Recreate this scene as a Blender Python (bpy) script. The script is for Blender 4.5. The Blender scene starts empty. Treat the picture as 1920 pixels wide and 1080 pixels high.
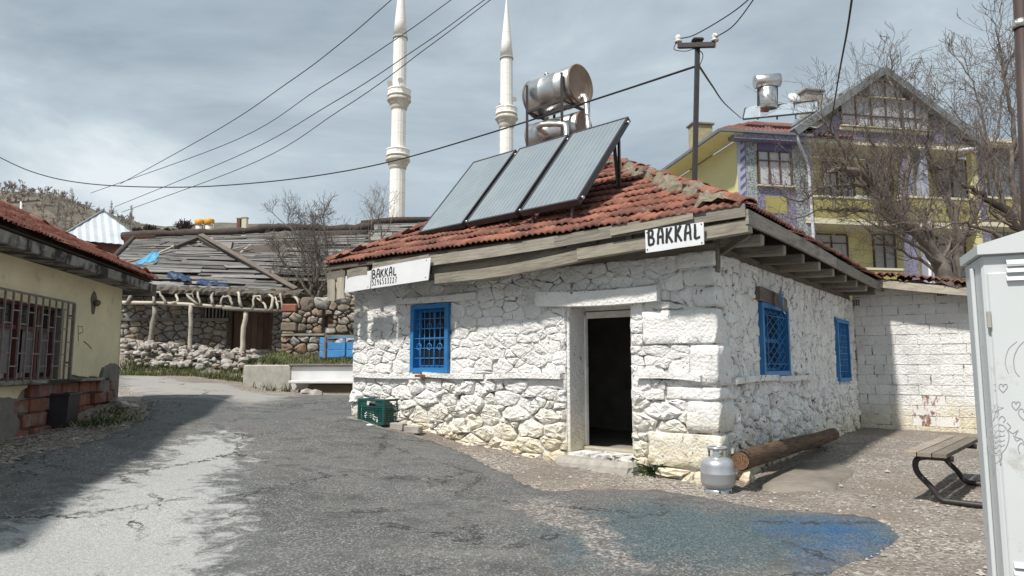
import bpy, math, random
import numpy as np
from mathutils import Vector, Matrix
R=math.radians; PI=math.pi
rnd=random.Random(7)
SC=bpy.context.scene; COL=SC.collection
# ------------------------------------------------------------------ camera
CAMZ=1.55; FPX=1300.0; PITCH=math.atan(145/1300.0)
cam_d=bpy.data.cameras.new('camera'); cam=bpy.data.objects.new('camera',cam_d); COL.objects.link(cam)
cam.location=(0,0,CAMZ); cam.rotation_euler=(PI/2+PITCH,0,0)
cam_d.sensor_width=36; cam_d.lens=36*FPX/1920; cam_d.clip_start=.05; cam_d.clip_end=3000
SC.camera=cam
# ------------------------------------------------------------------ world + sun
SUN_EL=R(55); SUN_D=Vector((.655,.755,0)).normalized()          # direction the light travels, on plan
w=bpy.data.worlds.new('World'); SC.world=w; w.use_nodes=True
nt=w.node_tree; nt.nodes.clear()
def wn(t,**k):
    n=nt.nodes.new(t)
    for a,b in k.items(): setattr(n,a,b)
    return n
out=wn('ShaderNodeOutputWorld'); bg=wn('ShaderNodeBackground'); bg.inputs[1].default_value=.118
sky=wn('ShaderNodeTexSky',sky_type='NISHITA'); sky.sun_disc=False; sky.sun_elevation=SUN_EL
sky.sun_rotation=math.atan2(-SUN_D.x,-SUN_D.y)
tc=wn('ShaderNodeTexCoord'); mp=wn('ShaderNodeMapping'); mp.inputs['Scale'].default_value=(1,1,2.6)
mp.inputs['Location'].default_value=(.3,.1,.2)
n1=wn('ShaderNodeTexNoise'); n1.inputs['Scale'].default_value=1.7; n1.inputs['Detail'].default_value=9; n1.inputs['Roughness'].default_value=.56; n1.inputs['Distortion'].default_value=.4
cr=wn('ShaderNodeValToRGB')
e=cr.color_ramp.elements; e[0].position=.37; e[0].color=(2.6,3.2,3.75,1); e[1].position=.66; e[1].color=(6.0,6.55,6.85,1)
x=e.new(.52); x.color=(3.8,4.5,5.0,1)
n2=wn('ShaderNodeTexNoise'); n2.inputs['Scale'].default_value=3.2; n2.inputs['Detail'].default_value=5
mr=wn('ShaderNodeMapRange'); mr.inputs[1].default_value=.35; mr.inputs[2].default_value=.5; mr.inputs[3].default_value=.95; mr.inputs[4].default_value=1
mx=wn('ShaderNodeMix',data_type='RGBA')
L=nt.links.new
L(tc.outputs['Generated'],mp.inputs[0]); L(mp.outputs[0],n1.inputs[0]); L(mp.outputs[0],n2.inputs[0])
L(n1.outputs[0],cr.inputs[0]); L(n2.outputs[0],mr.inputs[0]); L(mr.outputs[0],mx.inputs[0])
L(sky.outputs[0],mx.inputs[6]); L(cr.outputs[0],mx.inputs[7]); L(mx.outputs[2],bg.inputs[0]); L(bg.outputs[0],out.inputs[0])
sd=bpy.data.lights.new('sun','SUN'); sd.energy=4.5; sd.angle=R(3); sd.color=(1,.95,.88)
so=bpy.data.objects.new('sun',sd); COL.objects.link(so); so.location=(-20,-20,30)
so.rotation_euler=Vector((SUN_D.x*math.cos(SUN_EL),SUN_D.y*math.cos(SUN_EL),-math.sin(SUN_EL))).to_track_quat('-Z','Y').to_euler()
vs=SC.view_settings; vs.view_transform='Standard'; vs.look='None'; vs.gamma=1; vs.exposure=.17; vs.use_curve_mapping=False
# ------------------------------------------------------------------ picture <-> place
cP,sP=math.cos(PITCH),math.sin(PITCH)
def ray(u,v):
    a=(u-960)/FPX; b=(540-v)/FPX
    return Vector((a,cP-b*sP,sP+b*cP))
def at(u,v,Y):
    d=ray(u,v); t=Y/d.y
    return Vector((d.x*t,Y,CAMZ+d.z*t))
class Frame:
    def __init__(s,ox,oy,ang):
        s.o=Vector((ox,oy,0)); s.a=ang; s.X=Vector((math.cos(ang),math.sin(ang),0)); s.Y=Vector((-math.sin(ang),math.cos(ang),0))
    def w(s,x,y,z=0): return s.o+s.X*x+s.Y*y+Vector((0,0,z))
    def loc(s,p):
        d=Vector((p.x,p.y,0))-s.o; return Vector((d.dot(s.X),d.dot(s.Y),p.z))
    def py(s,u,v,y=0):
        d=ray(u,v); o=Vector((0,0,CAMZ)); t=((s.o+s.Y*y-o).dot(s.Y))/d.dot(s.Y)
        q=s.loc(o+d*t); return q.x,q.z
    def pxx(s,u,v,x=0):
        d=ray(u,v); o=Vector((0,0,CAMZ)); t=((s.o+s.X*x-o).dot(s.X))/d.dot(s.X)
        q=s.loc(o+d*t); return q.y,q.z
def sstep(a,b,x):
    t=min(1,max(0,(x-a)/(b-a))); return t*t*(3-2*t)
GA=[(0,0,0),(0,4,.02),(-3,5,.05),(4,4.5,.03),(2.45,7.9,.09),(5,8,.1),(7.2,14.5,.22),(9.3,13,.2),(3.6,9.6,.14),(.7,9.6,.22),(1.3,9.0,.16),(-.55,10.6,.32),
 (-1.7,11.4,.52),(-2.6,12.2,.68),(-7.46,13.2,.87),(-6.6,9.02,.58),(-6.5,5,.25),(-9,4,.3),(-12,9,.6),(-4.5,11.5,.64),(-3.2,8.2,.3),(-1,7,.12),(-5.2,17,.9),(-4,16,.86),(-7.5,17,1.1),(-9.6,19,1.26),
 (-11,22,1.5),(-6,21.3,1.28),(0,21,1.2),(-3,20,1.22),(0,30,3),(-12,34,4),(-25,20,2.2),(-20,12,1),(5,22,1),(11,18,.8),(11,26,2.2),(16,31,3.2),(25,31,3.2),(12,8,.1),(15,0,0),(0,-10,-.1),(-15,-5,.1),(0,45,4),(30,50,5),(-30,50,6),(0,80,6),(60,60,6),(-60,60,6)]
GAn=np.array(GA)
def base_z(x,y):
    d=(GAn[:,0]-x)**2+(GAn[:,1]-y)**2; wt=1/(d+.35)**1.7
    return float((wt*GAn[:,2]).sum()/wt.sum())
def ground_z(x,y):
    z=base_z(x,y)
    k=sstep(-7.2,-6.4,x)
    e0=19.3*(1-k)+17.35*k; wd=1.9*(1-k)+.25*k
    z+=.62*sstep(e0,e0+wd,y)*(1-.6*sstep(24,32,y))*(1-sstep(2,5,x))
    return z
def gpt(u,v):
    d=ray(u,v); t=3.0; o=Vector((0,0,CAMZ)); pt=t
    while t<80:
        p=o+d*t
        if p.z<ground_z(p.x,p.y):
            lo,hi=pt,t
            for _ in range(14):
                m=(lo+hi)/2; p=o+d*m
                if p.z<ground_z(p.x,p.y): hi=m
                else: lo=m
            return o+d*hi
        pt=t; t+=.15
    return o+d*20
# ------------------------------------------------------------------ mesh builder
class MB:
    def __init__(s): s.v=[]; s.f=[]; s.s=[]
    def add(s,vs,fs,smooth=False):
        n=len(s.v); s.v.extend([tuple(p) for p in vs]); s.f.extend([[i+n for i in f] for f in fs]); s.s.extend([smooth]*len(fs))
    def convex(s,vs,fs,smooth=False):
        vs=[Vector(p) for p in vs]; c=sum(vs,Vector())/len(vs); o=[]
        for f in fs:
            a,b,d=vs[f[0]],vs[f[1]],vs[f[2]]; n=(b-a).cross(d-a)
            m=sum((vs[i] for i in f),Vector())/len(f)
            o.append(f if n.dot(m-c)>=0 else f[::-1])
        s.add(vs,o,smooth)
    def box(s,c,d,b=0,M=None,smooth=False):
        hx,hy,hz=d[0]/2,d[1]/2,d[2]/2; c=Vector(c)
        if b<=0:
            vs=[Vector((x*hx,y*hy,z*hz)) for x in(-1,1) for y in(-1,1) for z in(-1,1)]
            fs=[[0,1,3,2],[4,6,7,5],[0,4,5,1],[2,3,7,6],[0,2,6,4],[1,5,7,3]]
        else:
            b=min(b,hx*.9,hy*.9,hz*.9); h=(hx,hy,hz); vs=[]; ix={}
            for sx in(-1,1):
                for sy in(-1,1):
                    for sz in(-1,1):
                        sg=(sx,sy,sz)
                        for a in range(3):
                            ix[(sg,a)]=len(vs); vs.append(Vector([sg[k]*(h[k] if k==a else h[k]-b) for k in range(3)]))
            fs=[]
            for a in range(3):
                o1,o2=[k for k in range(3) if k!=a]
                for q in(-1,1):
                    f=[]
                    for (i,j) in((-1,-1),(1,-1),(1,1),(-1,1)):
                        t=[0,0,0]; t[a]=q; t[o1]=i; t[o2]=j; f.append(ix[(tuple(t),a)])
                    fs.append(f)
                for i in(-1,1):
                    for j in(-1,1):
                        t1=[0,0,0]; t1[o1]=i; t1[o2]=j; t1[a]=-1; t2=list(t1); t2[a]=1
                        fs.append([ix[(tuple(t1),o1)],ix[(tuple(t1),o2)],ix[(tuple(t2),o2)],ix[(tuple(t2),o1)]])
            for sg in set(k[0] for k in ix): fs.append([ix[(sg,0)],ix[(sg,1)],ix[(sg,2)]])
        if M is not None: vs=[M@p for p in vs]
        s.convex([p+c for p in vs],fs,smooth)
    def bar(s,p0,p1,w,t,up=(0,0,1),b=0):
        p0,p1=Vector(p0),Vector(p1); X=(p1-p0); l=X.length; X.normalize(); U=Vector(up)
        if abs(X.dot(U))>.98: U=Vector((1,0,0)) if abs(X.x)<.9 else Vector((0,1,0))
        Yv=U.cross(X).normalized(); Z=X.cross(Yv)
        M=Matrix((X,Yv,Z)).transposed(); s.box((p0+p1)/2,(l,w,t),b,M)
    def tube(s,pts,rad,n=8,cap=True,smooth=True,flat=None):
        pts=[Vector(p) for p in pts]; k=len(pts)
        if not hasattr(rad,'__len__'): rad=[rad]*k
        T=[]
        for i in range(k):
            t=pts[min(i+1,k-1)]-pts[max(i-1,0)]
            T.append(t.normalized() if t.length>1e-9 else Vector((0,0,1)))
        up=Vector((0,0,1)) if abs(T[0].z)<.9 else Vector((1,0,0))
        N=T[0].cross(up).normalized(); vs=[]; fs=[]
        for i in range(k):
            N=(N-T[i]*N.dot(T[i]));
            N=N.normalized() if N.length>1e-6 else T[i].orthogonal().normalized()
            B=T[i].cross(N)
            for j in range(n):
                a=2*PI*j/n; vs.append(pts[i]+(N*math.cos(a)+B*math.sin(a))*rad[i])
        if flat is not None:
            ax,y0,f=flat
            for p in vs: p[ax]=y0+(p[ax]-y0)*f
        for i in range(k-1):
            for j in range(n):
                a=i*n+j; b=i*n+(j+1)%n; fs.append([a,b,b+n,a+n])
        s.add(vs,fs,smooth)
        if cap:
            m=len(s.v)-len(vs)
            s.f.append([m+j for j in range(n)][::-1]); s.s.append(False)
            s.f.append([m+(k-1)*n+j for j in range(n)]); s.s.append(False)
    def lathe(s,prof,n=24,o=(0,0,0),M=None,smooth=True,cap=True):
        vs=[]; fs=[]; o=Vector(o)
        for r,z in prof:
            for j in range(n):
                a=2*PI*j/n; p=Vector((r*math.cos(a),r*math.sin(a),z)); vs.append((M@p if M is not None else p)+o)
        k=len(prof)
        for i in range(k-1):
            for j in range(n):
                a=i*n+j; b=i*n+(j+1)%n; fs.append([a,b,b+n,a+n])
        m=len(s.v); s.add(vs,fs,smooth)
        if cap:
            s.f.append([m+j for j in range(n)][::-1]); s.s.append(False)
            s.f.append([m+(k-1)*n+j for j in range(n)]); s.s.append(False)
    def slab(s,poly,y0,y1):
        """2-D outline (x,z), front at y0, back at y1"""
        A=sum(poly[i][0]*poly[(i+1)%len(poly)][1]-poly[(i+1)%len(poly)][0]*poly[i][1] for i in range(len(poly)))
        if A<0: poly=poly[::-1]
        n=len(poly); vs=[(x,y0,z) for x,z in poly]+[(x,y1,z) for x,z in poly]
        fs=[list(range(n)),list(range(2*n-1,n-1,-1))]
        for i in range(n):
            j=(i+1)%n; fs.append([i,i+n,j+n,j])
        s.add(vs,fs)
    def mesh(s,name,mat):
        me=bpy.data.meshes.new(name); me.from_pydata(s.v,[],s.f)
        me.polygons.foreach_set('use_smooth',s.s)
        if mat: me.materials.append(mat)
        me.update(); return me
    def build(s,name,mat,parent=None,kind=None,label=None):
        o=bpy.data.objects.new(name,s.mesh(name,mat)); COL.objects.link(o)
        if parent: o.parent=parent
        if kind: o['kind']=kind
        if label: o['label']=label
        return o
def thing(name,label,cat,loc=(0,0,0),rz=0,group=None):
    o=bpy.data.objects.new(name,None); COL.objects.link(o); o.location=loc; o.rotation_euler=(0,0,rz); o.empty_display_size=.3
    o['label']=label; o['category']=cat
    if group: o['group']=group
    return o
def tag(o,label,cat,group=None):
    o['label']=label; o['category']=cat
    if group: o['group']=group
    return o
def inst(me,name,parent,M):
    o=bpy.data.objects.new(name,me); COL.objects.link(o); o.parent=parent; o.matrix_basis=M; return o
def frameM(p,X,up):
    X=Vector(X).normalized(); U=Vector(up); Yv=U.cross(X).normalized(); Z=X.cross(Yv)
    M=Matrix((X,Yv,Z)).transposed().to_4x4(); M.translation=p; return M
def plank_mesh(l,w,t,j=.1,segs=4,name='plank',mat=None):
    mb=MB(); vs=[]; 
    by=rnd.uniform(-1,1)*w*j; bz=rnd.uniform(-1,1)*t*j*2
    for i in range(segs+1):
        f=i/segs; x=l*f; q=math.sin(f*PI); ww=w*(1+rnd.uniform(-j,j)*.8)/2; oy=by*q+rnd.uniform(-j,j)*w*.15; oz=bz*q
        sk=rnd.uniform(-j,j)*w*.8 if i in(0,segs) else 0
        vs+=[(x+sk,oy-ww,oz-t/2),(x-sk,oy+ww,oz-t/2),(x-sk,oy+ww,oz+t/2),(x+sk,oy-ww,oz+t/2)]
    fs=[[3,2,1,0],[4*segs+k for k in range(4)]]
    for i in range(segs):
        for k in range(4):
            a=4*i+k; b=4*i+(k+1)%4; fs.append([a,b,b+4,a+4])
    mb.add(vs,fs); return mb.mesh(name,mat)
def plank(name,p0,p1,w,t,up,mat,parent,j=.1,label=None,segs=4):
    p0,p1=Vector(p0),Vector(p1)
    o=inst(plank_mesh((p1-p0).length,w,t,j,segs,name,mat),name,parent,frameM(p0,p1-p0,up))
    if label: o['label']=label
    return o
# ------------------------------------------------------------------ materials
class NT:
    def __init__(s,name):
        s.m=bpy.data.materials.new(name); s.m.use_nodes=True; s.t=s.m.node_tree; s.b=s.t.nodes['Principled BSDF']
        s.geo=s.n('ShaderNodeNewGeometry'); s.pos=s.geo.outputs['Position']
    def n(s,t,**k):
        q=s.t.nodes.new(t)
        for a,b in k.items(): setattr(q,a,b)
        return q
    def l(s,a,b): s.t.links.new(a,b)
    def put(s,inp,v):
        if hasattr(v,'is_linked') or isinstance(v,bpy.types.NodeSocket): s.l(v,inp)
        elif isinstance(v,(tuple,list)) and len(v)==3 and inp.type=='RGBA': inp.default_value=(*v,1)
        else: inp.default_value=v
    def noise(s,sc,det=4,ro=.55,vec=None,dist=0):
        q=s.n('ShaderNodeTexNoise'); q.inputs['Scale'].default_value=sc; q.inputs['Detail'].default_value=det; q.inputs['Roughness'].default_value=ro; q.inputs['Distortion'].default_value=dist
        s.l(vec if vec is not None else s.pos,q.inputs['Vector']); return q.outputs[0]
    def voro(s,sc,vec=None,feat='F1',out='Distance'):
        q=s.n('ShaderNodeTexVoronoi',feature=feat); q.inputs['Scale'].default_value=sc
        s.l(vec if vec is not None else s.pos,q.inputs['Vector']); return q.outputs[out]
    def map(s,vec,sc=(1,1,1),rot=(0,0,0)):
        q=s.n('ShaderNodeMapping'); q.inputs['Scale'].default_value=sc; q.inputs['Rotation'].default_value=rot; s.l(vec,q.inputs[0]); return q.outputs[0]
    def obj(s): return s.n('ShaderNodeTexCoord').outputs['Object']
    def rand(s):
        a=s.n('ShaderNodeObjectInfo').outputs['Random']; return s.math('FRACT',s.math('ADD',a,s.geo.outputs['Random Per Island']))
    def math(s,op,a,b=0.0,c=None,clamp=False):
        q=s.n('ShaderNodeMath',operation=op,use_clamp=clamp); s.put(q.inputs[0],a); s.put(q.inputs[1],b)
        if c is not None: s.put(q.inputs[2],c)
        return q.outputs[0]
    def rng(s,v,a,b,c=0.0,d=1.0):
        q=s.n('ShaderNodeMapRange'); s.put(q.inputs[0],v)
        for i,k in enumerate((a,b,c,d)): q.inputs[i+1].default_value=k
        return q.outputs[0]
    def ramp(s,f,st):
        q=s.n('ShaderNodeValToRGB'); s.l(f,q.inputs[0]); e=q.color_ramp.elements
        while len(e)<len(st): e.new(.5)
        for i,(p,c) in enumerate(st): e[i].position=p; e[i].color=(*c,1)
        return q.outputs[0]
    def mix(s,f,a,b,mode='MIX'):
        q=s.n('ShaderNodeMix',data_type='RGBA',blend_type=mode); s.put(q.inputs[0],f); s.put(q.inputs[6],a); s.put(q.inputs[7],b); return q.outputs[2]
    def sep(s,v=None):
        q=s.n('ShaderNodeSeparateXYZ'); s.l(v if v is not None else s.pos,q.inputs[0]); return q.outputs
    def attr(s,name):
        q=s.n('ShaderNodeAttribute'); q.attribute_name=name; return q.outputs['Fac']
    def bump(s,h,st=.3,d=.01,prev=None):
        q=s.n('ShaderNodeBump'); q.inputs['Strength'].default_value=st; q.inputs['Distance'].default_value=d; s.put(q.inputs['Height'],h)
        if prev is not None: s.l(prev,q.inputs['Normal'])
        return q.outputs[0]
    def done(s,col,rough=.85,nrm=None,metal=0.0,**k):
        s.put(s.b.inputs['Base Color'],col); s.put(s.b.inputs['Roughness'],rough); s.put(s.b.inputs['Metallic'],metal)
        if nrm is not None: s.l(nrm,s.b.inputs['Normal'])
        for a,b in k.items(): s.put(s.b.inputs[a],b)
        return s.m
def simple(name,c1,c2=None,sc=6,rough=.8,bs=40,bst=.25,bd=.01,metal=0,var=.12,dirt=None,dsc=3,dlo=.55,dhi=.75):
    t=NT(name); c2=c2 or tuple(x*.75 for x in c1)
    c=t.mix(t.rng(t.noise(sc,6,.6),.3,.7),c1,c2)
    if var:
        r=t.rng(t.rand(),0,1,1-var,1+var); c=t.mix(1.0,c,r,'MULTIPLY')
    if dirt: c=t.mix(t.rng(t.noise(dsc,7,.65),dlo,dhi),c,dirt)
    return t.done(c,rough,t.bump(t.noise(bs,5,.6),bst,bd),metal)
def wood(name,c1,c2,dark=(.06,.05,.045),rough=.85,gs=1.0,cr=.6,v=(.65,1.3)):
    v_=v; t=NT(name); o=t.obj()
    ri=t.n('ShaderNodeObjectInfo').outputs['Random']
    off=t.n('ShaderNodeVectorMath',operation='ADD'); t.l(o,off.inputs[0]); cb=t.n('ShaderNodeCombineXYZ'); t.l(t.math('MULTIPLY',ri,37.0),cb.inputs[0]); t.l(t.math('MULTIPLY',ri,11.0),cb.inputs[2]); t.l(cb.outputs[0],off.inputs[1])
    v=off.outputs[0]
    g=t.noise(4*gs,6,.6,t.map(v,(.7,12,12)),.4)
    c=t.mix(t.rng(g,.3,.7),c1,c2)
    c=t.mix(t.rng(t.noise(9*gs,4,.6,t.map(v,(.35,9,9))),cr,cr+.1),c,dark)
    c=t.mix(t.rng(t.noise(3.2,6,.65,t.map(v,(.5,1.5,1.5))),.5,.7,0,.62),c,dark)
    c=t.mix(1.0,c,t.rng(ri,0,1,*v_),'MULTIPLY')
    return t.done(c,rough,t.bump(g,.5,.008))
def stone_mat(name,cols,rough=.9,bsc=22,bd=.015):
    t=NT(name); n=len(cols)
    c=t.ramp(t.rand(),[((i+.5)/n,k) for i,k in enumerate(cols)])
    c=t.mix(t.rng(t.noise(7,6,.65),.35,.75),c,tuple(x*.55 for x in cols[0]))
    c=t.mix(t.rng(t.noise(17,5,.6),.6,.75,0,.6),c,(.42,.40,.36))
    return t.done(c,rough,t.bump(t.noise(bsc,6,.65),.5,bd))
M={}
def whitewash(name,zlo,zhi,spk=.64,stain=True,gray=(.62,.61,.59)):
    t=NT(name)
    c=t.mix(t.rng(t.noise(2.2,6,.6),.45,.8),(.83,.825,.81),gray)
    c=t.mix(1.0,c,t.rng(t.rand(),0,1,.93,1.05),'MULTIPLY')
    if stain:
        z=t.math('ADD',t.sep()[2],t.math('MULTIPLY',t.math('SUBTRACT',t.noise(2.6,5,.6),.5),1.1))
        k=t.rng(z,zhi,zlo,0,1)
        c=t.mix(t.math('MULTIPLY',k,.9),c,t.mix(t.rng(t.noise(9,5,.6),.4,.7),(.74,.68,.52),(.56,.46,.28)))
    v=t.map(t.pos,(1,1,.75))
    sp=t.rng(t.noise(15,4,.55,v,.8),spk,spk+.05); c=t.mix(sp,c,(.16,.145,.125))
    g=t.rng(t.noise(40,4,.6),.55,.75,0,.35); c=t.mix(g,c,(.5,.48,.44))
    h=t.math('ADD',t.math('ADD',t.noise(13,8,.7,None,.6),t.math('MULTIPLY',t.voro(24),-.5)),t.math('MULTIPLY',t.noise(70,5,.7),.4))
    nb=t.bump(h,.7,.035); nb=t.bump(t.math('SUBTRACT',1.0,sp),.6,.012,nb)
    return t.done(c,.9,nb)
M['white']=whitewash('whitewashed_stone',.3,1.1,.66)
M['white_r']=whitewash('whitewashed_stone_side_wall',.1,.75,.61)  # right-hand wall: more pits, cream stain kept lower
def ww_mortar():
    t=NT('whitewashed_mortar')
    c=t.mix(t.rng(t.noise(5,6,.6),.49,.64),(.75,.74,.72),(.11,.095,.08))
    return t.done(c,.95,t.bump(t.noise(20,6,.65),.8,.04))
M['mortar']=ww_mortar()
def chipped():
    t=NT('chipped_white_brick'); c=t.mix(t.rng(t.noise(9,6,.65,t.map(t.pos,(1,1,.5))),.52,.60),(.74,.72,.69),(.25,.12,.085)); return t.done(c,.9,t.bump(t.noise(20,5),.5,.015))
M['chip']=chipped()
M['wblock']=whitewash('whitewashed_block',.28,.9,.70)
M['darkmortar']=simple('dark_mortar',(.16,.14,.12),(.07,.06,.05),8,.95)
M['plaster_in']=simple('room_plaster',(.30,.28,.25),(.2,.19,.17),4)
M['wood_grey']=wood('weathered_grey_wood',(.31,.285,.24),(.17,.155,.13))
M['wood_pale']=wood('pale_weathered_wood',(.43,.39,.31),(.25,.225,.18),cr=.62)
M['wood_dark']=wood('dark_eave_wood',(.16,.13,.105),(.08,.065,.055))
M['wood_barn']=wood('silver_grey_plank',(.215,.205,.195),(.12,.115,.11),(.035,.03,.028),v=(.4,1.55))
M['wood_door']=wood('brown_door_wood',(.13,.07,.048),(.07,.04,.03),(.03,.02,.015))
M['wood_log']=wood('brown_log_bark',(.19,.105,.05),(.085,.048,.024),(.022,.014,.01),gs=1.0,cr=.50)
M['wood_bench']=wood('bench_plank_wood',(.30,.255,.205),(.20,.17,.14),(.12,.10,.08),cr=.66)
M['wood_stick']=wood('peeled_branch_wood',(.48,.44,.37),(.32,.285,.23),(.16,.13,.10),cr=.66)
M['wood_white']=simple('white_painted_wood',(.74,.73,.70),(.55,.54,.50),5,.7,dirt=(.25,.22,.18),dsc=8,dlo=.62,dhi=.75)
M['blue']=simple('blue_painted_wood',(.03,.20,.46),(.02,.14,.36),5,.55,60,.2,.004,dirt=(.03,.06,.12),dsc=9,dlo=.6,dhi=.8)
M['blue_pale']=simple('faded_blue_paint',(.07,.30,.62),(.05,.22,.5),4,.6,50,.2,.004,dirt=(.20,.17,.15),dsc=10,dlo=.62,dhi=.74)
def tile(name,c1,c2,c3,lich=.62):
    t=NT(name); c=t.ramp(t.rand(),[(.1,c1),(.5,c2),(.92,c3)])
    c=t.mix(t.rng(t.noise(5,6,.65),.4,.75,0,.75),c,tuple(q*.42 for q in c2))
    c=t.mix(t.rng(t.noise(13,5,.6),lich,lich+.12,0,.75),c,(.30,.26,.17))
    return t.done(c,.85,t.bump(t.noise(45,5,.6),.35,.006))
M['tile']=tile('terracotta_tile',(.315,.125,.082),(.23,.084,.058),(.145,.06,.046),.58)
M['tile_y']=tile('clay_tile',(.60,.27,.195),(.52,.215,.15),(.40,.15,.105),.70)
M['tile_far']=simple('far_clay_tile',(.23,.09,.065),(.14,.06,.048),3,.9)
M['rust']=simple('rusty_sheet',(.20,.085,.05),(.10,.05,.04),5,.85)
M['cement']=simple('cement_moss',(.25,.22,.165),(.12,.11,.075),11,.95,30,.7,.03)
M['concrete']=simple('concrete',(.42,.40,.36),(.28,.265,.235),5,.9,35,.4,.01)
M['glass']=NT('dark_glass').done((.02,.024,.028),.12)
def metalm(name,c,r,b=.1): 
    t=NT(name); cc=t.mix(t.rng(t.noise(9,5,.6),.35,.75,0,.5),c,tuple(q*.6 for q in c)); return t.done(cc,t.rng(t.noise(6,4),.3,.7,r,r+.15),t.bump(t.noise(12,3),b,.004),1.0)
M['steel']=metalm('dented_steel',(.62,.61,.60),.28,.35)
M['steel_rust']=simple('rust_stained_end_cap',(.20,.135,.095),(.27,.21,.165),5,.7,metal=.0)
M['foil']=metalm('foil_wrap',(.66,.64,.61),.35,.8)
M['black_metal']=simple('black_steel',(.028,.026,.027),(.045,.035,.03),8,.5)
M['brown_metal']=simple('brown_steel_post',(.055,.032,.028),(.04,.024,.022),5,.5)
M['collector']=simple('collector_frame',(.03,.03,.04),(.05,.045,.05),8,.4)
def panel_glass():
    t=NT('collector_glass_sky_tint'); o=t.obj(); x=t.sep(o)[0]
    k=t.math('FRACT',t.math('MULTIPLY',x,11.5)); st=t.rng(t.math('ABSOLUTE',t.math('SUBTRACT',k,.5)),.36,.44)
    c=t.mix(st,(.17,.21,.235),(.25,.29,.31)); c=t.mix(t.rng(t.noise(3,5),.45,.75,0,.4),c,(.28,.30,.30))  # pale blue-grey put into the glass colour for the reflected sky
    return t.done(c,.22,None,0.0)
M['pglass']=panel_glass()
M['gas']=simple('silver_paint',(.47,.49,.52),(.40,.42,.45),5,.36,40,.05,.002,metal=.55,var=0)
M['crate']=simple('green_plastic',(.012,.085,.075),(.008,.06,.055),6,.45,40,.1,.002,dirt=(.20,.18,.15),dsc=14,dlo=.68,dhi=.78)
M['bin']=simple('dark_plastic',(.022,.02,.026),(.035,.03,.035),4,.5)
M['sign']=simple('white_sign_board',(.74,.755,.77),(.66,.68,.70),2.5,.5,6,.15,.01,var=0,dirt=(.45,.40,.33),dsc=6,dlo=.60,dhi=.80)
M['ink_and_dark']=simple('black_paint_and_hole_dark',(.012,.012,.018),(.02,.02,.025),9,.5,var=0)  # lettering paint; also colours the dark of holes and the byre eave
M['cab']=simple('grey_cabinet_paint',(.60,.63,.64),(.56,.59,.60),2,.45,60,.06,.002,var=0,dirt=(.40,.39,.36),dsc=7,dlo=.60,dhi=.78)
M['pencil']=simple('pencil_line',(.30,.31,.33),(.36,.37,.38),9,.8,var=0)
def minaret_m():
    t=NT('minaret_stone'); z=t.sep()[2]; l=t.rng(t.math('ABSOLUTE',t.math('SUBTRACT',t.math('FRACT',t.math('MULTIPLY',z,.62)),.5)),.47,.495)
    c=t.mix(t.rng(t.noise(.5,6,.65),.35,.7),(.84,.82,.775),(.76,.73,.68)); c=t.mix(t.rng(t.noise(1.2,6,.7,t.map(t.pos,(2,2,.12))),.58,.78,0,.35),c,(.56,.53,.48))
    return t.done(t.mix(t.math('MULTIPLY',l,.55),c,(.42,.40,.37)),.8)
M['minaret']=minaret_m()
M['minaret_d']=simple('minaret_grey_trim',(.30,.29,.27),(.4,.38,.35),1,.8,var=0)
M['wire']=simple('wire_black',(.02,.02,.022),None,5,.6,var=0)
M['porcelain']=NT('white_porcelain').done((.75,.74,.72),.2)
def bark(name,c1,c2):
    t=NT(name); return t.done(t.mix(t.rng(t.noise(6,6,.6),.35,.7),c1,c2),.95,t.bump(t.noise(25,5),.6,.02))
M['bark']=bark('grey_brown_bark',(.20,.17,.145),(.115,.093,.08))
M['bark_d']=bark('dark_brown_bark',(.075,.056,.046),(.045,.034,.03))
M['bark_pale']=bark('pale_twig_bark',(.24,.20,.17),(.15,.125,.11))
M['poplar']=bark('poplar_bark',(.34,.30,.26),(.26,.23,.2))
M['leaf']=simple('weed_leaf',(.05,.10,.025),(.03,.065,.02),9,.6,var=.3)
M['grass']=simple('grass_blade',(.085,.12,.03),(.13,.12,.05),1.5,.8,var=.35)
M['field']=stone_mat('field_stone',[(.27,.25,.225),(.36,.335,.30),(.20,.185,.17),(.42,.40,.365),(.29,.25,.20)])
M['field_d']=stone_mat('field_stone_brown',[(.26,.215,.16),(.33,.28,.21),(.19,.15,.12),(.38,.34,.27),(.30,.20,.13)])
M['field_p']=stone_mat('pale_rubble',[(.42,.395,.355),(.52,.49,.45),(.34,.31,.275),(.56,.54,.51),(.36,.28,.22)])
def stucco():
    t=NT('yellow_plaster'); c=t.mix(t.rng(t.noise(1.1,6,.6),.35,.7),(.74,.655,.44),(.60,.52,.345))
    c=t.mix(t.rng(t.noise(3.5,7,.7),.58,.72,0,.6),c,(.27,.245,.17)); c=t.mix(t.rng(t.noise(22,4,.6),.68,.73,0,.8),c,(.16,.14,.11))
    return t.done(c,.9,t.bump(t.noise(14,6,.6),.35,.015))
M['stucco']=stucco()
M['cem_dark']=simple('grey_render',(.24,.225,.20),(.15,.14,.125),5,.95,25,.5,.02)
M['soffit']=simple('flaking_eave_plaster',(.30,.285,.25),(.16,.15,.135),2.4,.95,20,.5,.02,var=0,dirt=(.028,.024,.02),dsc=2.6,dlo=.46,dhi=.56)
M['brick']=simple('red_hollow_brick',(.27,.095,.06),(.17,.065,.045),7,.9,30,.4,.01,dirt=(.21,.19,.165),dsc=4,dlo=.50,dhi=.66,var=.3)
M['tin']=simple('pale_tin',(.62,.66,.69),(.50,.54,.57),1.2,.45,var=0)
M['tarp']=simple('light_blue_tarp',(.09,.36,.56),(.06,.27,.48),4,.45)
M['tarp_d']=simple('dark_blue_tarp',(.008,.035,.09),(.006,.022,.055),4,.5)
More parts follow.
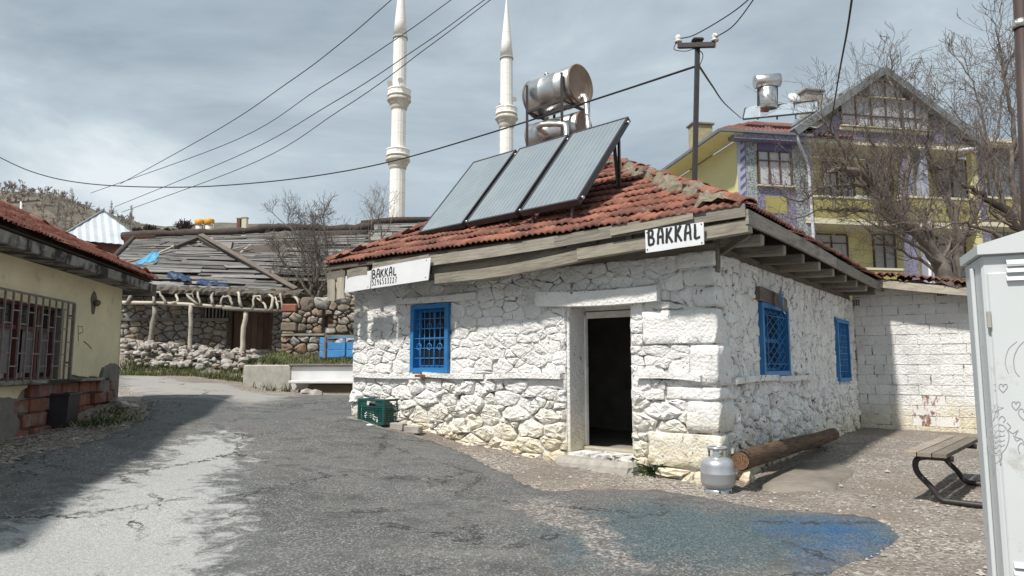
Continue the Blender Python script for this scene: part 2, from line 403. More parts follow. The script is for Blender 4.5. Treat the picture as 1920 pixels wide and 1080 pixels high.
def pebbledash(name,a,b,sc=13):
    t=NT(name); c=t.mix(t.rng(t.noise(sc,3,.7),.46,.54),a,b); return t.done(c,.95,t.bump(t.noise(sc,4),.4,.02))
M['pd_purple']=pebbledash('purple_pebbledash',(.13,.12,.19),(.26,.25,.32))
M['pd_grey']=pebbledash('grey_pebbledash',(.15,.175,.19),(.38,.41,.42))
M['yel']=simple('yellow_house_paint',(.66,.61,.32),(.60,.55,.28),1,.85,var=0)
M['yel_s']=simple('strong_yellow_paint',(.36,.32,.12),(.30,.26,.09),1,.85,var=0)
M['cream']=simple('cream_paint',(.66,.62,.46),(.58,.54,.40),1,.85,var=0)
M['purp']=simple('purple_paint',(.15,.14,.27),(.12,.11,.22),2,.8,var=0)
M['lil']=simple('lilac_white_paint',(.40,.42,.52),(.36,.38,.47),2,.8,var=0)
M['roofgrey']=simple('grey_roof_edge',(.18,.20,.215),(.14,.16,.17),2,.7,var=0)
M['dim_curtain']=simple('dim_curtain',(.20,.19,.19),(.13,.12,.125),8,.8,var=.2)
M['curtain']=simple('curtain_cloth',(.50,.50,.52),(.40,.41,.44),8,.8,var=.1)
M['brownframe']=simple('brown_window_frame',(.12,.065,.045),(.08,.045,.03),6,.6)
M['pipe_w']=simple('white_pipe',(.66,.66,.68),(.55,.55,.57),3,.5)
M['orange']=simple('orange_end_cap',(.72,.36,.03),(.6,.3,.03),3,.5)
M['whitep']=simple('white_paint',(.72,.72,.71),(.6,.6,.6),3,.6)
# ------------------------------------------------------------------ ground and road
def poly_px(pts): return [(p.x,p.y) for p in (gpt(u,v) for u,v in pts)]
def sdist(poly,X,Y):
    """signed distance (inside positive) of many points to a polygon"""
    P=np.array(poly); n=len(P); dm=np.full(X.shape,1e9); ins=np.zeros(X.shape,bool); nx=np.zeros(X.shape); ny=np.zeros(X.shape)
    for i in range(n):
        a=P[i]; b=P[(i+1)%n]; e=b-a
        t=np.clip(((X-a[0])*e[0]+(Y-a[1])*e[1])/max(e@e,1e-9),0,1); qx=a[0]+t*e[0]; qy=a[1]+t*e[1]
        d=np.hypot(X-qx,Y-qy); k=d<dm; dm=np.where(k,d,dm); nx=np.where(k,qx,nx); ny=np.where(k,qy,ny)
        c=((a[1]>Y)!=(b[1]>Y)); 
        with np.errstate(divide='ignore',invalid='ignore'):
            xi=(b[0]-a[0])*(Y-a[1])/(b[1]-a[1])+a[0]
        ins^=(c&(X<xi))
    return np.where(ins,dm,-dm),nx,ny
near=[(6,-8),(-13,-8)]
blue_px=[(1560,962),(1640,975),(1690,1005),(1650,1045),(1500,1079),(1330,1079),(1250,1079),(1050,1079),(1000,1040),(985,1000),(1050,965),(1220,935),(1330,955)]
blueP=poly_px(blue_px)
bluecoreP=poly_px([(1400,985),(1560,968),(1640,978),(1685,1005),(1640,1040),(1500,1075),(1500,1020)])
dustP=poly_px([(0,1015),(130,950),(250,890),(345,832),(420,812),(455,868),(400,915),(418,960),(405,1020),(390,1079)])+[(-1.9,3.5),(-5,3.5)]  # real dust, its left edge shaped to stop short of the house shadow
farP=poly_px([(225,705),(330,700),(480,728),(560,745),(470,760),(330,745),(225,735)])
gravP=poly_px([(1000,935),(1060,945),(1130,980),(1230,1079),(1150,1079),(1050,1000),(950,955)])
roadP=poly_px([(640,783),(700,797),(770,815),(840,838),(905,868),(960,893),(1020,922),(1120,920),(1250,922),(1330,935),(1420,953),(1500,958),(1600,966),(1655,978),(1692,1005),(1660,1040),(1560,1078)])+[(1.0,3.4),(.6,-6),(-9,-6)]+poly_px([(0,870),(60,850),(140,838),(230,808),(275,775),(262,745),(240,728)])+[(-12.5,17),(-13.5,19.5)]+poly_px([(228,704),(330,712),(430,722),(520,742),(600,742),(658,742)])+[(-2.0,16.5),(-2.2,13.4)]
def jit(poly,amp,step=.35,seed=3):
    r=random.Random(seed); o=[]
    for i in range(len(poly)):
        a=poly[i]; b=poly[(i+1)%len(poly)]; n=max(1,min(60,int(math.hypot(b[0]-a[0],b[1]-a[1])/step)))
        for k in range(n): o.append((a[0]+(b[0]-a[0])*k/n+r.uniform(-amp,amp),a[1]+(b[1]-a[1])*k/n+r.uniform(-amp,amp)))
    return o
roadJ=jit(roadP,.06)
def masks(X,Y):
    d={}
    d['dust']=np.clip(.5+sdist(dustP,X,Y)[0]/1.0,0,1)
    d['blue']=np.clip(.42+sdist(blueP,X,Y)[0]/1.1,0,1)
    d['bcore']=np.clip(.45+sdist(bluecoreP,X,Y)[0]/.8,0,1)
    d['far']=np.clip(.5+sdist(farP,X,Y)[0]/1.6,0,1)
    d['grit']=np.clip(.5+sdist(gravP,X,Y)[0]/.35,0,1)
    return d
def put_attr(o,d):
    for k,v in d.items():
        a=o.data.attributes.new(k,'FLOAT','POINT'); a.data.foreach_set('value',v.astype(np.float32).ravel())
def axis(parts):
    o=[]
    for a,b,st in parts: o+=list(np.arange(a,b,st))
    return np.array(o)
gx=axis([(-900,-100,80),(-100,-30,7),(-30,-10,.7),(-10,9,.16),(9,14,.4),(14,40,2),(40,100,8),(100,901,80)])
gy=axis([(-300,-30,45),(-30,-6,3),(-6,3,.5),(3,13,.16),(13,24,.3),(24,40,.8),(40,100,6),(100,1500,100)])
GX,GY=np.meshgrid(gx,gy); 
def gz_np(X,Y):
    z=np.zeros(X.shape); ws=np.zeros(X.shape)
    for a,b,c in GA:
        wt=1/((X-a)**2+(Y-b)**2+.35)**1.7; z+=wt*c; ws+=wt
    z/=ws
    def ss(a,b,x):
        t=np.clip((x-a)/(b-a),0,1); return t*t*(3-2*t)
    k=ss(-7.2,-6.4,X); e0=19.3*(1-k)+17.35*k; wd=1.9*(1-k)+.25*k
    t=np.clip((Y-e0)/wd,0,1); z+=.62*t*t*(3-2*t)*(1-.6*ss(24,32,Y))*(1-ss(2,5,X)); return z
def lump(X,Y,a):
    return a*(np.sin(X*7.3+np.sin(Y*5.1)*1.3)*np.sin(Y*6.7+np.sin(X*4.3))+.6*np.sin(X*17+Y*3)*np.sin(Y*15-X*5))
GZ=gz_np(GX,GY)
sd_road=sdist(roadJ,GX,GY)[0]
GZ2=GZ+np.where((np.abs(GX)<20)&(GY<24)&(GY>2),lump(GX,GY,.012),0)*(sd_road<0)
GZ2=np.where(sd_road>.3,GZ-.03,GZ2)
def gridmesh(name,X,Y,Z,mat,keep=None,kind='structure'):
    ny,nx=X.shape; vs=np.stack([X,Y,Z],-1).reshape(-1,3)
    idx=np.arange(ny*nx).reshape(ny,nx)
    q=np.stack([idx[:-1,:-1],idx[:-1,1:],idx[1:,1:],idx[1:,:-1]],-1).reshape(-1,4)
    if keep is not None:
        kk=keep.ravel()[q].any(1); q=q[kk]
    me=bpy.data.meshes.new(name); me.from_pydata(vs.tolist(),[],q.tolist()); me.polygons.foreach_set('use_smooth',[True]*len(q)); me.materials.append(mat); me.update()
    o=bpy.data.objects.new(name,me); COL.objects.link(o); o['kind']=kind; return o
def ground_mat():
    t=NT('gravel_dirt'); 
    big=t.noise(.9,6,.6); fine=t.voro(38,out='Color'); fs=t.sep(fine)[0]
    c=t.ramp(fs,[(.1,(.13,.11,.098)),(.45,(.245,.218,.188)),(.75,(.365,.33,.29)),(.97,(.53,.495,.45))])
    c=t.mix(t.rng(big,.4,.66),c,t.mix(t.rng(t.noise(30,4),.4,.6),(.14,.118,.10),(.23,.195,.17)))
    c=t.mix(t.rng(t.noise(.35,4),.45,.6,0,.35),c,(.26,.21,.165))
    b=t.attr('blue'); m=t.rng(t.math('ADD',b,t.math('MULTIPLY',t.math('SUBTRACT',t.noise(6,6,.65),.5),.9)),.55,.75,0,.75)
    c=t.mix(m,c,(.035,.13,.25))
    h=t.math('ADD',t.voro(38),t.math('MULTIPLY',t.noise(8,5),1.5))
    return t.done(c,.97,t.bump(h,.9,.02))
def road_mat():
    t=NT('worn_asphalt'); P=t.pos
    sp=t.voro(75,out='Color'); fs=t.sep(sp)[1]
    c=t.ramp(fs,[(.15,(.055,.055,.055)),(.55,(.10,.098,.094)),(.85,(.165,.162,.156)),(.98,(.27,.265,.255))])
    c=t.mix(t.rng(t.noise(.7,7,.68),.40,.70,0,.6),c,(.165,.16,.152))
    c=t.mix(t.rng(t.noise(2.3,6,.7,t.map(P,(1,1.3,1))),.50,.68,0,.75),c,(.05,.049,.047))
    c=t.mix(t.rng(t.noise(.5,4,.6),.52,.66,0,.3),c,(.08,.115,.12))
    # dusty light wearing: streaks across the lane
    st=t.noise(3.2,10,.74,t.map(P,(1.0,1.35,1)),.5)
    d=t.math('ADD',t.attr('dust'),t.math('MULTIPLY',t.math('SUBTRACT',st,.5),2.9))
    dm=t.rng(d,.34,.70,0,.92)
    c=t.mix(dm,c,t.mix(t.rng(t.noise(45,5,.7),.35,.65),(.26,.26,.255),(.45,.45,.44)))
    f=t.rng(t.math('ADD',t.attr('far'),t.math('MULTIPLY',t.math('SUBTRACT',t.noise(1.5,8,.7,t.map(P,(.8,2,1))),.5),1.6)),.35,.75,0,.8)
    c=t.mix(f,c,(.34,.325,.30))
    # fine light scuffs over all the lane
    c=t.mix(t.rng(t.noise(1.3,9,.75,t.map(P,(.7,2.2,1))),.56,.72,0,.35),c,(.30,.295,.28))
    bn=t.math('MULTIPLY',t.math('SUBTRACT',t.noise(3.5,8,.7),.5),1.3)
    bm=t.rng(t.math('ADD',t.attr('blue'),bn),.35,.85,0,.85)
    bm=t.math('MULTIPLY',bm,t.rng(t.sep(sp)[2],.0,.5,.35,1.0)); c=t.mix(bm,c,t.mix(t.rng(fs,.2,.9),(.028,.062,.078),(.085,.125,.14)))
    b2=t.rng(t.math('ADD',t.attr('bcore'),t.math('MULTIPLY',bn,1.2)),.25,1.05,0,.9)
    b2=t.math('MULTIPLY',b2,t.rng(t.sep(sp)[2],.0,.4,.45,1.0)); c=t.mix(b2,c,t.mix(t.rng(fs,.25,.95),(.008,.06,.165),(.03,.125,.26)))
    g=t.rng(t.math('ADD',t.attr('grit'),t.math('MULTIPLY',t.math('SUBTRACT',t.noise(5,7,.7),.5),2.2)),.4,.75,0,.7)
    gs=t.sep(t.voro(40,out='Color'))[0]
    c=t.mix(g,c,t.ramp(gs,[(.1,(.10,.085,.075)),(.6,(.22,.19,.17)),(.97,(.46,.43,.40))]))
    # hairline cracks
    ck=t.voro(.55,t.map(t.pos,(1,1,.2)),'DISTANCE_TO_EDGE'); 
    ckn=t.math('ADD',ck,t.math('MULTIPLY',t.math('SUBTRACT',t.noise(6,5,.7),.5),.25))
    cm=t.math('MULTIPLY',t.rng(t.math('ABSOLUTE',ckn),.014,.004),t.rng(t.noise(.8,3),.46,.54))
    c=t.mix(cm,c,(.03,.03,.03))
    h=t.math('ADD',t.voro(85),t.math('MULTIPLY',t.noise(20,5,.7),.8))
    return t.done(c,t.rng(dm,0,1,.82,.95),t.bump(h,.5,.01))
go=gridmesh('ground',GX,GY,GZ2,ground_mat()); put_attr(go,{'blue':masks(GX,GY)['blue']})
rx=np.arange(-14,6.3,.1); ry=axis([(-6,3,.4),(3,13,.1),(13,20.5,.2)])
RX,RY=np.meshgrid(rx,ry); SD,NX,NY=sdist(roadJ,RX,RY)
ins=SD>0; RXs=np.where(ins,RX,NX); RYs=np.where(ins,RY,NY); RZ=gz_np(RXs,RYs)+np.where(ins,.012+np.clip(SD*.05,0,.012)+lump(RX,RY,.004)*np.clip(SD,0,1),-.012)
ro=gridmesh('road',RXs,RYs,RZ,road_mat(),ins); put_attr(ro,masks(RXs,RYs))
# concrete pad beside the log
pad=poly_px([(1418,915),(1445,897),(1500,872),(1560,868),(1605,885),(1585,903),(1560,922),(1500,925),(1450,923)])
pad=jit(pad,.02,.12); cx=sum(p[0] for p in pad)/len(pad); cy=sum(p[1] for p in pad)/len(pad)
vs=[(cx,cy,ground_z(cx,cy)+.045)]+[(cx+(x-cx)*.93,cy+(y-cy)*.93,ground_z(x,y)+.04) for x,y in pad]+[(x,y,ground_z(x,y)-.02) for x,y in pad]
n=len(pad); fs=[[0,1+i,1+(i+1)%n] for i in range(n)]+[[1+i,1+n+i,1+n+(i+1)%n,1+(i+1)%n] for i in range(n)]
mb=MB(); mb.add(vs,fs,True)
t=NT('mud_stained_cement'); c=t.mix(t.rng(t.noise(3,6,.6),.35,.7),(.24,.21,.175),(.15,.13,.11)); c=t.mix(t.rng(t.noise(2,8,.7,t.map(t.pos,(1,3,1),(0,0,.5))),.58,.68,0,.6),c,(.34,.31,.27))
mb.build('cement_pad',t.done(c,.9,t.bump(t.noise(18,6),.5,.015)),None,'structure')
# loose pebbles on the gravel: nobody could count them
mb=MB(); r=random.Random(5)
def pebble(mb,x,y,s,zo=0):
    z=ground_z(x,y)+zo; a=r.uniform(0,6.3); ca,sa=math.cos(a),math.sin(a)
    k=[r.uniform(.7,1.3) for _ in range(6)]
    pts=[(s*k[0],0,0),(0,s*.75*k[1],0),(-s*k[2],0,0),(0,-s*.75*k[3],0),(0,0,s*.6*k[4]),(0,0,-s*.3)]
    mb.add([(x+px*ca-py*sa,y+px*sa+py*ca,z+pz) for px,py,pz in pts],[[0,1,4],[1,2,4],[2,3,4],[3,0,4],[1,0,5],[2,1,5],[3,2,5],[0,3,5]])
npr=np.random.RandomState(5); PU=npr.uniform(-8,7,60000); PV=npr.uniform(4.2,15,60000); PD=sdist(roadP,PU,PV)[0]; cnt=0
for u,v,d in zip(PU,PV,PD):
    if cnt>7500: break
    if r.random()>(7/v)**2: continue
    if d>.05 and r.random()>.035: continue
    lx=(u-2.485)*.8-(v-8.5)*.6; ly=(u-2.485)*.6+(v-8.5)*.8
    if lx<0 and ly>0: continue
    pebble(mb,u,v,min(.05,.008*math.exp(r.gauss(.25,.5))),.012 if d>.05 else .004); cnt+=1
mb.build('pebbles',M['field_p'],None,'stuff')
# ------------------------------------------------------------------ stone laying
def clip(poly,nx,nz,c):
    o=[]
    for i in range(len(poly)):
        a=poly[i]; b=poly[(i+1)%len(poly)]; da=a[0]*nx+a[1]*nz-c; db=b[0]*nx+b[1]*nz-c
        if da<=0: o.append(a)
        if da*db<0:
            t=da/(da-db); o.append((a[0]+(b[0]-a[0])*t,a[1]+(b[1]-a[1])*t))
    return o
def lay_stones(x0,x1,z0,z1,obst,rmin,rmax,seed,asp=1.45,top=None,sizef=None,nmax=900,dens=.74):
    """irregular stone outlines filling a wall face, clear of the obstacle boxes"""
    r=random.Random(seed); S=[]
    inside=lambda x,z:any(a<x<b and c<z<d for a,b,c,d in obst)
    rad=rmax
    while rad>rmin and len(S)<nmax:
        fails=0
        while fails<140 and len(S)<nmax:
            x=r.uniform(x0,x1); z=r.uniform(z0,z1)
            if inside(x,z) or (top and z>top(x)-.02): fails+=1; continue
            q=rad*(sizef(x,z) if sizef else 1)
            if all(((x-a)/asp)**2+(z-b)**2>((q+c)*dens)**2 for a,b,c in S): S.append((x,z,q))
            else: fails+=1
        rad*=.86
    A=np.array(S); out=[]
    for i,(x,z,q) in enumerate(S):
        poly=[(x0,z0),(x1,z0),(x1,z1),(x0,z1)]
        d=((A[:,0]-x)/asp)**2+(A[:,1]-z)**2; near=np.argsort(d)[1:22]
        for j in near:
            a,b,c=S[j]; dx=(a-x)/asp**2; dz=b-z
            # power diagram in the stretched metric
            rhs=((a*a-x*x)/asp**2+(b*b-z*z)-(c*c-q*q)*.8)/2
            poly=clip(poly,dx,dz,rhs)
            if len(poly)<3: break
        for a,b,c,e in obst:
            if len(poly)<3: break
            sd=[(a-x,(1,0,a)),(x-b,(-1,0,-b)),(c-z,(0,1,c)),(z-e,(0,-1,-e))]; s=max(sd,key=lambda k:k[0]); poly=clip(poly,*s[1])
        if len(poly)<3: continue
        ar=abs(sum(poly[k][0]*poly[(k+1)%len(poly)][1]-poly[(k+1)%len(poly)][0]*poly[k][1] for k in range(len(poly))))/2
        if ar<.0012: continue
        out.append((poly,ar))
    return out
def stone_geo(poly,gap,h,r,ysurf=0.0,round_=.72,rough=.25):
    """one stone facing -y: uneven faceted face on an irregular outline"""
    n=len(poly); cx=sum(p[0] for p in poly)/n; cz=sum(p[1] for p in poly)/n
    w=max(.02,math.sqrt(abs(sum(poly[k][0]*poly[(k+1)%n][1]-poly[(k+1)%n][0]*poly[k][1] for k in range(n)))/2))
    f=max(.5,1-2*gap/w); poly=[(cx+(x-cx)*f,cz+(z-cz)*f) for x,z in poly]
    P=[]
    for i in range(n):                       # knock the corners off, roughen the edges
        a=poly[i]; b=poly[(i+1)%n]; l=math.hypot(b[0]-a[0],b[1]-a[1])
        if l<.02: P.append(((a[0]+b[0])/2,(a[1]+b[1])/2)); continue
        k=r.uniform(.06,.2); k2=r.uniform(.06,.2)
        P.append((a[0]+(b[0]-a[0])*k,a[1]+(b[1]-a[1])*k))
        if l>.13: P.append(((a[0]+b[0])/2+r.uniform(-.016,.016),(a[1]+b[1])/2+r.uniform(-.016,.016)))
        P.append((b[0]+(a[0]-b[0])*k2,b[1]+(a[1]-b[1])*k2))
    P=[(x+r.uniform(-1,1)*w*.035,z+r.uniform(-1,1)*w*.035) for x,z in P]
    n=len(P); tx=r.uniform(-.9,.9); tz=r.uniform(-.7,1.0); vs=[]; ox=cx+r.uniform(-.25,.25)*w; oz=cz+r.uniform(-.2,.2)*w
    def ring(s,d,jx=0.0):
        for x,z in P:
            ex,ez=(x-cx)*s,(z-cz)*s; q=1-s
            vs.append((cx+ex+(ox-cx)*q+r.uniform(-jx,jx)*w,ysurf-d*(1+r.uniform(-rough,rough))-(ex*tx+ez*tz)*h/max(w,.08),cz+ez+(oz-cz)*q+r.uniform(-jx,jx)*w))
    for x,z in P: vs.append((x,ysurf+.035,z))
    ring(.975,h*.5,.01); ring(round_+.12,h*.92,.035); ring(.45,h*1.05,.06)
    vs.append((ox,ysurf-h*(1.05+r.uniform(-.2,.2)),oz))
    fs=[]
    for k in range(3):
        for i in range(n):
            a=k*n+i; b=k*n+(i+1)%n; fs.append([a,b,b+n,a+n])
    for i in range(n): fs.append([3*n+i,3*n+(i+1)%n,4*n])
    A=sum(P[k][0]*P[(k+1)%n][1]-P[(k+1)%n][0]*P[k][1] for k in range(n))
    if A<0: fs=[f[::-1] for f in fs]
    return vs,fs
# ------------------------------------------------------------------ the white stone shop
HF=Frame(2.485,8.5,math.atan2(-.6,.8))
shop=thing('stone_shop','whitewashed rough stone shop with red tiled hip roof, blue windows and open door','shop',HF.w(0,0,0),HF.a)
LW=abs(HF.py(663,650)[0]); DW=8.3; TH=.48; WT=2.95
def wallbox(mb,x0,x1,z0,z1,yf,yb): mb.box(((x0+x1)/2,(yf+yb)/2,(z0+z1)/2),(x1-x0,yb-yf,z1-z0))
DX0=HF.py(1062,700)[0]; DX1=HF.py(1184,700)[0]; DZ1=HF.py(1120,566)[1]; DZ0=.36
WX0,WZ1=HF.py(775,573); WX1=HF.py(845,573)[0]; WZ0=HF.py(810,699)[1]
A0,AZ1=HF.pxx(1420,566); A1=HF.pxx(1470,572)[0]; AZ0=HF.pxx(1447,705)[1]
B0,BZ1=HF.pxx(1563,597); B1=B0+1.05; BZ0=HF.pxx(1570,716)[1]
print('door',DX0,DX1,DZ1,'win',WX0,WX1,WZ0,WZ1,'A',A0,A1,AZ0,AZ1,'B',B0,B1,BZ0,BZ1)
mb=MB()
g=.004
for a,b,c,d in [(-LW,WX0,-.3,WT),(WX0,WX1,-.3,WZ0),(WX0,WX1,WZ1,WT),(WX1,DX0,-.3,WT),(DX0,DX1,DZ1+.02,WT),(DX0,DX1,-.3,DZ0),(DX1,0,-.3,WT)]: wallbox(mb,a,b,c,d,0,TH)
for a,b,c,d in [(TH,A0,-.3,WT),(A0,A1,-.3,AZ0),(A0,A1,AZ1,WT),(A1,B0,-.3,WT),(B0,B1,-.3,BZ0),(B0,B1,BZ1,WT),(B1,DW,-.3,WT)]:
    mb.box((-TH/2,(a+b)/2,(c+d)/2),(TH,b-a,d-c))
mb.box((-LW+TH/2,(TH+DW)/2,WT/2-.15),(TH,DW-TH,WT+.3)); mb.box((-LW/2,DW-TH/2,WT/2-.15),(LW-2*TH,TH,WT+.3))
mb.build('wall',M['mortar'],shop)
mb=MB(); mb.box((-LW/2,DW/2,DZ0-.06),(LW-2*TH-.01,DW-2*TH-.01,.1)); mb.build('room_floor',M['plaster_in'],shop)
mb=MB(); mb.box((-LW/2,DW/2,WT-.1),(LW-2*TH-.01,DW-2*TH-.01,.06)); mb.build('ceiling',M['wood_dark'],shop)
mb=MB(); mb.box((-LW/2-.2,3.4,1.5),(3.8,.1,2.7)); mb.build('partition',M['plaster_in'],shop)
# quoins: big squared corner blocks (front length, side length, z0, z1)
rq=random.Random(11); quo=[]; z=-.12
for fl,sl,h in [(.34,.40,.40),(.95,.30,.44),(.42,.55,.40),(.70,.30,.17),(.36,.50,.52),(1.0,.22,.45),(.30,.34,.26),(.42,.28,.24),(.5,.3,.22)]:
    quo.append((fl,sl,z,z+h)); z+=h
for k,(fl,sl,a,b) in enumerate(quo):
    x0_,x1_,y0_,y1_=-fl+.04,.035,-.035,sl-.04; nx_,ny_,nz_=max(5,int(fl/.07)+2),max(5,int(sl/.07)+2),6; mb=MB(); ph=rq.uniform(0,6)
    def qd(x,y,z):
        e=[min(x-x0_,x1_-x)/.025,min(y-y0_,y1_-y)/.025,min(z-a,b-z)/.025]; k_=[max(0,1-q) for q in e]
        c_=Vector(((x0_+x1_)/2,(y0_+y1_)/2,(a+b)/2)); v_=Vector((x,y,z)); sh=(k_[0]*k_[1]+k_[1]*k_[2]+k_[0]*k_[2])*.012
        d_=(c_-v_).normalized()*sh; n_=.007*math.sin(x*19+z*13+ph)+.006*math.sin(y*23-z*17+ph)+rq.uniform(-.006,.006)
        return v_+d_+Vector((n_,n_*.9,0))+Vector((0,0,-.011 if z>b-.001 else .011 if z<a+.001 else 0))
    def ax(p,q_,i,n): return p if i==0 else q_ if i==n else p+.022+(q_-p-.044)*(i-1)/(n-2)
    lat={}
    def vid(i,j,k_):
        key=(i,j,k_)
        if key not in lat:
            lat[key]=len(mb.v); mb.v.append(tuple(qd(ax(x0_,x1_,i,nx_),ax(y0_,y1_,j,ny_),ax(a,b,k_,nz_))))
        return lat[key]
    for i in range(nx_):
        for k_ in range(nz_): mb.f.append([vid(i,0,k_),vid(i+1,0,k_),vid(i+1,0,k_+1),vid(i,0,k_+1)])
        for j in range(ny_):
            mb.f.append([vid(i,j,nz_),vid(i+1,j,nz_),vid(i+1,j+1,nz_),vid(i,j+1,nz_)]); mb.f.append([vid(i,j,0),vid(i,j+1,0),vid(i+1,j+1,0),vid(i+1,j,0)])
    for j in range(ny_):
        for k_ in range(nz_):
            mb.f.append([vid(nx_,j,k_),vid(nx_,j+1,k_),vid(nx_,j+1,k_+1),vid(nx_,j,k_+1)]); mb.f.append([vid(0,j,k_),vid(0,j,k_+1),vid(0,j+1,k_+1),vid(0,j+1,k_)])
    mb.s=[True]*len(mb.f); mb.build('corner_stone',M['white'],shop)
# string course timbers and lintels
def beam(name,p0,p1,w_,h_,mat): return plank(name,p0,p1,w_,h_,(0,0,1),mat,shop,.12,segs=7)
SZ=HF.py(860,704)[1]
for a,b in [(-LW+.06,-4.9),(-4.86,-3.6),(-3.55,DX0-.05)]: beam('ledger_beam',(a,-.03,SZ+rnd.uniform(-.02,.02)),(b,-.03,SZ+rnd.uniform(-.02,.02)),.12,.075,M['white'])
beam('ledger_beam',(DX1+.1,-.03,SZ+.03),(-.16,-.03,SZ),.12,.08,M['white'])
SZr=HF.pxx(1420,712)[1]
beam('ledger_beam',(.03,.5,SZr),(.03,2.3,SZr+.02),.12,.08,M['white_r']); beam('ledger_beam',(.03,2.4,SZr),(.03,4.4,SZr),.12,.08,M['white_r'])
lx0,lz0=HF.py(1015,567); lx1,lz1=HF.py(1240,546)
beam('lintel',(lx0,-.02,(lz0+lz1)/2+.02),(lx1,-.02,(lz0+lz1)/2-.01),.22,.2,M['white'])
beam('lintel',(WX0-.35,-.02,WZ1+.09),(WX1+.55,-.02,WZ1+.08),.12,.1,M['white'])
ob_f=[(DX0-.0,DX1+.0,-.5,DZ1+.0),(WX0-.02,WX1+.02,WZ0-.02,WZ1+.03),(lx0,lx1,(lz0+lz1)/2-.1,(lz0+lz1)/2+.1),(WX0-.35,WX1+.55,WZ1+.035,WZ1+.14),
 (-LW,DX0-.05,SZ-.04,SZ+.04),(DX1+.1,-.16,SZ-.02,SZ+.06)]+[(-fl+.04,1,a,b) for fl,sl,a,b in quo]
ob_s=[(A0-.03,A1+.03,AZ0-.03,AZ1+.17),(B0-.03,B1+.03,BZ0-.03,BZ1+.03),(.5,4.4,SZr-.03,SZr+.05)]+[(-1,sl-.04,a,b) for fl,sl,a,b in quo]
def sf(x,z): return 1.0 if z<1.3 else .8
st_f=lay_stones(-LW,.05,-.15,WT,ob_f,.028,.135,21,1.85,None,sf,650,.70)
st_s=lay_stones(-.05,DW-.1,-.1,WT,ob_s,.04,.13,22,1.4,None,lambda x,z:1.0,640,.72)
print('stones',len(st_f),len(st_s))
rs=random.Random(31); cand=[]
for poly,ar in st_f:
    cx=sum(p[0] for p in poly)/len(poly); cz=sum(p[1] for p in poly)/len(poly)
    low=cz<1.25
    vs,fs=stone_geo(poly,.010 if low else .006,rs.uniform(.03,.07) if low else rs.uniform(.010,.034),rs,0,.66,.35)
    wp=HF.w(cx,0,cz); cand.append((ar*.95/(wp.x**2+wp.y**2),vs,fs,'white'))
for poly,ar in st_s:
    cx=sum(p[0] for p in poly)/len(poly); cz=sum(p[1] for p in poly)/len(poly); low=cz<1.2
    vs,fs=stone_geo(poly,.010 if low else .004,rs.uniform(.03,.07) if low else rs.uniform(.010,.03),rs,0,.68,.3)
    vs=[(-y,x,z) for x,y,z in vs]
    wp=HF.w(0,cx,cz); vv=Vector((wp.x,wp.y,0)); k=max(.05,-vv.normalized().dot(HF.X)) if False else abs(vv.normalized().dot(HF.X))
    cand.append((ar*k/(vv.length**2),vs,fs,'white_r'))
cand.sort(key=lambda c:-c[0]); rest={'white':MB(),'white_r':MB()}
for k,(q,vs,fs,mt) in enumerate(cand):
    if k<290:
        mb=MB(); mb.add(vs,fs,False); mb.build('stone',M[mt],shop)
    else: rest[mt].add(vs,fs,False)
rest['white'].build('small_stones',M['white'],shop,'stuff'); rest['white_r'].build('side_stones',M['white_r'],shop,'stuff')
# door: reveals, frame, threshold
mb=MB(); mb.box((DX0+.02,.27,(DZ0+DZ1)/2),(.05,.52,DZ1-DZ0),.01); mb.box((DX1-.015,.30,(DZ0+DZ1)/2),(.04,.46,DZ1-DZ0),.01); mb.build('door_reveal',M['white'],shop)
fz1=HF.py(1140,594,.5)[1]; fx0=HF.py(1095,700,.5)[0]
mb=MB(); fy=.46
mb.box((fx0+.04,fy,(DZ0+fz1)/2+.03),(.075,.08,fz1-DZ0),.008); mb.box((DX1-.075,fy,(DZ0+fz1)/2+.03),(.07,.08,fz1-DZ0),.008)
mb.box(((fx0+DX1)/2,fy,fz1+.03),(DX1-fx0-.16,.08,.09),.008); mb.box(((fx0+DX1)/2,fy,(fz1+DZ1)/2+.06),(DX1-fx0-.02,.05,DZ1-fz1-.06),.004)
mb.build('door_frame',M['wood_white'],shop)
mb=MB(); mb.box(((fx0+DX1)/2-.02,fy-.03,DZ0+.02),(DX1-fx0+.02,.16,.05),.008); mb.build('threshold',M['wood_pale'],shop)
mb=MB(); mb.box((fx0+.015,fy-.05,1.3),(.015,.02,.12)); mb.box((fx0+.015,fy-.05,2.0),(.015,.02,.12)); mb.build('hinge',M['black_metal'],shop)
mb=MB(); mb.box(((DX0+DX1)/2+.02,-.08,DZ0-.15),(DX1-DX0+.16,.34,.2),.05); mb.v=[(x+rq.uniform(-.02,.02),y+rq.uniform(-.02,.02),z_+rq.uniform(-.015,.015)) for x,y,z_ in mb.v]; mb.build('door_step',M['field_p'],shop)
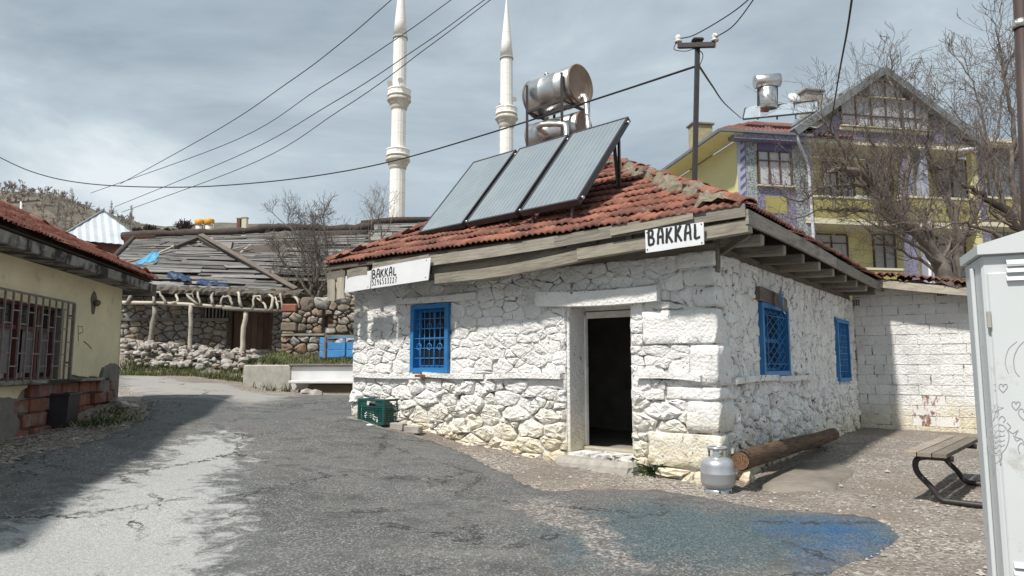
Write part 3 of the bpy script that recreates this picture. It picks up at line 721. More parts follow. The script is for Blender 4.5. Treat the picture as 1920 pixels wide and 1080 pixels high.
# windows
def barwin(axis,a0,a1,z0,z1,pattern,nv,nh):
    """frame, inner sash, pane and grille of one opening; axis 'f' front or 's' side wall"""
    T=(lambda x,y,z:(x,y,z)) if axis=='f' else (lambda x,y,z:(-y,x,z))
    def mk(bars,name,mat,parent=shop):
        mb=MB()
        for p0,p1,w_,t_ in bars: mb.bar(T(*p0),T(*p1),w_,t_,up=T(0,1,0),b=.004)
        return mb.build(name,mat,parent)
    f=.075; W_=a1-a0
    fr=mk([((a0+f/2,-.0,z0),(a0+f/2,-.0,z1),f,.14),((a1-f/2,-.0,z0),(a1-f/2,-.0,z1),f,.14),((a0+f,0,z1-f/2),(a1-f,0,z1-f/2),f,.14),((a0+f,0,z0+f/2),(a1-f,0,z0+f/2),f,.14)],'window',M['blue'])
    i0,i1,k0,k1=a0+f,a1-f,z0+f,z1-f; s=.045; ym=.09
    mk([((i0+s/2,ym,k0),(i0+s/2,ym,k1),s,.05),((i1-s/2,ym,k0),(i1-s/2,ym,k1),s,.05),(((i0+i1)/2,ym,k0),((i0+i1)/2,ym,k1),s*.8,.045),((i0,ym+.003,k0+s/2),(i1,ym+.003,k0+s/2),s,.045),((i0,ym+.003,k1-s/2),(i1,ym+.003,k1-s/2),s,.045),((i0,ym+.003,(k0+k1)/2),(i1,ym+.003,(k0+k1)/2),s*1.3,.04)],'sash',M['blue'],fr)
    mb=MB(); pts=[T(i0,ym+.012,k0),T(i1,ym+.012,k0),T(i1,ym+.016,k1),T(i0,ym+.016,k1)]; mb.add(pts,[[0,1,2,3]]); mb.build('pane',M['glass'],fr)
    mb=MB(); yb=-.035; rr=.008
    if pattern=='scroll':
        for i in range(1,nv): x=i0+(i1-i0)*i/nv; mb.tube([T(x,yb,k0),T(x,yb,k1)],rr*.8,5)
        for i in range(1,nh): z=k0+(k1-k0)*i/nh; mb.tube([T(i0,yb+.01,z),T(i1,yb+.01,z)],rr*.8,5)
        for zc in (k0+(k1-k0)*.36,k0+(k1-k0)*.70):
            for i in range(nv):
                if i%2: continue
                x=i0+(i1-i0)*(i+1)/nv; R0=(i1-i0)/nv*.45
                mb.tube([T(x+R0*math.cos(a),yb-.008,zc+R0*math.sin(a)) for a in np.linspace(0,2*PI,11)],rr*.7,4,False)
    elif pattern=='lattice':
        n=7; W_=i1-i0; H_=k1-k0
        for i in range(-n,n+4):
            for sgn in(1,-1):
                pts=[]
                for q in np.linspace(0,1,9):
                    z=k0+H_*q; x=i0+W_*(i/4.0)+sgn*W_*1.6*(q-.5)+W_*.3
                    if i0<=x<=i1: pts.append(T(x,yb-.006*sgn,z))
                if len(pts)>1: mb.tube(pts,rr,4)
        for q in (k0+.1,k1-.1): mb.tube([T(i0,yb,q),T(i1,yb,q)],rr,5)
    else:
        for i in range(1,nv): x=i0+(i1-i0)*i/nv; mb.tube([T(x,yb,k0),T(x,yb,k1)],rr,5)
        for i in range(1,nh): z=k0+(k1-k0)*i/nh; mb.tube([T(i0,yb+.01,z),T(i1,yb+.01,z)],rr,5)
    mb.build('grille',M['blue_pale'] if pattern!='lattice' else M['blue'],fr)
    return fr,T
fr,T=barwin('f',WX0,WX1,WZ0,WZ1,'scroll',6,6)
mb=MB()
for x,z,a in [(WX0+.28,WZ0+.16,.07),(WX0+.5,WZ0+.2,.09)]: mb.lathe([(.03,0),(a*.5,.02),(a*.5,.14),(.02,.2),(.018,.26)],10,(x,.3,z-.06))
mb.box((WX1-.22,.28,WZ0+.2),(.13,.1,.2)); mb.build('shelf_goods',M['whitep'],shop)
mb=MB(); mb.box(((WX0+WX1)/2,-.04,WZ0-.05),(WX1-WX0-.06,.1,.06),.01); mb.build('window_sill',M['brick'],shop)
barwin('s',A0,A1,AZ0,AZ1,'lattice',6,6)
barwin('s',B0,B1,BZ0,BZ1,'grid',7,9)
plank('lintel',(.05,A0-.12,AZ1+.11),(.05,A1-.1,AZ1+.02),.06,.2,(0,0,1),M['wood_dark'],shop)
# roof: timbers, deck, tiles
EO=.5; ER=.6; EL=-HF.py(613,508,-.5)[0]-LW; EZ=3.30; TP=math.tan(R(29.5))
X0,X1,Y0,Y1=-LW-EL,ER,-EO,DW+.45
half=(X1-X0)/2; AX=(X0+X1)/2; AYa=Y0+half; AYb=max(AYa+.3,Y1-half); RZ_=EZ+half*TP
SAGL=-.0
mb=MB()
vs=[(X0,Y0,EZ),(X1,Y0,EZ),(X1,Y1,EZ),(X0,Y1,EZ),(AX,AYa,RZ_),(AX,AYb,RZ_)]
lo=[(a,b,c-.07) for a,b,c in vs]
mb.add(vs+lo,[[0,1,4],[1,2,5,4],[2,3,5],[3,0,4,5],[7,6,10],[8,7,10,11],[9,8,11],[6,9,11,10],[0,6,7,1],[1,7,8,2],[2,8,9,3],[3,9,6,0]])
roof=mb.build('roof_deck',M['wood_dark'],shop)
def tile_mesh(wd,ln,amp,name,mat,n=10,th=.028,lip=.042):
    mb=MB(); vs=[]
    for y,zo in((0,lip),(ln,-.006)):
        for i in range(n+1):
            f=i/n; z=amp*(.5-.5*math.cos(f*4*PI))**.8+zo; vs.append(((f-.5)*wd*1.06,y,z))
    m=n+1; fs=[[i,i+1,m+i+1,m+i] for i in range(n)]
    k=len(vs); vs+=[(x,y,z-th) for x,y,z in vs[:m]]
    fs+=[[k+i,k+i+1,i+1,i] for i in range(n)]
    fs+=[[i+1,k+i+1,k+i,i] for i in []]
    mb.add(vs,fs,True); return mb.mesh(name,mat)
TW=.205; TL=.325
def lay_tiles(parent,origin,xd,up,width,rows,inside,mat,name,maxparts,tw=TW,tl=TL,seed=1,amp=.03,stuffname='more_tiles',lip=.042):
    """rows of roll tiles on a slope; inside(x,s) says whether a tile stands there"""
    rr=random.Random(seed); mes=[tile_mesh(tw,tl*1.16,amp*k,name,mat,10,.03,lip) for k in(1,.92,1.06)]
    X=Vector(xd).normalized(); U=Vector(up).normalized(); Nn=X.cross(U); lst=[]
    for j in range(rows):
        s=j*tl; 
        for i in range(int(width/tw)+1):
            x=(i+.5)*tw+(tw*.5 if j%2 else 0)*0
            if inside(x,s+tl*.5): lst.append((j,x,s))
    rest=MB(); n=0
    for j,x,s in lst:
        a=rr.gauss(0,.014); tip=rr.gauss(.0,.010); lift=max(-.004,rr.gauss(.004,.006))
        p=Vector(origin)+X*(x+rr.gauss(0,.006))+U*(s-.03+rr.gauss(0,.009))+Nn*(.03+lift)
        Xr=(X*math.cos(a)+U*math.sin(a)); Ur=(U*math.cos(a)-X*math.sin(a)); Ur=(Ur+Nn*tip).normalized(); Nr=Xr.cross(Ur)
        Mx=Matrix((Xr,Ur,Nr)).transposed().to_4x4(); Mx.translation=p; me=rr.choice(mes)
        if n<maxparts: inst(me,name,parent,Mx); n+=1
        else: rest.add([Mx@v.co for v in me.vertices],[list(q.vertices) for q in me.polygons],True)
    if rest.v: rest.build(stuffname,mat,parent,'stuff')
    return n
SL=half/math.cos(R(29.5)); cs,sn=math.cos(R(29.5)),math.sin(R(29.5))
nt_=lay_tiles(shop,(X0,Y0,EZ),(1,0,0),(0,cs,sn),X1-X0,int(SL/TL)+1,lambda x,s:s*cs-.12<x<(X1-X0)-s*cs+.12 and s<SL+.05,M['tile'],'roof_tile',265,seed=4)
lay_tiles(shop,(X1,Y0,EZ),(0,1,0),(-cs,0,sn),Y1-Y0,int(SL/TL)+1,lambda x,s:s*cs-.1<x<(Y1-Y0)-s*cs+.1 and s<SL,M['tile'],'roof_tile',0,seed=5,stuffname='side_tiles')
lay_tiles(shop,(X0,Y1,EZ),(0,-1,0),(cs,0,sn),Y1-Y0,int(SL/TL)+1,lambda x,s:s*cs-.1<x<(Y1-Y0)-s*cs+.1 and s<SL,M['tile'],'roof_tile',0,seed=6,stuffname='side_tiles')
print('front tiles',nt_)
# hip and ridge caps
rh=random.Random(9)
def cap_mesh(l=.42,r0=.115,r1=.09):
    mb=MB(); vs=[]; n=6
    for x,rr_ in((0,r0),(l,r1)):
        for i in range(n+1):
            a=PI*i/n; vs.append((x,rr_*math.cos(a),rr_*.72*math.sin(a)))
    m=n+1; fs=[[i+1,i,m+i,m+i+1] for i in range(n)]; k=len(vs)
    vs+=[(x,y*.86,z*.86-.005) for x,y,z in vs[:m]]; fs+=[[i,i+1,k+i+1,k+i] for i in range(n)]
    mb.add(vs,fs,True); return mb.mesh('hip_tile',M['tile'])
capm=cap_mesh()
def caps(p0,p1,parent,me,step=.33,skip=()):
    p0,p1=Vector(p0),Vector(p1); d=(p1-p0); l=d.length; d.normalize(); k=0; s=0
    while s<l-.1:
        if k not in skip:
            dd=(d+Vector((rh.gauss(0,.04),rh.gauss(0,.04),rh.gauss(0,.03)))).normalized()
            inst(me,'hip_tile',parent,frameM(p0+d*s+Vector((rh.gauss(0,.015),rh.gauss(0,.015),.05+rh.gauss(0,.01))),dd,(0,0,1)))
        s+=step+rh.gauss(0,.015); k+=1
caps((X1,Y0,EZ+.02),(AX,AYa,RZ_+.03),shop,capm); caps((X0,Y0,EZ+.02),(AX,AYa,RZ_+.03),shop,capm); caps((AX,AYa,RZ_+.02),(AX,AYb,RZ_+.02),shop,capm)
# crumbling mortar bed along the hips
def bed(p0,p1,side,wd,name,seed,h=.07):
    r_=random.Random(seed); p0,p1=Vector(p0),Vector(p1); d=p1-p0; n=46; m=6; vs=[]; fs=[]; side=Vector(side)
    for i in range(n+1):
        f=i/n; ww=wd*(.55+.6*abs(math.sin(f*9+seed))+r_.uniform(-.2,.25))*(1.25-.55*f)
        for j in range(m+1):
            q=j/m; e=math.sin(q*PI)**.6*h*(.7+r_.uniform(-.3,.5)); vs.append(p0+d*f+side*(ww*q-.06)+Vector((r_.uniform(-.015,.015),r_.uniform(-.015,.015),e+.015)))
    for i in range(n):
        for j in range(m): a=i*(m+1)+j; fs.append([a,a+1,a+m+2,a+m+1])
    mb=MB(); mb.add(vs,fs,False); mb.build(name,M['cement'],shop)
bed((X1-.12,Y0+.1,EZ+.08),(AX,AYa,RZ_+.01),(-.95,-.1,-.03),.36,'mortar_bed',2,.15); bed((X0+.1,Y0+.1,EZ+.05),(AX,AYa,RZ_),(.9,-.1,-.02),.16,'mortar_bed',5)
# eave boards on the front
def fp(u,v,y=-EO-.02): 
    x,z=HF.py(u,v,y); return Vector((x,y,z))
def eave_plank(name,u0,v0,u1,v1,wpx,y,mat,th=.035,j=.06):
    a=fp(u0,v0,y); b=fp(u1,v1,y); hpx=abs(HF.py((u0+u1)/2,(v0+v1)/2+wpx,y)[1]-HF.py((u0+u1)/2,(v0+v1)/2,y)[1])
    return plank(name,a,b,th,hpx,(0,0,1),mat,shop,j,segs=6)
eave_plank('eave_board',800,490,1045,453,20,-EO-.01,M['wood_grey'])
eave_plank('eave_board',1040,454,1398,394,23,-EO-.02,M['wood_grey'])
eave_plank('eave_board',1145,436,1300,404,13,-EO-.055,M['wood_pale'],.03)
eave_plank('eave_board',700,502,806,486,18,-EO-.012,M['wood_grey'])
eave_plank('eave_beam',820,523,1110,475,20,-EO+.06,M['wood_pale'],.10,.16)
eave_plank('eave_beam',1085,478,1406,424,22,-EO+.055,M['wood_pale'],.12,.1)
eave_plank('eave_board',614,521,648,516,17,-EO-.012,M['wood_grey']); eave_plank('eave_board',652,514,690,508,15,-EO-.07,M['wood_grey'])
for u,dv in ((622,-2),(640,-6)):
    a=fp(u,526+dv,-EO-.02); b=fp(u,566+dv,-EO-.02); plank('end_board',a,b,.2,.025,(0,1,0),M['wood_pale'],shop,.08)
# beam ends and rafters under the eaves
a=fp(905,513,-.35); mb=MB(); mb.bar((a.x,-.42,a.z),(a.x,.1,a.z),.2,.16,b=.03); mb.build('beam_end',M['wood_pale'],shop)
for i in range(14):
    x=-LW+.2+i*(LW-.1)/13; mb=MB(); mb.bar((x,-EO+.02,EZ-.13),(x,.3,EZ-.13+.8*TP*.4),.09,.1,b=.01); mb.build('rafter',M['wood_dark'],shop)
mb=MB(); mb.box((-LW/2,.1,WT+.06),(LW+.1,.16,.14),.02); mb.build('wall_plate',M['wood_pale'],shop)
mb=MB(); mb.box((-.1,DW/2,WT+.06),(.16,DW-.3,.14),.02); mb.build('wall_plate',M['wood_dark'],shop)
# right eave: fascia boards and rafter ends
plank('eave_board',(X1+.01,Y0-.02,EZ-.075),(X1+.01,3.9,EZ-.085),.04,.17,(0,0,1),M['wood_grey'],shop,.06); plank('eave_board',(X1+.012,3.92,EZ-.09),(X1+.012,Y1-.3,EZ-.10),.04,.17,(0,0,1),M['wood_grey'],shop,.06)
eave_plank('eave_board',812,510,1230,446,26,-EO+.10,M['wood_grey'])
for i in range(9):
    y=.15+i*.93; mb=MB(); mb.bar((-.3,y,EZ-.20),(X1-.03,y+.03,EZ-.235),.13,.14,b=.015); mb.build('rafter',M['wood_grey'],shop)
mb=MB(); mb.bar((.02,.2,WT-.0),(X1-.1,-.1,EZ-.2),.05,.06); mb.bar((.03,.05,WT-.25),(.03,.08,EZ-.15),.1,.06); mb.build('brace',M['wood_grey'],shop)
# ------------------------------------------------------------------ signs with hand-painted writing
G={'B':[[(0,0),(0,1)],[(0,1),(.5,.95),(.62,.78),(.5,.58),(.05,.52)],[(.05,.52),(.6,.45),(.75,.25),(.6,.06),(0,0)]],
'A':[[(0,0),(.08,.6),(.25,.98),(.6,.98),(.72,.6),(.75,0)],[(.1,.42),(.72,.46)]],
'K':[[(0,0),(.05,1)],[(.72,1.0),(.16,.46)],[(.22,.5),(.80,.0)]],
'L':[[(.12,1),(.05,.12),(.2,.03),(.75,.12)]],
'5':[[(.6,1),(.15,.95),(.1,.6),(.45,.62),(.62,.35),(.4,.05),(.05,.05)]],
'3':[[(.08,.9),(.4,1),(.55,.8),(.25,.55),(.58,.35),(.4,.05),(.05,.1)]],
'9':[[(.55,.75),(.3,.5),(.08,.7),(.25,.97),(.52,.92),(.55,.6),(.45,.0)]],
'6':[[(.5,1),(.15,.6),(.1,.2),(.35,.0),(.58,.2),(.45,.45),(.12,.3)]],
'2':[[(.08,.8),(.3,1),(.55,.8),(.4,.45),(.05,.03),(.6,.08)]],
'7':[[(.05,.95),(.6,.95),(.4,.5),(.3,0)],[(.2,.5),(.55,.52)]]}
def lettering(text,x,z,h,wd,gap,rad,y,slope=0,seed=1):
    mb=MB(); r_=random.Random(seed)
    for k,ch in enumerate(text):
        for st in G[ch]:
            pts=[]
            for i in range(len(st)):
                pts.append(st[i])
                if i<len(st)-1: pts.append(((st[i][0]+st[i+1][0])/2,(st[i][1]+st[i+1][1])/2))
            P=[(x+k*gap+px_*wd+r_.uniform(-.003,.003),y,z+slope*(k*gap+px_*wd)+pz*h*(1+.05*math.sin(k*2.1))) for px_,pz in pts]
            mb.tube(P,[rad*(.85+.3*r_.random()) for _ in P],6,True,False,(1,y,.22))
    return mb
def board(px,y,th=.02):
    poly=[HF.py(u,v,y) for u,v in px]; return poly
sy=-EO-.085
s1=thing('shop_sign','long white board sign reading BAKKAL 5396533227 under left end of the eaves','sign',HF.w(*HF.py(725,545,sy)[:1],sy,HF.py(725,545,sy)[1]),HF.a)
ox,oz=HF.py(725,545,sy)
def brd(parent,px,name,mat=M['sign'],y0=0,th=.014,lab=None):
    mb=MB(); mb.slab([(x-ox,z-oz) for x,z in board(px,sy)],y0,y0+th); return mb.build(name,mat,parent,label=lab)
brd(s1,[(648,518),(696,507),(694,541),(646,549)],'panel'); brd(s1,[(697.5,504),(750,493),(808,483),(803,525),(750,533),(696,541)],'panel',y0=-.002)
bx,bz=HF.py(699,519,sy); ex,_=HF.py(746,519,sy); gp=(ex-bx)/6
lettering('BAKKAL',bx-ox,bz-oz-.03,.14,gp*.84,gp,.0125,-.004,.02,3).build('lettering',M['ink_and_dark'],s1)
bx,bz=HF.py(698,533,sy); gp=(HF.py(746,533,sy)[0]-bx)/10
lettering('5396533227',bx-ox,bz-oz-.025,.10,gp*.8,gp,.0075,-.004,.02,4).build('phone_number',M['ink_and_dark'],s1)
ox,oz=HF.py(1265,470,sy)
s2=thing('shop_sign','small white board sign with bold black BAKKAL beside the front roof corner','sign',HF.w(ox,sy,oz),HF.a)
mb=MB(); P=[(1209.5,432),(1250,426),(1319,416),(1320,458),(1300,461),(1270,465),(1240,470),(1211,474)]; mb.slab([(x-ox,z-oz) for x,z in board(P,sy)],0,.016); mb.build('panel',M['sign'],s2)
bx,bz=HF.py(1217,460,sy); ex,_=HF.py(1321,459,sy); gp=(ex-bx)/6
lettering('BAKKAL',bx-ox,bz-oz,.19,gp*.78,gp,.0165,-.004,.02,7).build('lettering',M['ink_and_dark'],s2)
for s_,pts_ in((s1,((652,522),(690,538),(702,507),(800,488),(798,520),(702,534))),(s2,((1213,436),(1315,420),(1316,455),(1214,468)))):
    for u,v in pts_:
        x,z=HF.py(u,v,sy); o_=HF.loc(Vector(s_.location)); mb=MB(); mb.lathe([(.009,0),(.007,.005),(.002,.007)],8,(x-o_.x,-.003,z-o_.z),Matrix.Rotation(PI/2,3,'X')); mb.build('nail',M['rust'],s_)
# round white dish-shaped plate beside the side window
q,zz=HF.pxx(1459,562,.12); t0=thing('wall_plate_disc','white and blue curved plate stuck on wall beside lattice window','wall plate',HF.w(.1,q,zz),HF.a)
mb=MB(); n=14; vs=[]; fs=[]
for i in range(n+1):
    a=-PI*.55+PI*1.1*i/n
    for rr_,dx in((.06,.02),(.22,.12)): vs.append((dx,-rr_*math.cos(a)*.8,rr_*math.sin(a)))
for i in range(n): fs.append([2*i,2*i+1,2*i+3,2*i+2])
vs+=[(x-.012,y,z) for x,y,z in vs]; m=2*(n+1); fs+=[[m+f[3],m+f[2],m+f[1],m+f[0]] for f in fs[:n]]+[[1,m+1,m+3,3]]*0
mb.add(vs,fs,True); mb.build('plate',M['sign'],t0)
mb=MB()
for i in range(5):
    a=-.5+.28*i
    mb.box((.13,-.16*math.cos(a)*.8-.02,.16*math.sin(a)),(.01,.05,.035),.003)
mb.build('blue_mark',M['blue_pale'],t0)
# ------------------------------------------------------------------ block annex
BF=Frame(HF.w(.0,DW).x,HF.w(.0,DW).y,HF.a)      # x along the annex front, facing -y
ann=thing('block_annex','low annex of white painted hollow blocks with rusty sloping roof','annex',HF.w(0,DW,0),HF.a)
AW=4.6; topz=lambda x:BF.py(1602,528)[1]-.18*x
mb=MB(); mb.slab([(0.0,-.3),(AW,-.3),(AW,topz(AW)-.02),(0,topz(0)-.02)],.014,.28); mb.slab([(0.0,-.3),(AW,-.3),(AW,topz(AW)-.02),(0,topz(0)-.02)],3.0,3.2); mb.build('wall',M['mortar'],ann)
bz=.1; rb=random.Random(17); row=0; bh=.205; bw=.40; nb=0; gaps=[(1.45,.9,)]
blocks=MB()
vent=[]
while bz<topz(0)-.05:
    x=.02-(bw/2 if row%2 else 0)-rb.uniform(0,.1)
    while x<AW:
        wd=bw*rb.choice([1,1,1,1,.72,.5]); a=max(x,.02); b=min(x+wd,AW); z1=min(bz+bh,topz((a+b)/2)-.03)
        if b-a>.06 and z1-bz>.05:
            isvent=(row==12 and a<.2) or (row==12 and 1.6<a<1.95)
            mb=MB(); wv=rb.uniform(-.006,.008)
            mb.box(((a+b)/2,.05+wv,(bz+z1)/2),(b-a-.006-rb.choice([0,0,0,.005,.026]),.1,z1-bz-.004-rb.choice([0,0,.003,.008])),.006)
            mb.v=[(p[0]+rb.uniform(-.003,.003),p[1],p[2]+rb.uniform(-.004,.004)) for p in mb.v]
            mb.build('block',M['chip'] if row in(1,2,3) and a>.5 and rb.random()<.28 else M['wblock'],ann); nb+=1
        x+=wd+.004
    bz+=bh+.004; row+=1
print('blocks',nb,row)
for u,v in((1604,568),(1766,549)):
    x,z=BF.py(u,v); mb=MB()
    for i in range(4):
        for j in range(3): mb.box((x-.07+i*.045,-.004,z-.045+j*.045),(.03,.012,.03))
    mb.build('vent_hole_dark',M['ink_and_dark'],ann)  # raised black squares stand in for the dark inside the vents
rz=topz(0)
# roof of the annex: sheet with rolls, verge board, scraps of tile
mb=MB()
def rp(x,y): return Vector((x,y,topz(x)+.10))
ny=24; vs=[]; fs=[]; xs=np.linspace(-.05,AW+.3,40)
for i,x in enumerate(xs):
    for j in range(2): y=(-.5,3.4)[j]; p=rp(x,y); vs.append((p.x,p.y,p.z+.03*math.sin(i*1.9)+.02*math.sin(i*.7)))
for i in range(39): fs.append([2*i,2*i+2,2*i+3,2*i+1])
mb.add(vs,fs,True); mb.build('roof_sheet',M['rust'],ann)
plank('verge_board',(.05,-.45,topz(.05)+.0),(2.4,-.45,topz(2.4)+.0),.05,.16,(0,0,1),M['wood_pale'],ann,.08); plank('verge_board',(2.42,-.44,topz(2.4)+.01),(AW+.2,-.44,topz(AW+.2)+.01),.05,.15,(0,0,1),M['wood_grey'],ann,.08)
for i in range(24):
    x=-.02+i*.19+rb.uniform(-.03,.03); mb=MB(); p=rp(x,-.55); inst(tile_mesh(.26,.5,.05,'roof_tile',M['rust']),'roof_tile',ann,Matrix.Translation(p+Vector((0,0,.03+rb.uniform(0,.03))))@Matrix.Rotation(rb.uniform(-.25,.25),4,'Z')@Matrix.Rotation(rb.uniform(-.1,.12),4,'X')@Matrix.Rotation(R(10),4,'Y'))
plank('roof_batten',(.3,-.35,topz(.3)+.06),(AW,-.35,topz(AW)+.06),.06,.05,(0,0,1),M['wood_dark'],ann)
# ------------------------------------------------------------------ solar heater on the shop roof
def solve_panels():
    d=HF.a; Yb=11.75
    p=at(784,436,Yb); yaw=math.atan2(-.69,.725); wv=Vector((math.cos(yaw),math.sin(yaw),0)); hv=Vector((-wv.y,wv.x,0))
    return p,wv,hv
PP,PWv,PHv=solve_panels()
PWID,PLEN=1.10,2.0; PT=R(50); PITCHX=1.185
pu=PHv*math.cos(PT)+Vector((0,0,math.sin(PT))); pn=PWv.cross(pu)      # outward normal
names=['left','middle','right']
for k in range(3):
    o=thing('solar_collector',['leftmost of three flat solar collectors on the red tiled roof','middle of three flat solar collectors on the red tiled roof','rightmost and highest of three flat solar collectors, beside the roof hip'][k],'solar panel',(0,0,0),0,'flat solar collectors on the shop roof')
    Mx=Matrix((PWv,pu,pn)).transposed().to_4x4(); Mx.translation=PP+PWv*(PITCHX*k); o.matrix_basis=Mx
    th=.10; e=.035
    mb=MB(); mb.box((PWID/2,e/2,-th/2),(PWID,e,th),.004); mb.box((PWID/2,PLEN-e/2,-th/2),(PWID,e,th),.004); mb.box((e/2,PLEN/2,-th/2),(e,PLEN-2*e,th),.004); mb.box((PWID-e/2,PLEN/2,-th/2),(e,PLEN-2*e,th),.004); mb.box((PWID/2,PLEN/2,-th+.01),(PWID-2*e,PLEN-2*e,.018)); mb.build('frame',M['collector'],o)
    mb=MB(); mb.box((PWID/2,PLEN/2,-.012),(PWID-2*e-.002,PLEN-2*e-.002,.008)); mb.build('glass_cover',M['pglass'],o)
    for x_,y_ in((.0,.10),(PWID,.10),(.0,PLEN-.1),(PWID,PLEN-.1)): 
        s_=-1 if x_==0 else 1
        mb=MB(); mb.tube([(x_,y_,-.05),(x_+s_*.035,y_,-.05)],.024,8); mb.build('pipe_stub',M['foil'],o)
    # legs
    zr=lambda w_:EZ+(HF.loc(w_).y-Y0)*TP
    iM=Mx.inverted()
    for x_ in(.18,PWID-.18):
        for y_ in (.06,PLEN-.12):
            a=Mx@Vector((x_,y_,-th)); b=Vector((a.x,a.y,min(zr(a)-.02,a.z-.05)))
            mb=MB(); mb.bar(iM@a,iM@b,.035,.035); mb.build('support_leg',M['brown_metal'],o)
# storage tanks and their stand: tank axis runs with the panels
hx=HF.w(0,0,0)
def tank(px0,px1,rad,label,Y0_,Y1_,stain):
    a=at(px0[0],px0[1],Y0_); b=at(px1[0],px1[1],Y1_)
    o=thing('water_tank',label,'water tank',a,0,'solar water tanks on the shop roof')
    d=(b-a); l=d.length; d.normalize(); Mx=frameM(Vector((0,0,0)),d,(0,0,1))@Matrix.Rotation(PI/2,4,'Y')
    M3=Mx.to_3x3()
    mb=MB(); mb.lathe([(rad*.985,0),(rad,.01),(rad,l*.33),(rad*1.008,l*.335),(rad*1.008,l*.345),(rad,l*.35),(rad*.992,l*.5),(rad,l*.66),(rad*1.008,l*.665),(rad*1.008,l*.675),(rad,l*.68),(rad,l-.01),(rad*.985,l)],36,(0,0,0),M3,True,False); mb.build('shell',M['steel'],o)
    for z0,s_ in((0,-1),(l,1)):
        mb=MB(); mb.lathe([(rad*1.012,z0-s_*.03),(rad*1.012,z0+s_*.006),(rad*.95,z0+s_*.008),(rad*.9,z0-s_*.012),(rad*.7,z0-s_*.002),(rad*.66,z0-s_*.012),(rad*.4,z0-s_*.002),(rad*.36,z0-s_*.01),(.002,z0-s_*.002)],36,(0,0,0),M3,cap=False)
        mb.build('end_cap',M['steel_rust'],o)
    mb=MB(); q=M3@Vector((0,0,l*.27)); mb.lathe([(.035,0),(.035,.06),(.05,.065),(.05,.085),(.01,.09)],10,q+Vector((0,0,rad-.01))); mb.build('filler_cap',M['steel'],o)
    return a,b,d,l,o
ta=tank((1003,188),(1089,158),.375,'upper dented steel water tank lying highest above the red tiled roof',13.1,12.35,True)
tb=tank((1000,262),(1096,238),.30,'lower smaller steel water tank close behind the solar panels',13.1,12.45,True)
st=thing('tank_stand','black angle iron stand carrying the two steel water tanks','tank stand',Vector((ta[0].x,ta[0].y,0)))
so_=st.location
def bars(lst,name,mat,parent,off,w_=.045):
    for p0,p1 in lst:
        mb=MB(); mb.bar(Vector(p0)-off,Vector(p1)-off,w_,w_); mb.build(name,mat,parent)
d=ta[2]; hz=Vector((d.x,d.y,0)).normalized(); sd_=Vector((-hz.y,hz.x,0)); 
def roofz(p): 
    q=HF.loc(p); return EZ+min(q.y-Y0,X1-q.x,q.x-X0,half)*TP
fr_,bk_=-.42,.40; T0=.16; T1=ta[3]-.12
for s_ in(fr_,bk_):
    for t_ in(T0,T1):
        p=ta[0]+d*t_+sd_*s_; top=p+Vector((0,0,.12)); bot=Vector((p.x,p.y,roofz(p)-.05)); bars([(top,bot)],'post',M['black_metal'],st,so_,.05)
zt=-.40
for s_ in(fr_,bk_): 
    a=ta[0]+d*T0+sd_*s_+Vector((0,0,zt)); b=ta[0]+d*T1+sd_*s_+Vector((0,0,zt)); bars([(a,b)],'rail',M['black_metal'],st,so_)
for t_ in(T0,T1):
    a=ta[0]+d*t_+sd_*fr_+Vector((0,0,zt)); b=ta[0]+d*t_+sd_*bk_+Vector((0,0,zt)); bars([(a,b)],'rail',M['black_metal'],st,so_)
    m=(a+b)/2; 
for zt2 in(-1.12,):
    for t_ in(T0,T1): bars([(ta[0]+d*t_+sd_*fr_+Vector((0,0,zt2)),ta[0]+d*t_+sd_*bk_+Vector((0,0,zt2)))],'rail',M['black_metal'],st,so_)
def spline(P,n=8):
    P=[Vector(p) for p in P]; P=[P[0]*2-P[1]]+P+[P[-1]*2-P[-2]]; o=[]
    for i in range(1,len(P)-2):
        for k in range(n):
            t=k/n; a,b,c,e=P[i-1],P[i],P[i+1],P[i+2]
            o.append(.5*((2*b)+(c-a)*t+(2*a-5*b+4*c-e)*t*t+(3*b-a-3*c+e)*t**3))
    o.append(P[-2]); return o
pp=spline([at(1086,187,12.1),at(1094,180,12.05),at(1099,190,12.0),at(1101,215,11.9),at(1104,245,11.75)],5)
f1=thing('lagged_pipe','bent foil wrapped pipe dropping from upper tank end to right panel','pipe',pp[0]); mb=MB(); mb.tube([p-pp[0] for p in pp],[.05+.006*math.sin(i*2.2) for i in range(len(pp))],10); mb.build('pipe',M['foil'],f1)
pp=spline([at(1024,252,12.0),at(1010,240,11.7),at(1018,234,11.6),at(1050,233,11.4),at(1060,236,11.35),at(1062,252,11.3),at(1061,266,11.25)],5)
f2=thing('lagged_pipe','foil wrapped pipe looping in front of the lower tank to middle panel','pipe',pp[0]); mb=MB(); mb.tube([p-pp[0] for p in pp],[.048+.006*math.sin(i*2.2) for i in range(len(pp))],10); mb.build('pipe',M['foil'],f2)
# loose post behind right panel
a=at(1152,275,10.6); b=at(1160,348,10.6); b.z=roofz(b)-.03
po=thing('panel_prop','thin rusty prop standing on tiles behind the rightmost solar panel','prop',b); mb=MB(); mb.bar(a-b,(0,0,0),.05,.05); mb.build('post',M['brown_metal'],po); mb=MB(); mb.box((0,0,.02),(.22,.3,.03),.005,Matrix.Rotation(R(28),3,'X')); mb.build('foot_plate',M['black_metal'],po)
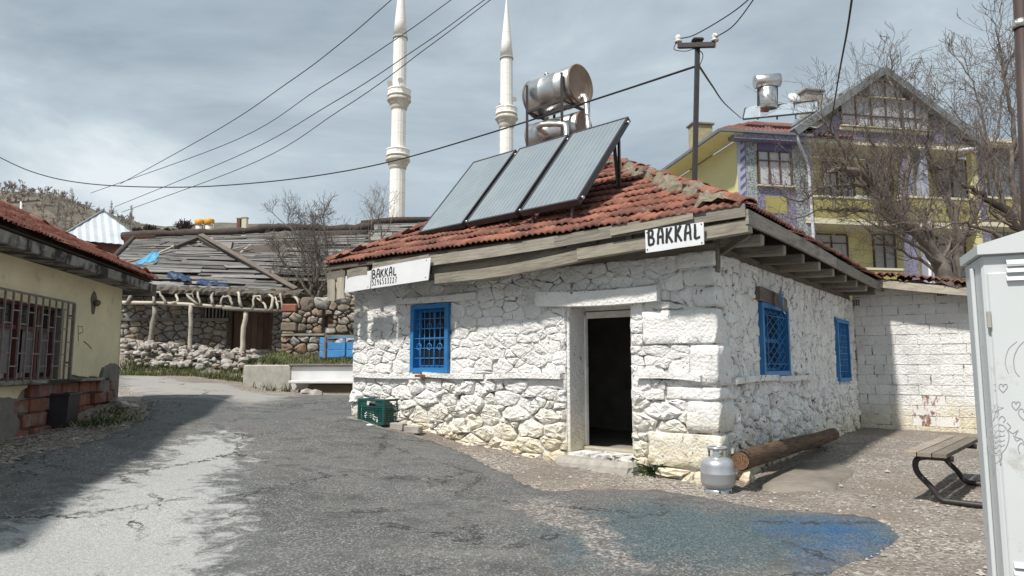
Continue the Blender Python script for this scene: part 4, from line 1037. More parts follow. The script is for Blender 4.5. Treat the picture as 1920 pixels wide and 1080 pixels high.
# ------------------------------------------------------------------ pole with insulators on the roof hip
pb=HF.w(X1-1.02,Y0+1.02,0); pb.z=EZ+1.0*TP-.05
ptop=at(1308,78,pb.y+.0); ptop.y=pb.y
lp=thing('roof_pole','black steel pole with short crossarm and two white insulators on roof hip','utility pole',pb)
mb=MB(); mb.bar((0,0,0),ptop-pb,.062,.062,b=.006); mb.build('pole',M['black_metal'],lp)
tp=ptop-pb
ca=at(1272,86,pb.y+.12)-pb; cb_=at(1341,84,pb.y-.2)-pb
mb=MB(); mb.bar(ca,cb_,.06,.07,b=.005); mb.build('crossarm',M['black_metal'],lp); mb=MB(); mb.box(tp+Vector((0,0,.02)),(.16,.12,.05),.02); mb.build('cap',M['black_metal'],lp)
for c in(ca,cb_):
    ins=MB(); ins.lathe([(.012,-.03),(.012,.06),(.05,.05),(.055,.07),(.03,.085),(.045,.10),(.045,.125),(.03,.14),(.028,.155),(.008,.16)],14,c); ins.build('insulator',M['porcelain'],lp)
def wire(name,label,pts,rad=.012,grp=None,n=5,cat='wire'):
    P=spline(pts,8) if len(pts)>2 else [Vector(p) for p in pts]
    o=thing(name,label,cat,P[0],0,grp); mb=MB(); mb.tube([p-P[0] for p in P],rad,n); mb.build('cable',M['wire'],o); return o
ia=pb+ca+Vector((0,0,.1)); ib=pb+cb_+Vector((0,0,.1))
wire('overhead_wire','wire leaving the left insulator of the roof pole towards upper right',[ia,at(1305,64,9.2),at(1375,22,8.4),at(1430,-25,7.8)],.008)
wire('overhead_wire','wire leaving the right insulator of the roof pole towards upper right',[ib,at(1375,48,8.5),at(1412,0,8),at(1430,-30,7.6)],.008)
wire('overhead_wire','slack drop wire from roof pole down to the purple house roof',[pb+tp*.86,at(1335,160,12),at(1360,195,18),at(1390,222,29)],.016)
wire('overhead_wire','wire looping round the crossarm of the roof pole',[ia,at(1264,92,9.3),at(1285,96,9.2),at(1304,92,9.15),at(1318,104,9.15),pb+tp*.80],.006)
wire('overhead_wire','long sagging cable from left edge past the minarets to roof pole',[at(-40,275,22),at(60,322,22),at(170,345,21),at(340,351,20),at(500,341,19),at(640,322,18),at(760,296,17),at(930,246,14),at(1120,185,11.4),pb+tp*.84],.017)
wire('overhead_wire','dark twisted cable hanging from top edge towards bare tree',[at(1600,-20,9),at(1588,60,10.5),at(1574,135,13),at(1556,240,20),at(1536,330,27)],.016,n=6)
for k,(p,lab) in enumerate([([(745,-10,20),(640,80,30),(540,155,45),(400,248,75),(225,345,130)],'uppermost of the parallel power lines crossing behind left minaret'),
 ([(862,-12,22),(740,75,34),(600,165,52),(420,272,90),(170,362,150)],'second highest of the parallel power lines crossing left minaret'),
 ([(915,-5,22),(780,92,34),(620,195,52),(440,295,90),(215,388,150)],'third highest of the parallel power lines crossing left minaret'),
 ([(935,-12,22),(800,90,34),(640,205,52),(460,312,90),(228,398,150)],'lowest of the parallel power lines crossing left minaret')]):
    pts=[at(*q) for q in p]; P=spline(pts,8); o=thing('power_line',lab,'power line',P[0],0,'parallel power lines'); mb=MB(); mb.tube([q-P[0] for q in P],[.018+.045*i/len(P) for i in range(len(P))],4); mb.build('cable',M['wire'],o)
# ------------------------------------------------------------------ minarets
def minaret(cx,Y,pxs,label):
    """pxs: list of (v, half-width px) rings of the outline, base first"""
    b=at(cx,420,Y); o=thing('minaret',label,'minaret',(b.x,Y,4),0,'minarets of the mosque behind the houses')
    zz=lambda v:at(cx,v,Y).z-4; k=Y/FPX*1.0
    def Rw(h,v): d=ray(cx,v); return h/FPX*(Y/d.y)
    def lat(pr,name,mat,n=24,cap=True,smooth=True):
        mb=MB(); mb.lathe([(Rw(h,v),zz(v)) for v,h in pr],n,(0,0,0),None,smooth,cap); return mb.build(name,mat,o)
    return o,lat,zz,Rw
def balcony(lat,v,hw,sh,o):
    lat([(v+38,sh),(v+34,sh+2),(v+30,sh+2.5),(v+26,sh+5),(v+24,sh+5),(v+20,sh+9),(v+18,sh+9),(v+14,hw-1.5),(v+11,hw-1)],'balcony_corbel',M['minaret_b'],24,True,False)
    lat([(v+11,hw),(v,hw),(v,hw-1.5),(v+6,hw-1.6)],'balcony_parapet',M['minaret'],16,True,False)
    lat([(v+12,hw+.7),(v+9.5,hw+.7)],'balcony_ledge',M['minaret'],16); lat([(v+1.6,hw+.7),(v-.6,hw+.7)],'balcony_ledge',M['minaret'],16)
M['minaret_b']=simple('minaret_carving',(.66,.62,.54),(.36,.33,.28),.9,.85,3,.3,.05,var=0)
o,lat,zz,Rw=minaret(744,90,None,'left white minaret with two balconies and conical spire')
lat([(500,15.6),(300,14.3)],'shaft',M['minaret'],16,True,False); lat([(318,14),(200,13.4)],'shaft',M['minaret'],16,True,False); lat([(205,13.2),(72,12.4)],'shaft',M['minaret'],16,True,False)
balcony(lat,282,21.5,14,o); balcony(lat,170,21.5,13.4,o)
lat([(74,14),(70,14)],'spire_ring',M['minaret_d'],24); lat([(70,13.2),(40,10.5),(0,6.8),(-40,2.6),(-62,.5)],'spire',M['minaret'],24)
def spk(o,zz,u0,u,v,Y):
    p=at(u,v,Y)-Vector(o.location); mb=MB(); mb.lathe([(.1,0),(.14,.2),(.42,.6)],10,p,Matrix.Rotation(R(80),3,'X')@Matrix.Rotation(R(25),3,'Y')); mb.bar(p,p+Vector((0,.6,-.5)),.06,.06); mb.build('loudspeaker',M['minaret_d'],o)
spk(o,zz,744,749,155,88.7); spk(o,zz,744,729,160,90)
for v_ in np.arange(300,440,16): pass
o,lat,zz,Rw=minaret(949.5,97,None,'right white minaret with one visible balcony behind the solar tanks')
lat([(500,14),(225,12.4)],'shaft',M['minaret'],16,True,False); lat([(235,12.4),(110,11.4)],'shaft',M['minaret'],16,True,False); balcony(lat,204,20,12.6,o)
lat([(112,12.8),(108.5,12.8)],'spire_ring',M['minaret_d'],24); lat([(108.5,12),(80,9.6),(40,5.6),(0,1.2),(-8,.4)],'spire',M['minaret'],24)
lat([(0,.9),(-6,1.6),(-12,.9),(-16,1.1),(-24,.2)],'finial',M['minaret_d'],8)
spk(o,zz,949,961,190,96); spk(o,zz,949,936,202,97)
# ------------------------------------------------------------------ yellow plaster house at the left
YF=Frame(-7.46,13.2,math.atan2(.98,-.19))
yh=thing('plaster_house','stained yellow plaster house with barred window and red tiled roof','house',YF.w(0,0,0),YF.a)
YW=9.5; YD=5.5; YT=3.02; YE=3.19
gx0,gz1_=YF.py(-30,548); gx1,gz2_=YF.py(128,568); gz0_=YF.py(120,716)[1]
gx0=gx1-2.5; gz1_=(gz2_+YF.py(30,550)[1])/2
wi=(gx0+.12,gx1-.12,gz0_+.05,gz1_-.1)
mb=MB()
for a,b,c,d in [(-YW,wi[0],-.2,YT),(wi[0],wi[1],-.2,wi[2]),(wi[0],wi[1],wi[3],YT),(wi[1],0,-.2,YT)]: wallbox(mb,a,b,c,d,.03,.28)
mb.box((-YW/2,YD-.14,YT/2),(YW,.28,YT+.4)); mb.box((-.14,YD/2,YT/2),(.28,YD-.34,YT+.4)); mb.box((-YW+.14,YD/2,YT/2),(.28,YD-.56,YT+.4)); mb.box((-YW/2,YD/2,.5),(YW-.6,YD-.6,.05)); mb.box((-YW/2,YD/2,YT-.1),(YW-.6,YD-.6,.05))
mb.build('wall',M['cem_dark'],yh)
ry_=random.Random(3)
def jag(pts,amp,step):
    o=[]
    for i in range(len(pts)-1):
        a,b=pts[i],pts[i+1]; n=max(1,int(math.hypot(b[0]-a[0],b[1]-a[1])/step))
        for k in range(n): o.append((a[0]+(b[0]-a[0])*k/n+ry_.uniform(-amp,amp),a[1]+(b[1]-a[1])*k/n+ry_.uniform(-amp,amp)))
    o.append(pts[-1]); return o
ypx=lambda u,v:YF.py(u,v)
ZB=ypx(60,712)[1]
low=jag([ypx(226,695),ypx(218,686),ypx(205,684),ypx(190,690),ypx(184,708),ypx(165,706),ypx(135,704),(wi[1]+.02,wi[2]-.1)],.018,.08)
mb=MB(); mb.slab([(0,low[0][1])]+low[1:]+[(wi[1]+.02,YT),(0,YT)],0,.03)
low2=jag([(wi[1]+.0,wi[2]-.12),ypx(60,722),ypx(40,735),ypx(30,750),ypx(0,752),(-6.5,ypx(0,752)[1]),(-YW,ypx(0,752)[1])],.02,.1)
mb.slab(low2+[(-YW,wi[2]-.001),(wi[1],wi[2]-.001)],0,.03); mb.slab([(wi[0]-.001,wi[2]),(wi[0]-.001,YT),(-YW,YT),(-YW,wi[2])],0,.03); mb.slab([(wi[0],wi[3]),(wi[1]+.019,wi[3]),(wi[1]+.019,YT),(wi[0],YT)],.001,.03)
mb.build('plaster',M['stucco'],yh)
mb=MB(); cp=jag([ypx(224,690),ypx(218,684),ypx(206,682),ypx(192,690),ypx(186,715),ypx(190,745),ypx(205,758),ypx(224,765)],.02,.07); mb.slab([(.012,cp[0][1])]+cp[1:-1]+[(.012,cp[-1][1]-.1)],-.035,.028); mb.build('render_patch',M['cem_dark'],yh)
mb=MB(); cp=jag([(-YW,ypx(0,748)[1]),ypx(0,748),ypx(30,745),ypx(44,760),ypx(30,780),ypx(40,800),(-3.8,.1),(-YW,.1)],.02,.1); mb.slab(cp,-.012,.028); mb.build('render_patch',M['cem_dark'],yh)
# exposed bricks
bt=ypx(120,717)[1]
for row in range(6):
    z1=bt-row*.205; z0=z1-.195; x=ypx(212,760)[0]-.05+ry_.uniform(-.25,0)*(row%2); xl=[ypx(62,730)[0],ypx(40,730)[0],ypx(34,760)[0],ypx(30,780)[0],ypx(36,780)[0],ypx(60,780)[0]][row]
    while x>xl:
        wd=ry_.choice([.34,.4,.28,.2]); 
        if not(row>1 and ry_.random()<.12):
            mb=MB(); pr=ry_.uniform(-.02,.05); mb.box((x-wd/2,-.0+pr,(z0+z1)/2),(wd-.018,.12,z1-z0-.015),.012); mb.v=[(p[0]+ry_.uniform(-.006,.006),p[1],p[2]+ry_.uniform(-.006,.006)) for p in mb.v]; mb.build('brick',M['brick'],yh)
        x-=wd
mb=MB(); mb.box(((gx0+ypx(185,718)[0])/2,-.05,bt+.03),(ypx(185,718)[0]-gx0,.26,.045),.008); mb.build('sill',M['soffit'],yh)
# window, panes, curtains, grille
wn_=MB(); f=.07
for a,b in(((wi[0],wi[2]),(wi[0],wi[3])),((wi[1],wi[2]),(wi[1],wi[3])),((wi[0],wi[2]),(wi[1],wi[2])),((wi[0],wi[3]),(wi[1],wi[3]))): wn_.bar((a[0],.14,a[1]),(b[0],.14,b[1]),.07,.08,up=(0,1,0))
for k in(1,2,3): x=wi[0]+(wi[1]-wi[0])*k/4; wn_.bar((x,.145,wi[2]),(x,.145,wi[3]),.06,.07,up=(0,1,0))
zm=wi[2]+(wi[3]-wi[2])*.68; wn_.bar((wi[0],.15,zm),(wi[1],.15,zm),.05,.05,up=(0,1,0))
wf=wn_.build('window',simple('red_brown_frame',(.16,.045,.045),(.09,.035,.03),4,.6),yh)
mb=MB(); mb.add([(wi[0],.17,wi[2]),(wi[1],.17,wi[2]),(wi[1],.172,wi[3]),(wi[0],.172,wi[3])],[[0,1,2,3]]); mb.build('pane',M['glass'],wf)
mb=MB()
for k in(0.1,.33,.6,.82):
    x0=wi[0]+(wi[1]-wi[0])*k; n=8; vs=[]
    for i in range(n+1): vs+=[(x0+.3*i/n,.155+.006*math.sin(i*2),wi[2]+.1),(x0+.3*i/n,.155+.006*math.sin(i*2),wi[2]+.75)]
    mb.add(vs,[[2*i,2*i+2,2*i+3,2*i+1] for i in range(n)],True)
mb.build('curtain',M['dim_curtain'],wf)
gr=MB(); yb=-.09; gm=simple('rusty_grille',(.13,.095,.085),(.22,.19,.18),9,.6,var=0)
gr.bar((gx0,yb,gz0_),(gx1,yb,gz0_),.025,.03); gr.bar((gx0,yb,gz1_),(gx1,yb,gz1_),.025,.03)
nb_=12
for i in range(nb_+1):
    x=gx0+(gx1-gx0)*i/nb_; gr.bar((x,yb,gz0_),(x,yb,gz1_),.022 if 0<i<nb_ else .05,.022 if 0<i<nb_ else .04,up=(0,1,0))
for i in range(nb_):
    x0=gx0+(gx1-gx0)*i/nb_; x1=gx0+(gx1-gx0)*(i+1)/nb_
    for q in ((.2,.5,.8) if i%2 else (.04+.3,.66,.9)): gr.bar((x0,yb+.003,gz0_+(gz1_-gz0_)*q),(x1,yb+.003,gz0_+(gz1_-gz0_)*q),.018,.018)
for z in(gz0_+.3,gz1_-.2): gr.bar((gx1,yb,z),(gx1,.02,z),.03,.03)
gr.build('window_grille',gm,wf)
x,z=ypx(175,568); mb=MB(); mb.slab([(x+.11*math.cos(a)*(1+.3*math.sin(a*3)),z+.2*math.sin(a)) for a in np.linspace(0,2*PI,12)[:-1]],-.012,.02); mb.lathe([(.05,0),(.06,.05),(.03,.08)],8,(x,-.03,z),Matrix.Rotation(R(90),3,'X')); mb.build('wall_lamp_stub',M['wood_dark'],yh)
# scratched mark on the plaster
mb=MB(); P=[YF.py(u,v,-.004) for u,v in((147,610),(147,640),(147,612),(154,612),(156,622),(148,626))]; mb.tube([(x,-.004,z) for x,z in P],.008,5,True,False,(1,-.004,.3)); P=[YF.py(u,v,-.004) for u,v in((157,640),(164,645),(172,654))]; mb.tube([(x,-.004,z) for x,z in P],.01,5,True,False,(1,-.004,.3)); mb.build('scratched_mark',M['cem_dark'],yh)
# eave band and roof
yE=.42; XH=.42; tp_=math.tan(R(27)); hf=(YD+2*yE)/2
mb=MB(); mb.box((-YW/2+XH/2,-yE/2+.02,YE-.11),(YW+XH,yE+.02,.16),.01); mb.build('eave_soffit',M['soffit'],yh)
mb=MB(); mb.box((XH/2-.02,YD/2,YE-.11),(XH,YD+2*yE-.1,.15),.01); mb.build('eave_soffit',M['wood_dark'],yh)
plank('verge_board',(XH+.03,-yE-.05,YE-.16),(XH+.03,.9,YE-.16),.03,.24,(0,0,1),M['wood_grey'],yh,.06)
mb=MB(); vs=[(-YW,-yE,YE),(XH,-yE,YE),(XH,YD+yE,YE),(-YW,YD+yE,YE),(-YW,YD/2,YE+hf*tp_),(XH-hf,YD/2,YE+hf*tp_)]
mb.add(vs,[[0,1,5,4],[1,2,5],[2,3,4,5],[0,4,3],[3,2,1,0]]); mb.build('roof_deck',M['wood_dark'],yh)
c27,s27=math.cos(R(27)),math.sin(R(27)); WY=YW+XH
# nearest visible tiles first: run from the far corner towards the camera
lay_tiles(yh,(-YW,-yE,YE),(1,0,0),(0,c27,s27),WY,int(hf/c27/.36)+1,lambda x,s:x<WY-s*c27+.1 and s<hf/c27 and x>WY-6.6,M['tile_y'],'roof_tile',235,.215,.36,8,.034,lip=.075)
lay_tiles(yh,(XH,-yE,YE),(0,1,0),(-c27,0,s27),YD+2*yE,int(hf/c27/.36)+1,lambda x,s:s*c27-.1<x<(YD+2*yE)-s*c27+.1 and s<hf/c27,M['tile_y'],'roof_tile',0,.215,.36,9,.05,'end_tiles')
capy=cap_mesh(.46,.13,.10); capy.materials[0]=M['tile_y']
caps((XH,-yE,YE+.03),(XH-hf,YD/2,YE+hf*tp_+.03),yh,capy,.40)
caps((XH-hf,YD/2,YE+hf*tp_+.03),(-YW,YD/2,YE+hf*tp_+.03),yh,capy,.40)
# bin
p=gpt(110,800); bn=thing('waste_bin','dark square plastic tub standing against the exposed bricks','bin',p,YF.a)
def frustum(mb,w0,d0,w1,d1,z0,z1,open_=True,t_=.015):
    o=[(-1,-1),(1,-1),(1,1),(-1,1)]
    vs=[(a*w0/2,b*d0/2,z0) for a,b in o]+[(a*w1/2,b*d1/2,z1) for a,b in o]+[(a*(w1/2-t_),b*(d1/2-t_),z1) for a,b in o]+[(a*(w0/2-t_),b*(d0/2-t_),z0+t_) for a,b in o]
    fs=[[3,2,1,0]]+[[i,(i+1)%4,4+(i+1)%4,4+i] for i in range(4)]+[[4+i,4+(i+1)%4,8+(i+1)%4,8+i] for i in range(4)]+[[8+i,8+(i+1)%4,12+(i+1)%4,12+i] for i in range(4)]+[[12,13,14,15]]
    mb.add(vs,fs)
mb=MB(); frustum(mb,.36,.34,.44,.40,0,.50); mb.build('tub',M['bin'],bn); mb=MB()
for a,b,c,d in((0,-.205,.47,.03),(0,.205,.47,.03),(-.225,0,.03,.43),(.225,0,.03,.43)): mb.box((a,b,.49),(c,d,.035),.006)
mb.build('rim',M['bin'],bn)
p=gpt(140,790); tag(MB().build('x',None),'','') if False else None
tl_=tag((lambda m:(m.lathe([(.02,0),(.20,.0),(.21,.03),(.19,.045),(.02,.05)],14,(0,0,0)),m.build('clay_disc',M['brick']))[1])(MB()),'flat reddish clay slab lying beside the plastic tub','slab'); tl_.location=p
# ------------------------------------------------------------------ helpers for the rough buildings
def stone_face(parent,frame,x0,x1,z0,z1,obst,rmin,rmax,seed,mat,maxparts,asp=1.5,top=None,hh=(.03,.07),gap=.012,side=None,nmax=400,dens=.74):
    L_=lay_stones(x0,x1,z0,z1,obst,rmin,rmax,seed,asp,top,None,nmax,dens); L_.sort(key=lambda q:-q[1]); r_=random.Random(seed+1); rest=MB()
    for k,(poly,ar) in enumerate(L_):
        vs,fs=stone_geo(poly,gap,r_.uniform(*hh),r_,0,.8,.3)
        if side: vs=[side(*p) for p in vs]
        m_=mat if not isinstance(mat,list) else r_.choice(mat)
        if k<maxparts: mb=MB(); mb.add(vs,fs,True); mb.build('stone',m_,parent)
        else: rest.add(vs,fs,True)
    if rest.v: rest.build('small_stones',mat if not isinstance(mat,list) else mat[0],parent,'stuff')
def plank_roof(parent,A,B,Cc,D,rows,lmin,lmax,wd,mat,seed,maxparts=300,jit_=.03,skip=0.06,inside=None):
    """weathered boards laid along AB, climbing towards DC (A,B eave; D,C ridge)"""
    r_=random.Random(seed); A,B,Cc,D=map(Vector,(A,B,Cc,D)); n=0
    for j in range(rows):
        f=(j+.5)/rows; a=A.lerp(D,f); b=B.lerp(Cc,f); d=b-a; l=d.length
        if l<.2: continue
        d.normalize(); up=(D-A).normalized(); nn=d.cross(up).normalized(); s=-r_.uniform(0,lmin)
        while s<l:
            q=r_.uniform(lmin,lmax); s0=max(s,0)+r_.uniform(0,.04); s1=min(s+q,l)+(r_.uniform(-.05,.12)); s+=q
            if s1-s0<.25 or r_.random()<skip: continue
            if inside and not inside(a+d*((s0+s1)/2)): continue
            t0,t1=r_.gauss(0,jit_),r_.gauss(0,jit_); p0=a+d*s0+up*t0+nn*(.02+r_.uniform(0,.05)); p1=a+d*s1+up*t1+nn*(.02+r_.uniform(0,.05))
            if n<maxparts: plank('plank',p0,p1,wd*r_.uniform(.6,1.25),.022,(nn+up*r_.uniform(-.15,.1)).normalized(),mat,parent,.13,segs=3); n+=1
    return n
WX=Frame(0,0,0)
def trunkpath(p0,p1,k,amp,seed):
    r_=random.Random(seed); p0,p1=Vector(p0),Vector(p1)
    return [p0.lerp(p1,i/k)+Vector((r_.uniform(-amp,amp),r_.uniform(-amp,amp),r_.uniform(-amp,amp)*.4))*(0 if i in(0,) else 1) for i in range(k+1)]
# ------------------------------------------------------------------ hill and far things
def hill():
    r_=random.Random(2); X=np.linspace(-190,120,90); Yv=np.linspace(95,330,40); XX,YY=np.meshgrid(X,Yv)
    crest=np.interp(XX/ YY*190,[-190,-150,-140,-126,-104,-60,-30,0,120],[50,47.5,46,44,38.5,36,34,32,28])
    t=np.clip((YY-95)/95,0,1); Z=4+(crest-2)*(t*t*(3-2*t))
    Z=Z*(1-np.clip((YY-220)/200,0,.5))+1.2*np.sin(XX*.11+YY*.05)*t+.6*np.sin(XX*.31-YY*.2)*t
    t_=NT('dry_hill'); c=t_.mix(t_.rng(t_.noise(.12,6,.65),.38,.65),(.17,.145,.11),(.085,.075,.06)); c=t_.mix(t_.rng(t_.noise(.5,5),.5,.7),c,(.055,.05,.042))
    return gridmesh('hill',XX,YY,Z,t_.done(c,.95)),X,Yv,Z
ho,hX,hY,hZ=hill()
def hz(x,y):
    i=int(np.clip(np.searchsorted(hX,x),1,len(hX)-1)); j=int(np.clip(np.searchsorted(hY,y),1,len(hY)-1)); return float(hZ[j,i])
def grow(mb,p,d,l,r,depth,rr,maxd,wander=.22,kids=(2,4),ang=(.35,.9),shrink=(.55,.8),grav=.05,minr=.004,sides=None,segl=4,trop=None):
    pts=[Vector(p)]; d=Vector(d).normalized(); rad=[r]; n=segl
    for i in range(n):
        d=(d+Vector((rr.gauss(0,wander),rr.gauss(0,wander),rr.gauss(0,wander)+grav))).normalized()
        pts.append(pts[-1]+d*l/n); rad.append(max(minr,r*(1-.5*(i+1)/n)))
    mb.tube(pts,rad,sides or (7 if r>.06 else 5 if r>.02 else 3),False,True)
    if depth>=maxd: return
    k=rr.randint(*kids)+(1 if depth<2 else 0)
    for q in range(k):
        t=rr.uniform(.35,1.0) if q else 1.0; i=min(n-1,int(t*n)); pp=pts[i].lerp(pts[i+1],t*n-i) if i<n else pts[-1]
        ax=d.orthogonal().normalized(); ax=Matrix.Rotation(rr.uniform(0,2*PI),3,d)@ax; a=rr.uniform(*ang)*(.6 if q==0 else 1)
        nd=Matrix.Rotation(a,3,ax)@d
        grow(mb,pp,nd,l*rr.uniform(*shrink),max(minr,rad[i]*rr.uniform(.5,.72) if q else rad[-1]*.95),depth+1,rr,maxd,wander,kids,ang,shrink,grav,minr,sides,segl,trop)
# scrub woodland over the hill, one mass
mb=MB(); r_=random.Random(12)
for _ in range(420):
    u=r_.uniform(-60,262); Y=r_.uniform(120,205); d=ray(u,400); x=d.x/d.y*Y
    z=hz(x,Y); h=r_.uniform(1.5,4.2)
    for k in range(5):
        grow(mb,(x+r_.uniform(-.6,.6),Y,z-.2),(r_.uniform(-.5,.5),r_.uniform(-.3,.3),1),h*.34,.07,0,r_,2,.2,(2,3),(.3,.8),(.5,.75),.05,.05,3,2) if k<2 else None
mb.build('hill_scrub',M['bark_pale'],None,'stuff')
for k,(u,v0,v1,lab) in enumerate([(106,425,362,'tall pale bare poplar on the hillside behind the tiled roof'),(122,425,372,'shorter bare poplar on the hillside behind the tiled roof'),(132,425,357,'tallest bare poplar beside the tin roof on the hillside'),(207,425,381,'thin faint poplar above right slope of the tin roof'),(244,425,388,'faint bare poplar right of the tin roofed house')]):
    Y=[110,112,108,150,150][k]; b=at(u,v0,Y); t=at(u,v1,Y); o=thing('bare_poplar',lab,'tree',b,0,'bare poplars on the hillside'); mb=MB(); rr=random.Random(40+k); H=t.z-b.z
    mb.tube([(0,0,-2),(0,0,H*.5),(.05,0,H)],[.12,.07,.02],5); mb.build('trunk',M['poplar'],o); mb=MB()
    for i in range(38):
        z=H*rr.uniform(.12,.95); a=rr.uniform(0,6.3); grow(mb,(0,0,z),(math.cos(a)*.35,math.sin(a)*.35,1),H*.16*(1.1-z/H*.6),.025,0,rr,2,.12,(2,3),(.2,.5),(.5,.75),.1,.015,3,3)
    mb.build('crown',M['poplar'],o)
for k,(u,v,s,lab) in enumerate([(256,432,1,'small dark bush on the skyline right of tin roof'),(280,428,1.1,'second dark bush on the skyline above plank barn'),(312,430,.8,'low dark bush on skyline left of the yellow tanks'),(345,424,1.3,'largest dark bush on skyline next to yellow tanks')]):
    Y=120; b=at(u,v+8,Y); o=thing('round_bush',lab,'bush',b,0,'dark bushes along the skyline'); rr=random.Random(60+k); mb=MB()
    for i in range(16): grow(mb,(rr.uniform(-.3,.3),0,-.3),(rr.uniform(-1,1),rr.uniform(-.6,.6),.9),.7*s,.08,0,rr,3,.25,(2,4),(.3,.8),(.6,.85),.03,.05,3,2)
    mb.build('crown',M['bark_d'],o)
# distant pole on the left
b=at(40,430,60); t=at(40,378,60); o=thing('utility_pole','distant pale power pole with crossarm seen over the tiled roof','utility pole',b); mb=MB(); mb.tube([(0,0,-3),t-b],[.12,.09],8); mb.build('pole',M['whitep'],o); mb=MB(); mb.bar(t-b+Vector((-1.3,0,-.1)),t-b+Vector((1.6,0,.1)),.12,.12); mb.build('crossarm',M['bark_d'],o)
mb=MB()
for x_ in(-1.2,-.5,.6,1.4): mb.lathe([(.04,0),(.09,.1),(.05,.25)],6,t-b+Vector((x_,0,0)))
mb.build('insulators',M['bark_d'],o,'stuff')
# tin roofed house
c=at(190,396,40); ez=at(190,450,38).z-.15
TFm=Frame(c.x+.1,40,R(38)); th_=thing('tin_house','small house with pale hipped tin roof behind the tiled house','house',TFm.w(0,0,0),TFm.a)
hs=2.35; az=c.z; mb=MB(); mb.box((0,0,ez/2+1),(hs*2-.7,hs*2-.7,ez-2)); mb.build('wall',M['rust'],th_)
cor=[(-hs,-hs),(hs,-hs),(hs,hs),(-hs,hs)]
for i in range(4):
    a=Vector((*cor[i],ez)); b=Vector((*cor[(i+1)%4],ez)); ap=Vector((0,0,az)); mb=MB()
    n=24; vs=[]; fs=[]; m=b-a; nn=(b-a).cross(ap-a).normalized()
    for k in range(n+1):
        f=k/n; g_=1-abs(2*f-1); p=a.lerp(b,f); top=p+(ap-(a+b)/2)*g_; z_=nn*(.035 if k%2 else 0); vs+=[p+z_,top+z_]
    for k in range(n): fs.append([2*k,2*k+2,2*k+3,2*k+1])
    mb.add(vs,fs); mb.build('tin_sheet',M['tin'],th_)
for i in range(4):
    a=Vector((*cor[i],ez+.03)); mb=MB(); mb.bar(a,(0,0,az+.06),.13,.05); mb.build('ridge_strip',M['roofgrey'] if i!=3 else M['tin'],th_)
# ------------------------------------------------------------------ the large plank-roofed barn
pb_=thing('plank_barn','large old barn with sagging roof of silver grey planks','barn',at(450,560,28.5))
po_=pb_.location.copy()
def L2(p): return Vector(p)-po_
Aq,Bq,Cq,Dq=at(196,505,28),at(672,520,28),at(692,434,34),at(252,447,34)
Al,Bl,Cl,Dl=map(L2,(Aq,Bq,Cq,Dq))
mb=MB(); nrm=(Bl-Al).cross(Dl-Al).normalized(); dk=[p-nrm*.06 for p in(Al,Bl,Cl,Dl)]; mb.add(dk+[p-nrm*.1 for p in(Al,Bl,Cl,Dl)],[[0,1,2,3],[7,6,5,4],[0,4,5,1],[1,5,6,2],[2,6,7,3],[3,7,4,0]]); mb.build('roof_deck',M['wood_dark'],pb_)
n1_=plank_roof(pb_,Al,Bl,Cl,Dl,31,1.2,3.4,.225,M['wood_barn'],70,295,.06,.08)
print('barn planks',n1_)
rr=random.Random(5); pts=[L2(at(u,v,34.1)) for u,v in((230,443),(300,439),(380,437),(450,434),(500,428),(560,426),(640,430),(700,424))]
mb=MB(); mb.tube(spline(pts,5),[.20+rr.uniform(-.05,.05) for _ in range(len(pts)*5-4)],8); mb.build('ridge_log',M['bark_d'],pb_)
mb=MB(); mb.tube([L2(at(u,v,33.6))+Vector((0,0,-.08)) for u,v in((560,438),(600,442),(650,440),(690,436))],[.25,.32,.3,.22],8); mb.build('ridge_earth',M['bark_d'],pb_)
mb=MB(); mb.bar(L2(at(232,452,33.7)),L2(at(292,450,33.7)),.06,.45,up=(0,-.4,1)); mb.build('rust_sheet',M['rust'],pb_)
mb=MB(); mb.tube([Al+Vector((-.05,0,.05)),Al.lerp(Dl,.5)+Vector((0,0,.12)),Dl+Vector((0,0,.08))],[.10,.12,.10],7); mb.build('verge_log',M['bark_d'],pb_)
mb=MB(); a=at(215,560,29); b=at(668,560,29); mb.box(((a.x+b.x)/2-po_.x,31.5-po_.y,2.6-po_.z),(b.x-a.x,5,5)); mb.build('wall',M['darkmortar'],pb_)
BFm=Frame(a.x,28.98,0); wl=thing
stone_face(pb_,BFm,a.x-po_.x,b.x-po_.x,1.8-po_.z,5.0-po_.z,[],.10,.22,77,M['field_d'],0,1.5,None,(.03,.08),.015,lambda x,y,z:(x,y+28.98-po_.y,z),300)
# broken laths where the boards have slipped
for (u0,v0,u1,v1) in((432,462,424,482),(470,458,440,482),(475,470,446,490),(458,466,460,492),(432,468,470,460)):
    Y=31.0; plank('lath',L2(at(u0,v0,Y)),L2(at(u1,v1,Y-.5)),.10,.03,(0,-.5,.8),M['wood_pale'],pb_,.08,segs=2)
r_=random.Random(71)
for k in range(26):
    u=r_.uniform(215,660); v=r_.uniform(452,505); Y=28.2+(505-v)/60*5.2; a=L2(at(u,v,Y))+nrm*.06; an=r_.uniform(-1.2,1.2); dx=Vector((math.cos(an),.0,0))*r_.uniform(.3,.9); sl=(Dl-Al).normalized()*math.sin(an)*r_.uniform(.4,.9); plank('lath',a,a+dx+sl,.08,.025,nrm,M['wood_barn'],pb_,.08,segs=2)
mb=MB(); q=L2(at(418,463,31.2)); mb.box(q,(.9,.12,.55),.05,Matrix.Rotation(R(-25),3,'X')); mb.build('roof_hole_dark',M['ink_and_dark'],pb_)  # solid black block painted for the dark inside a hole
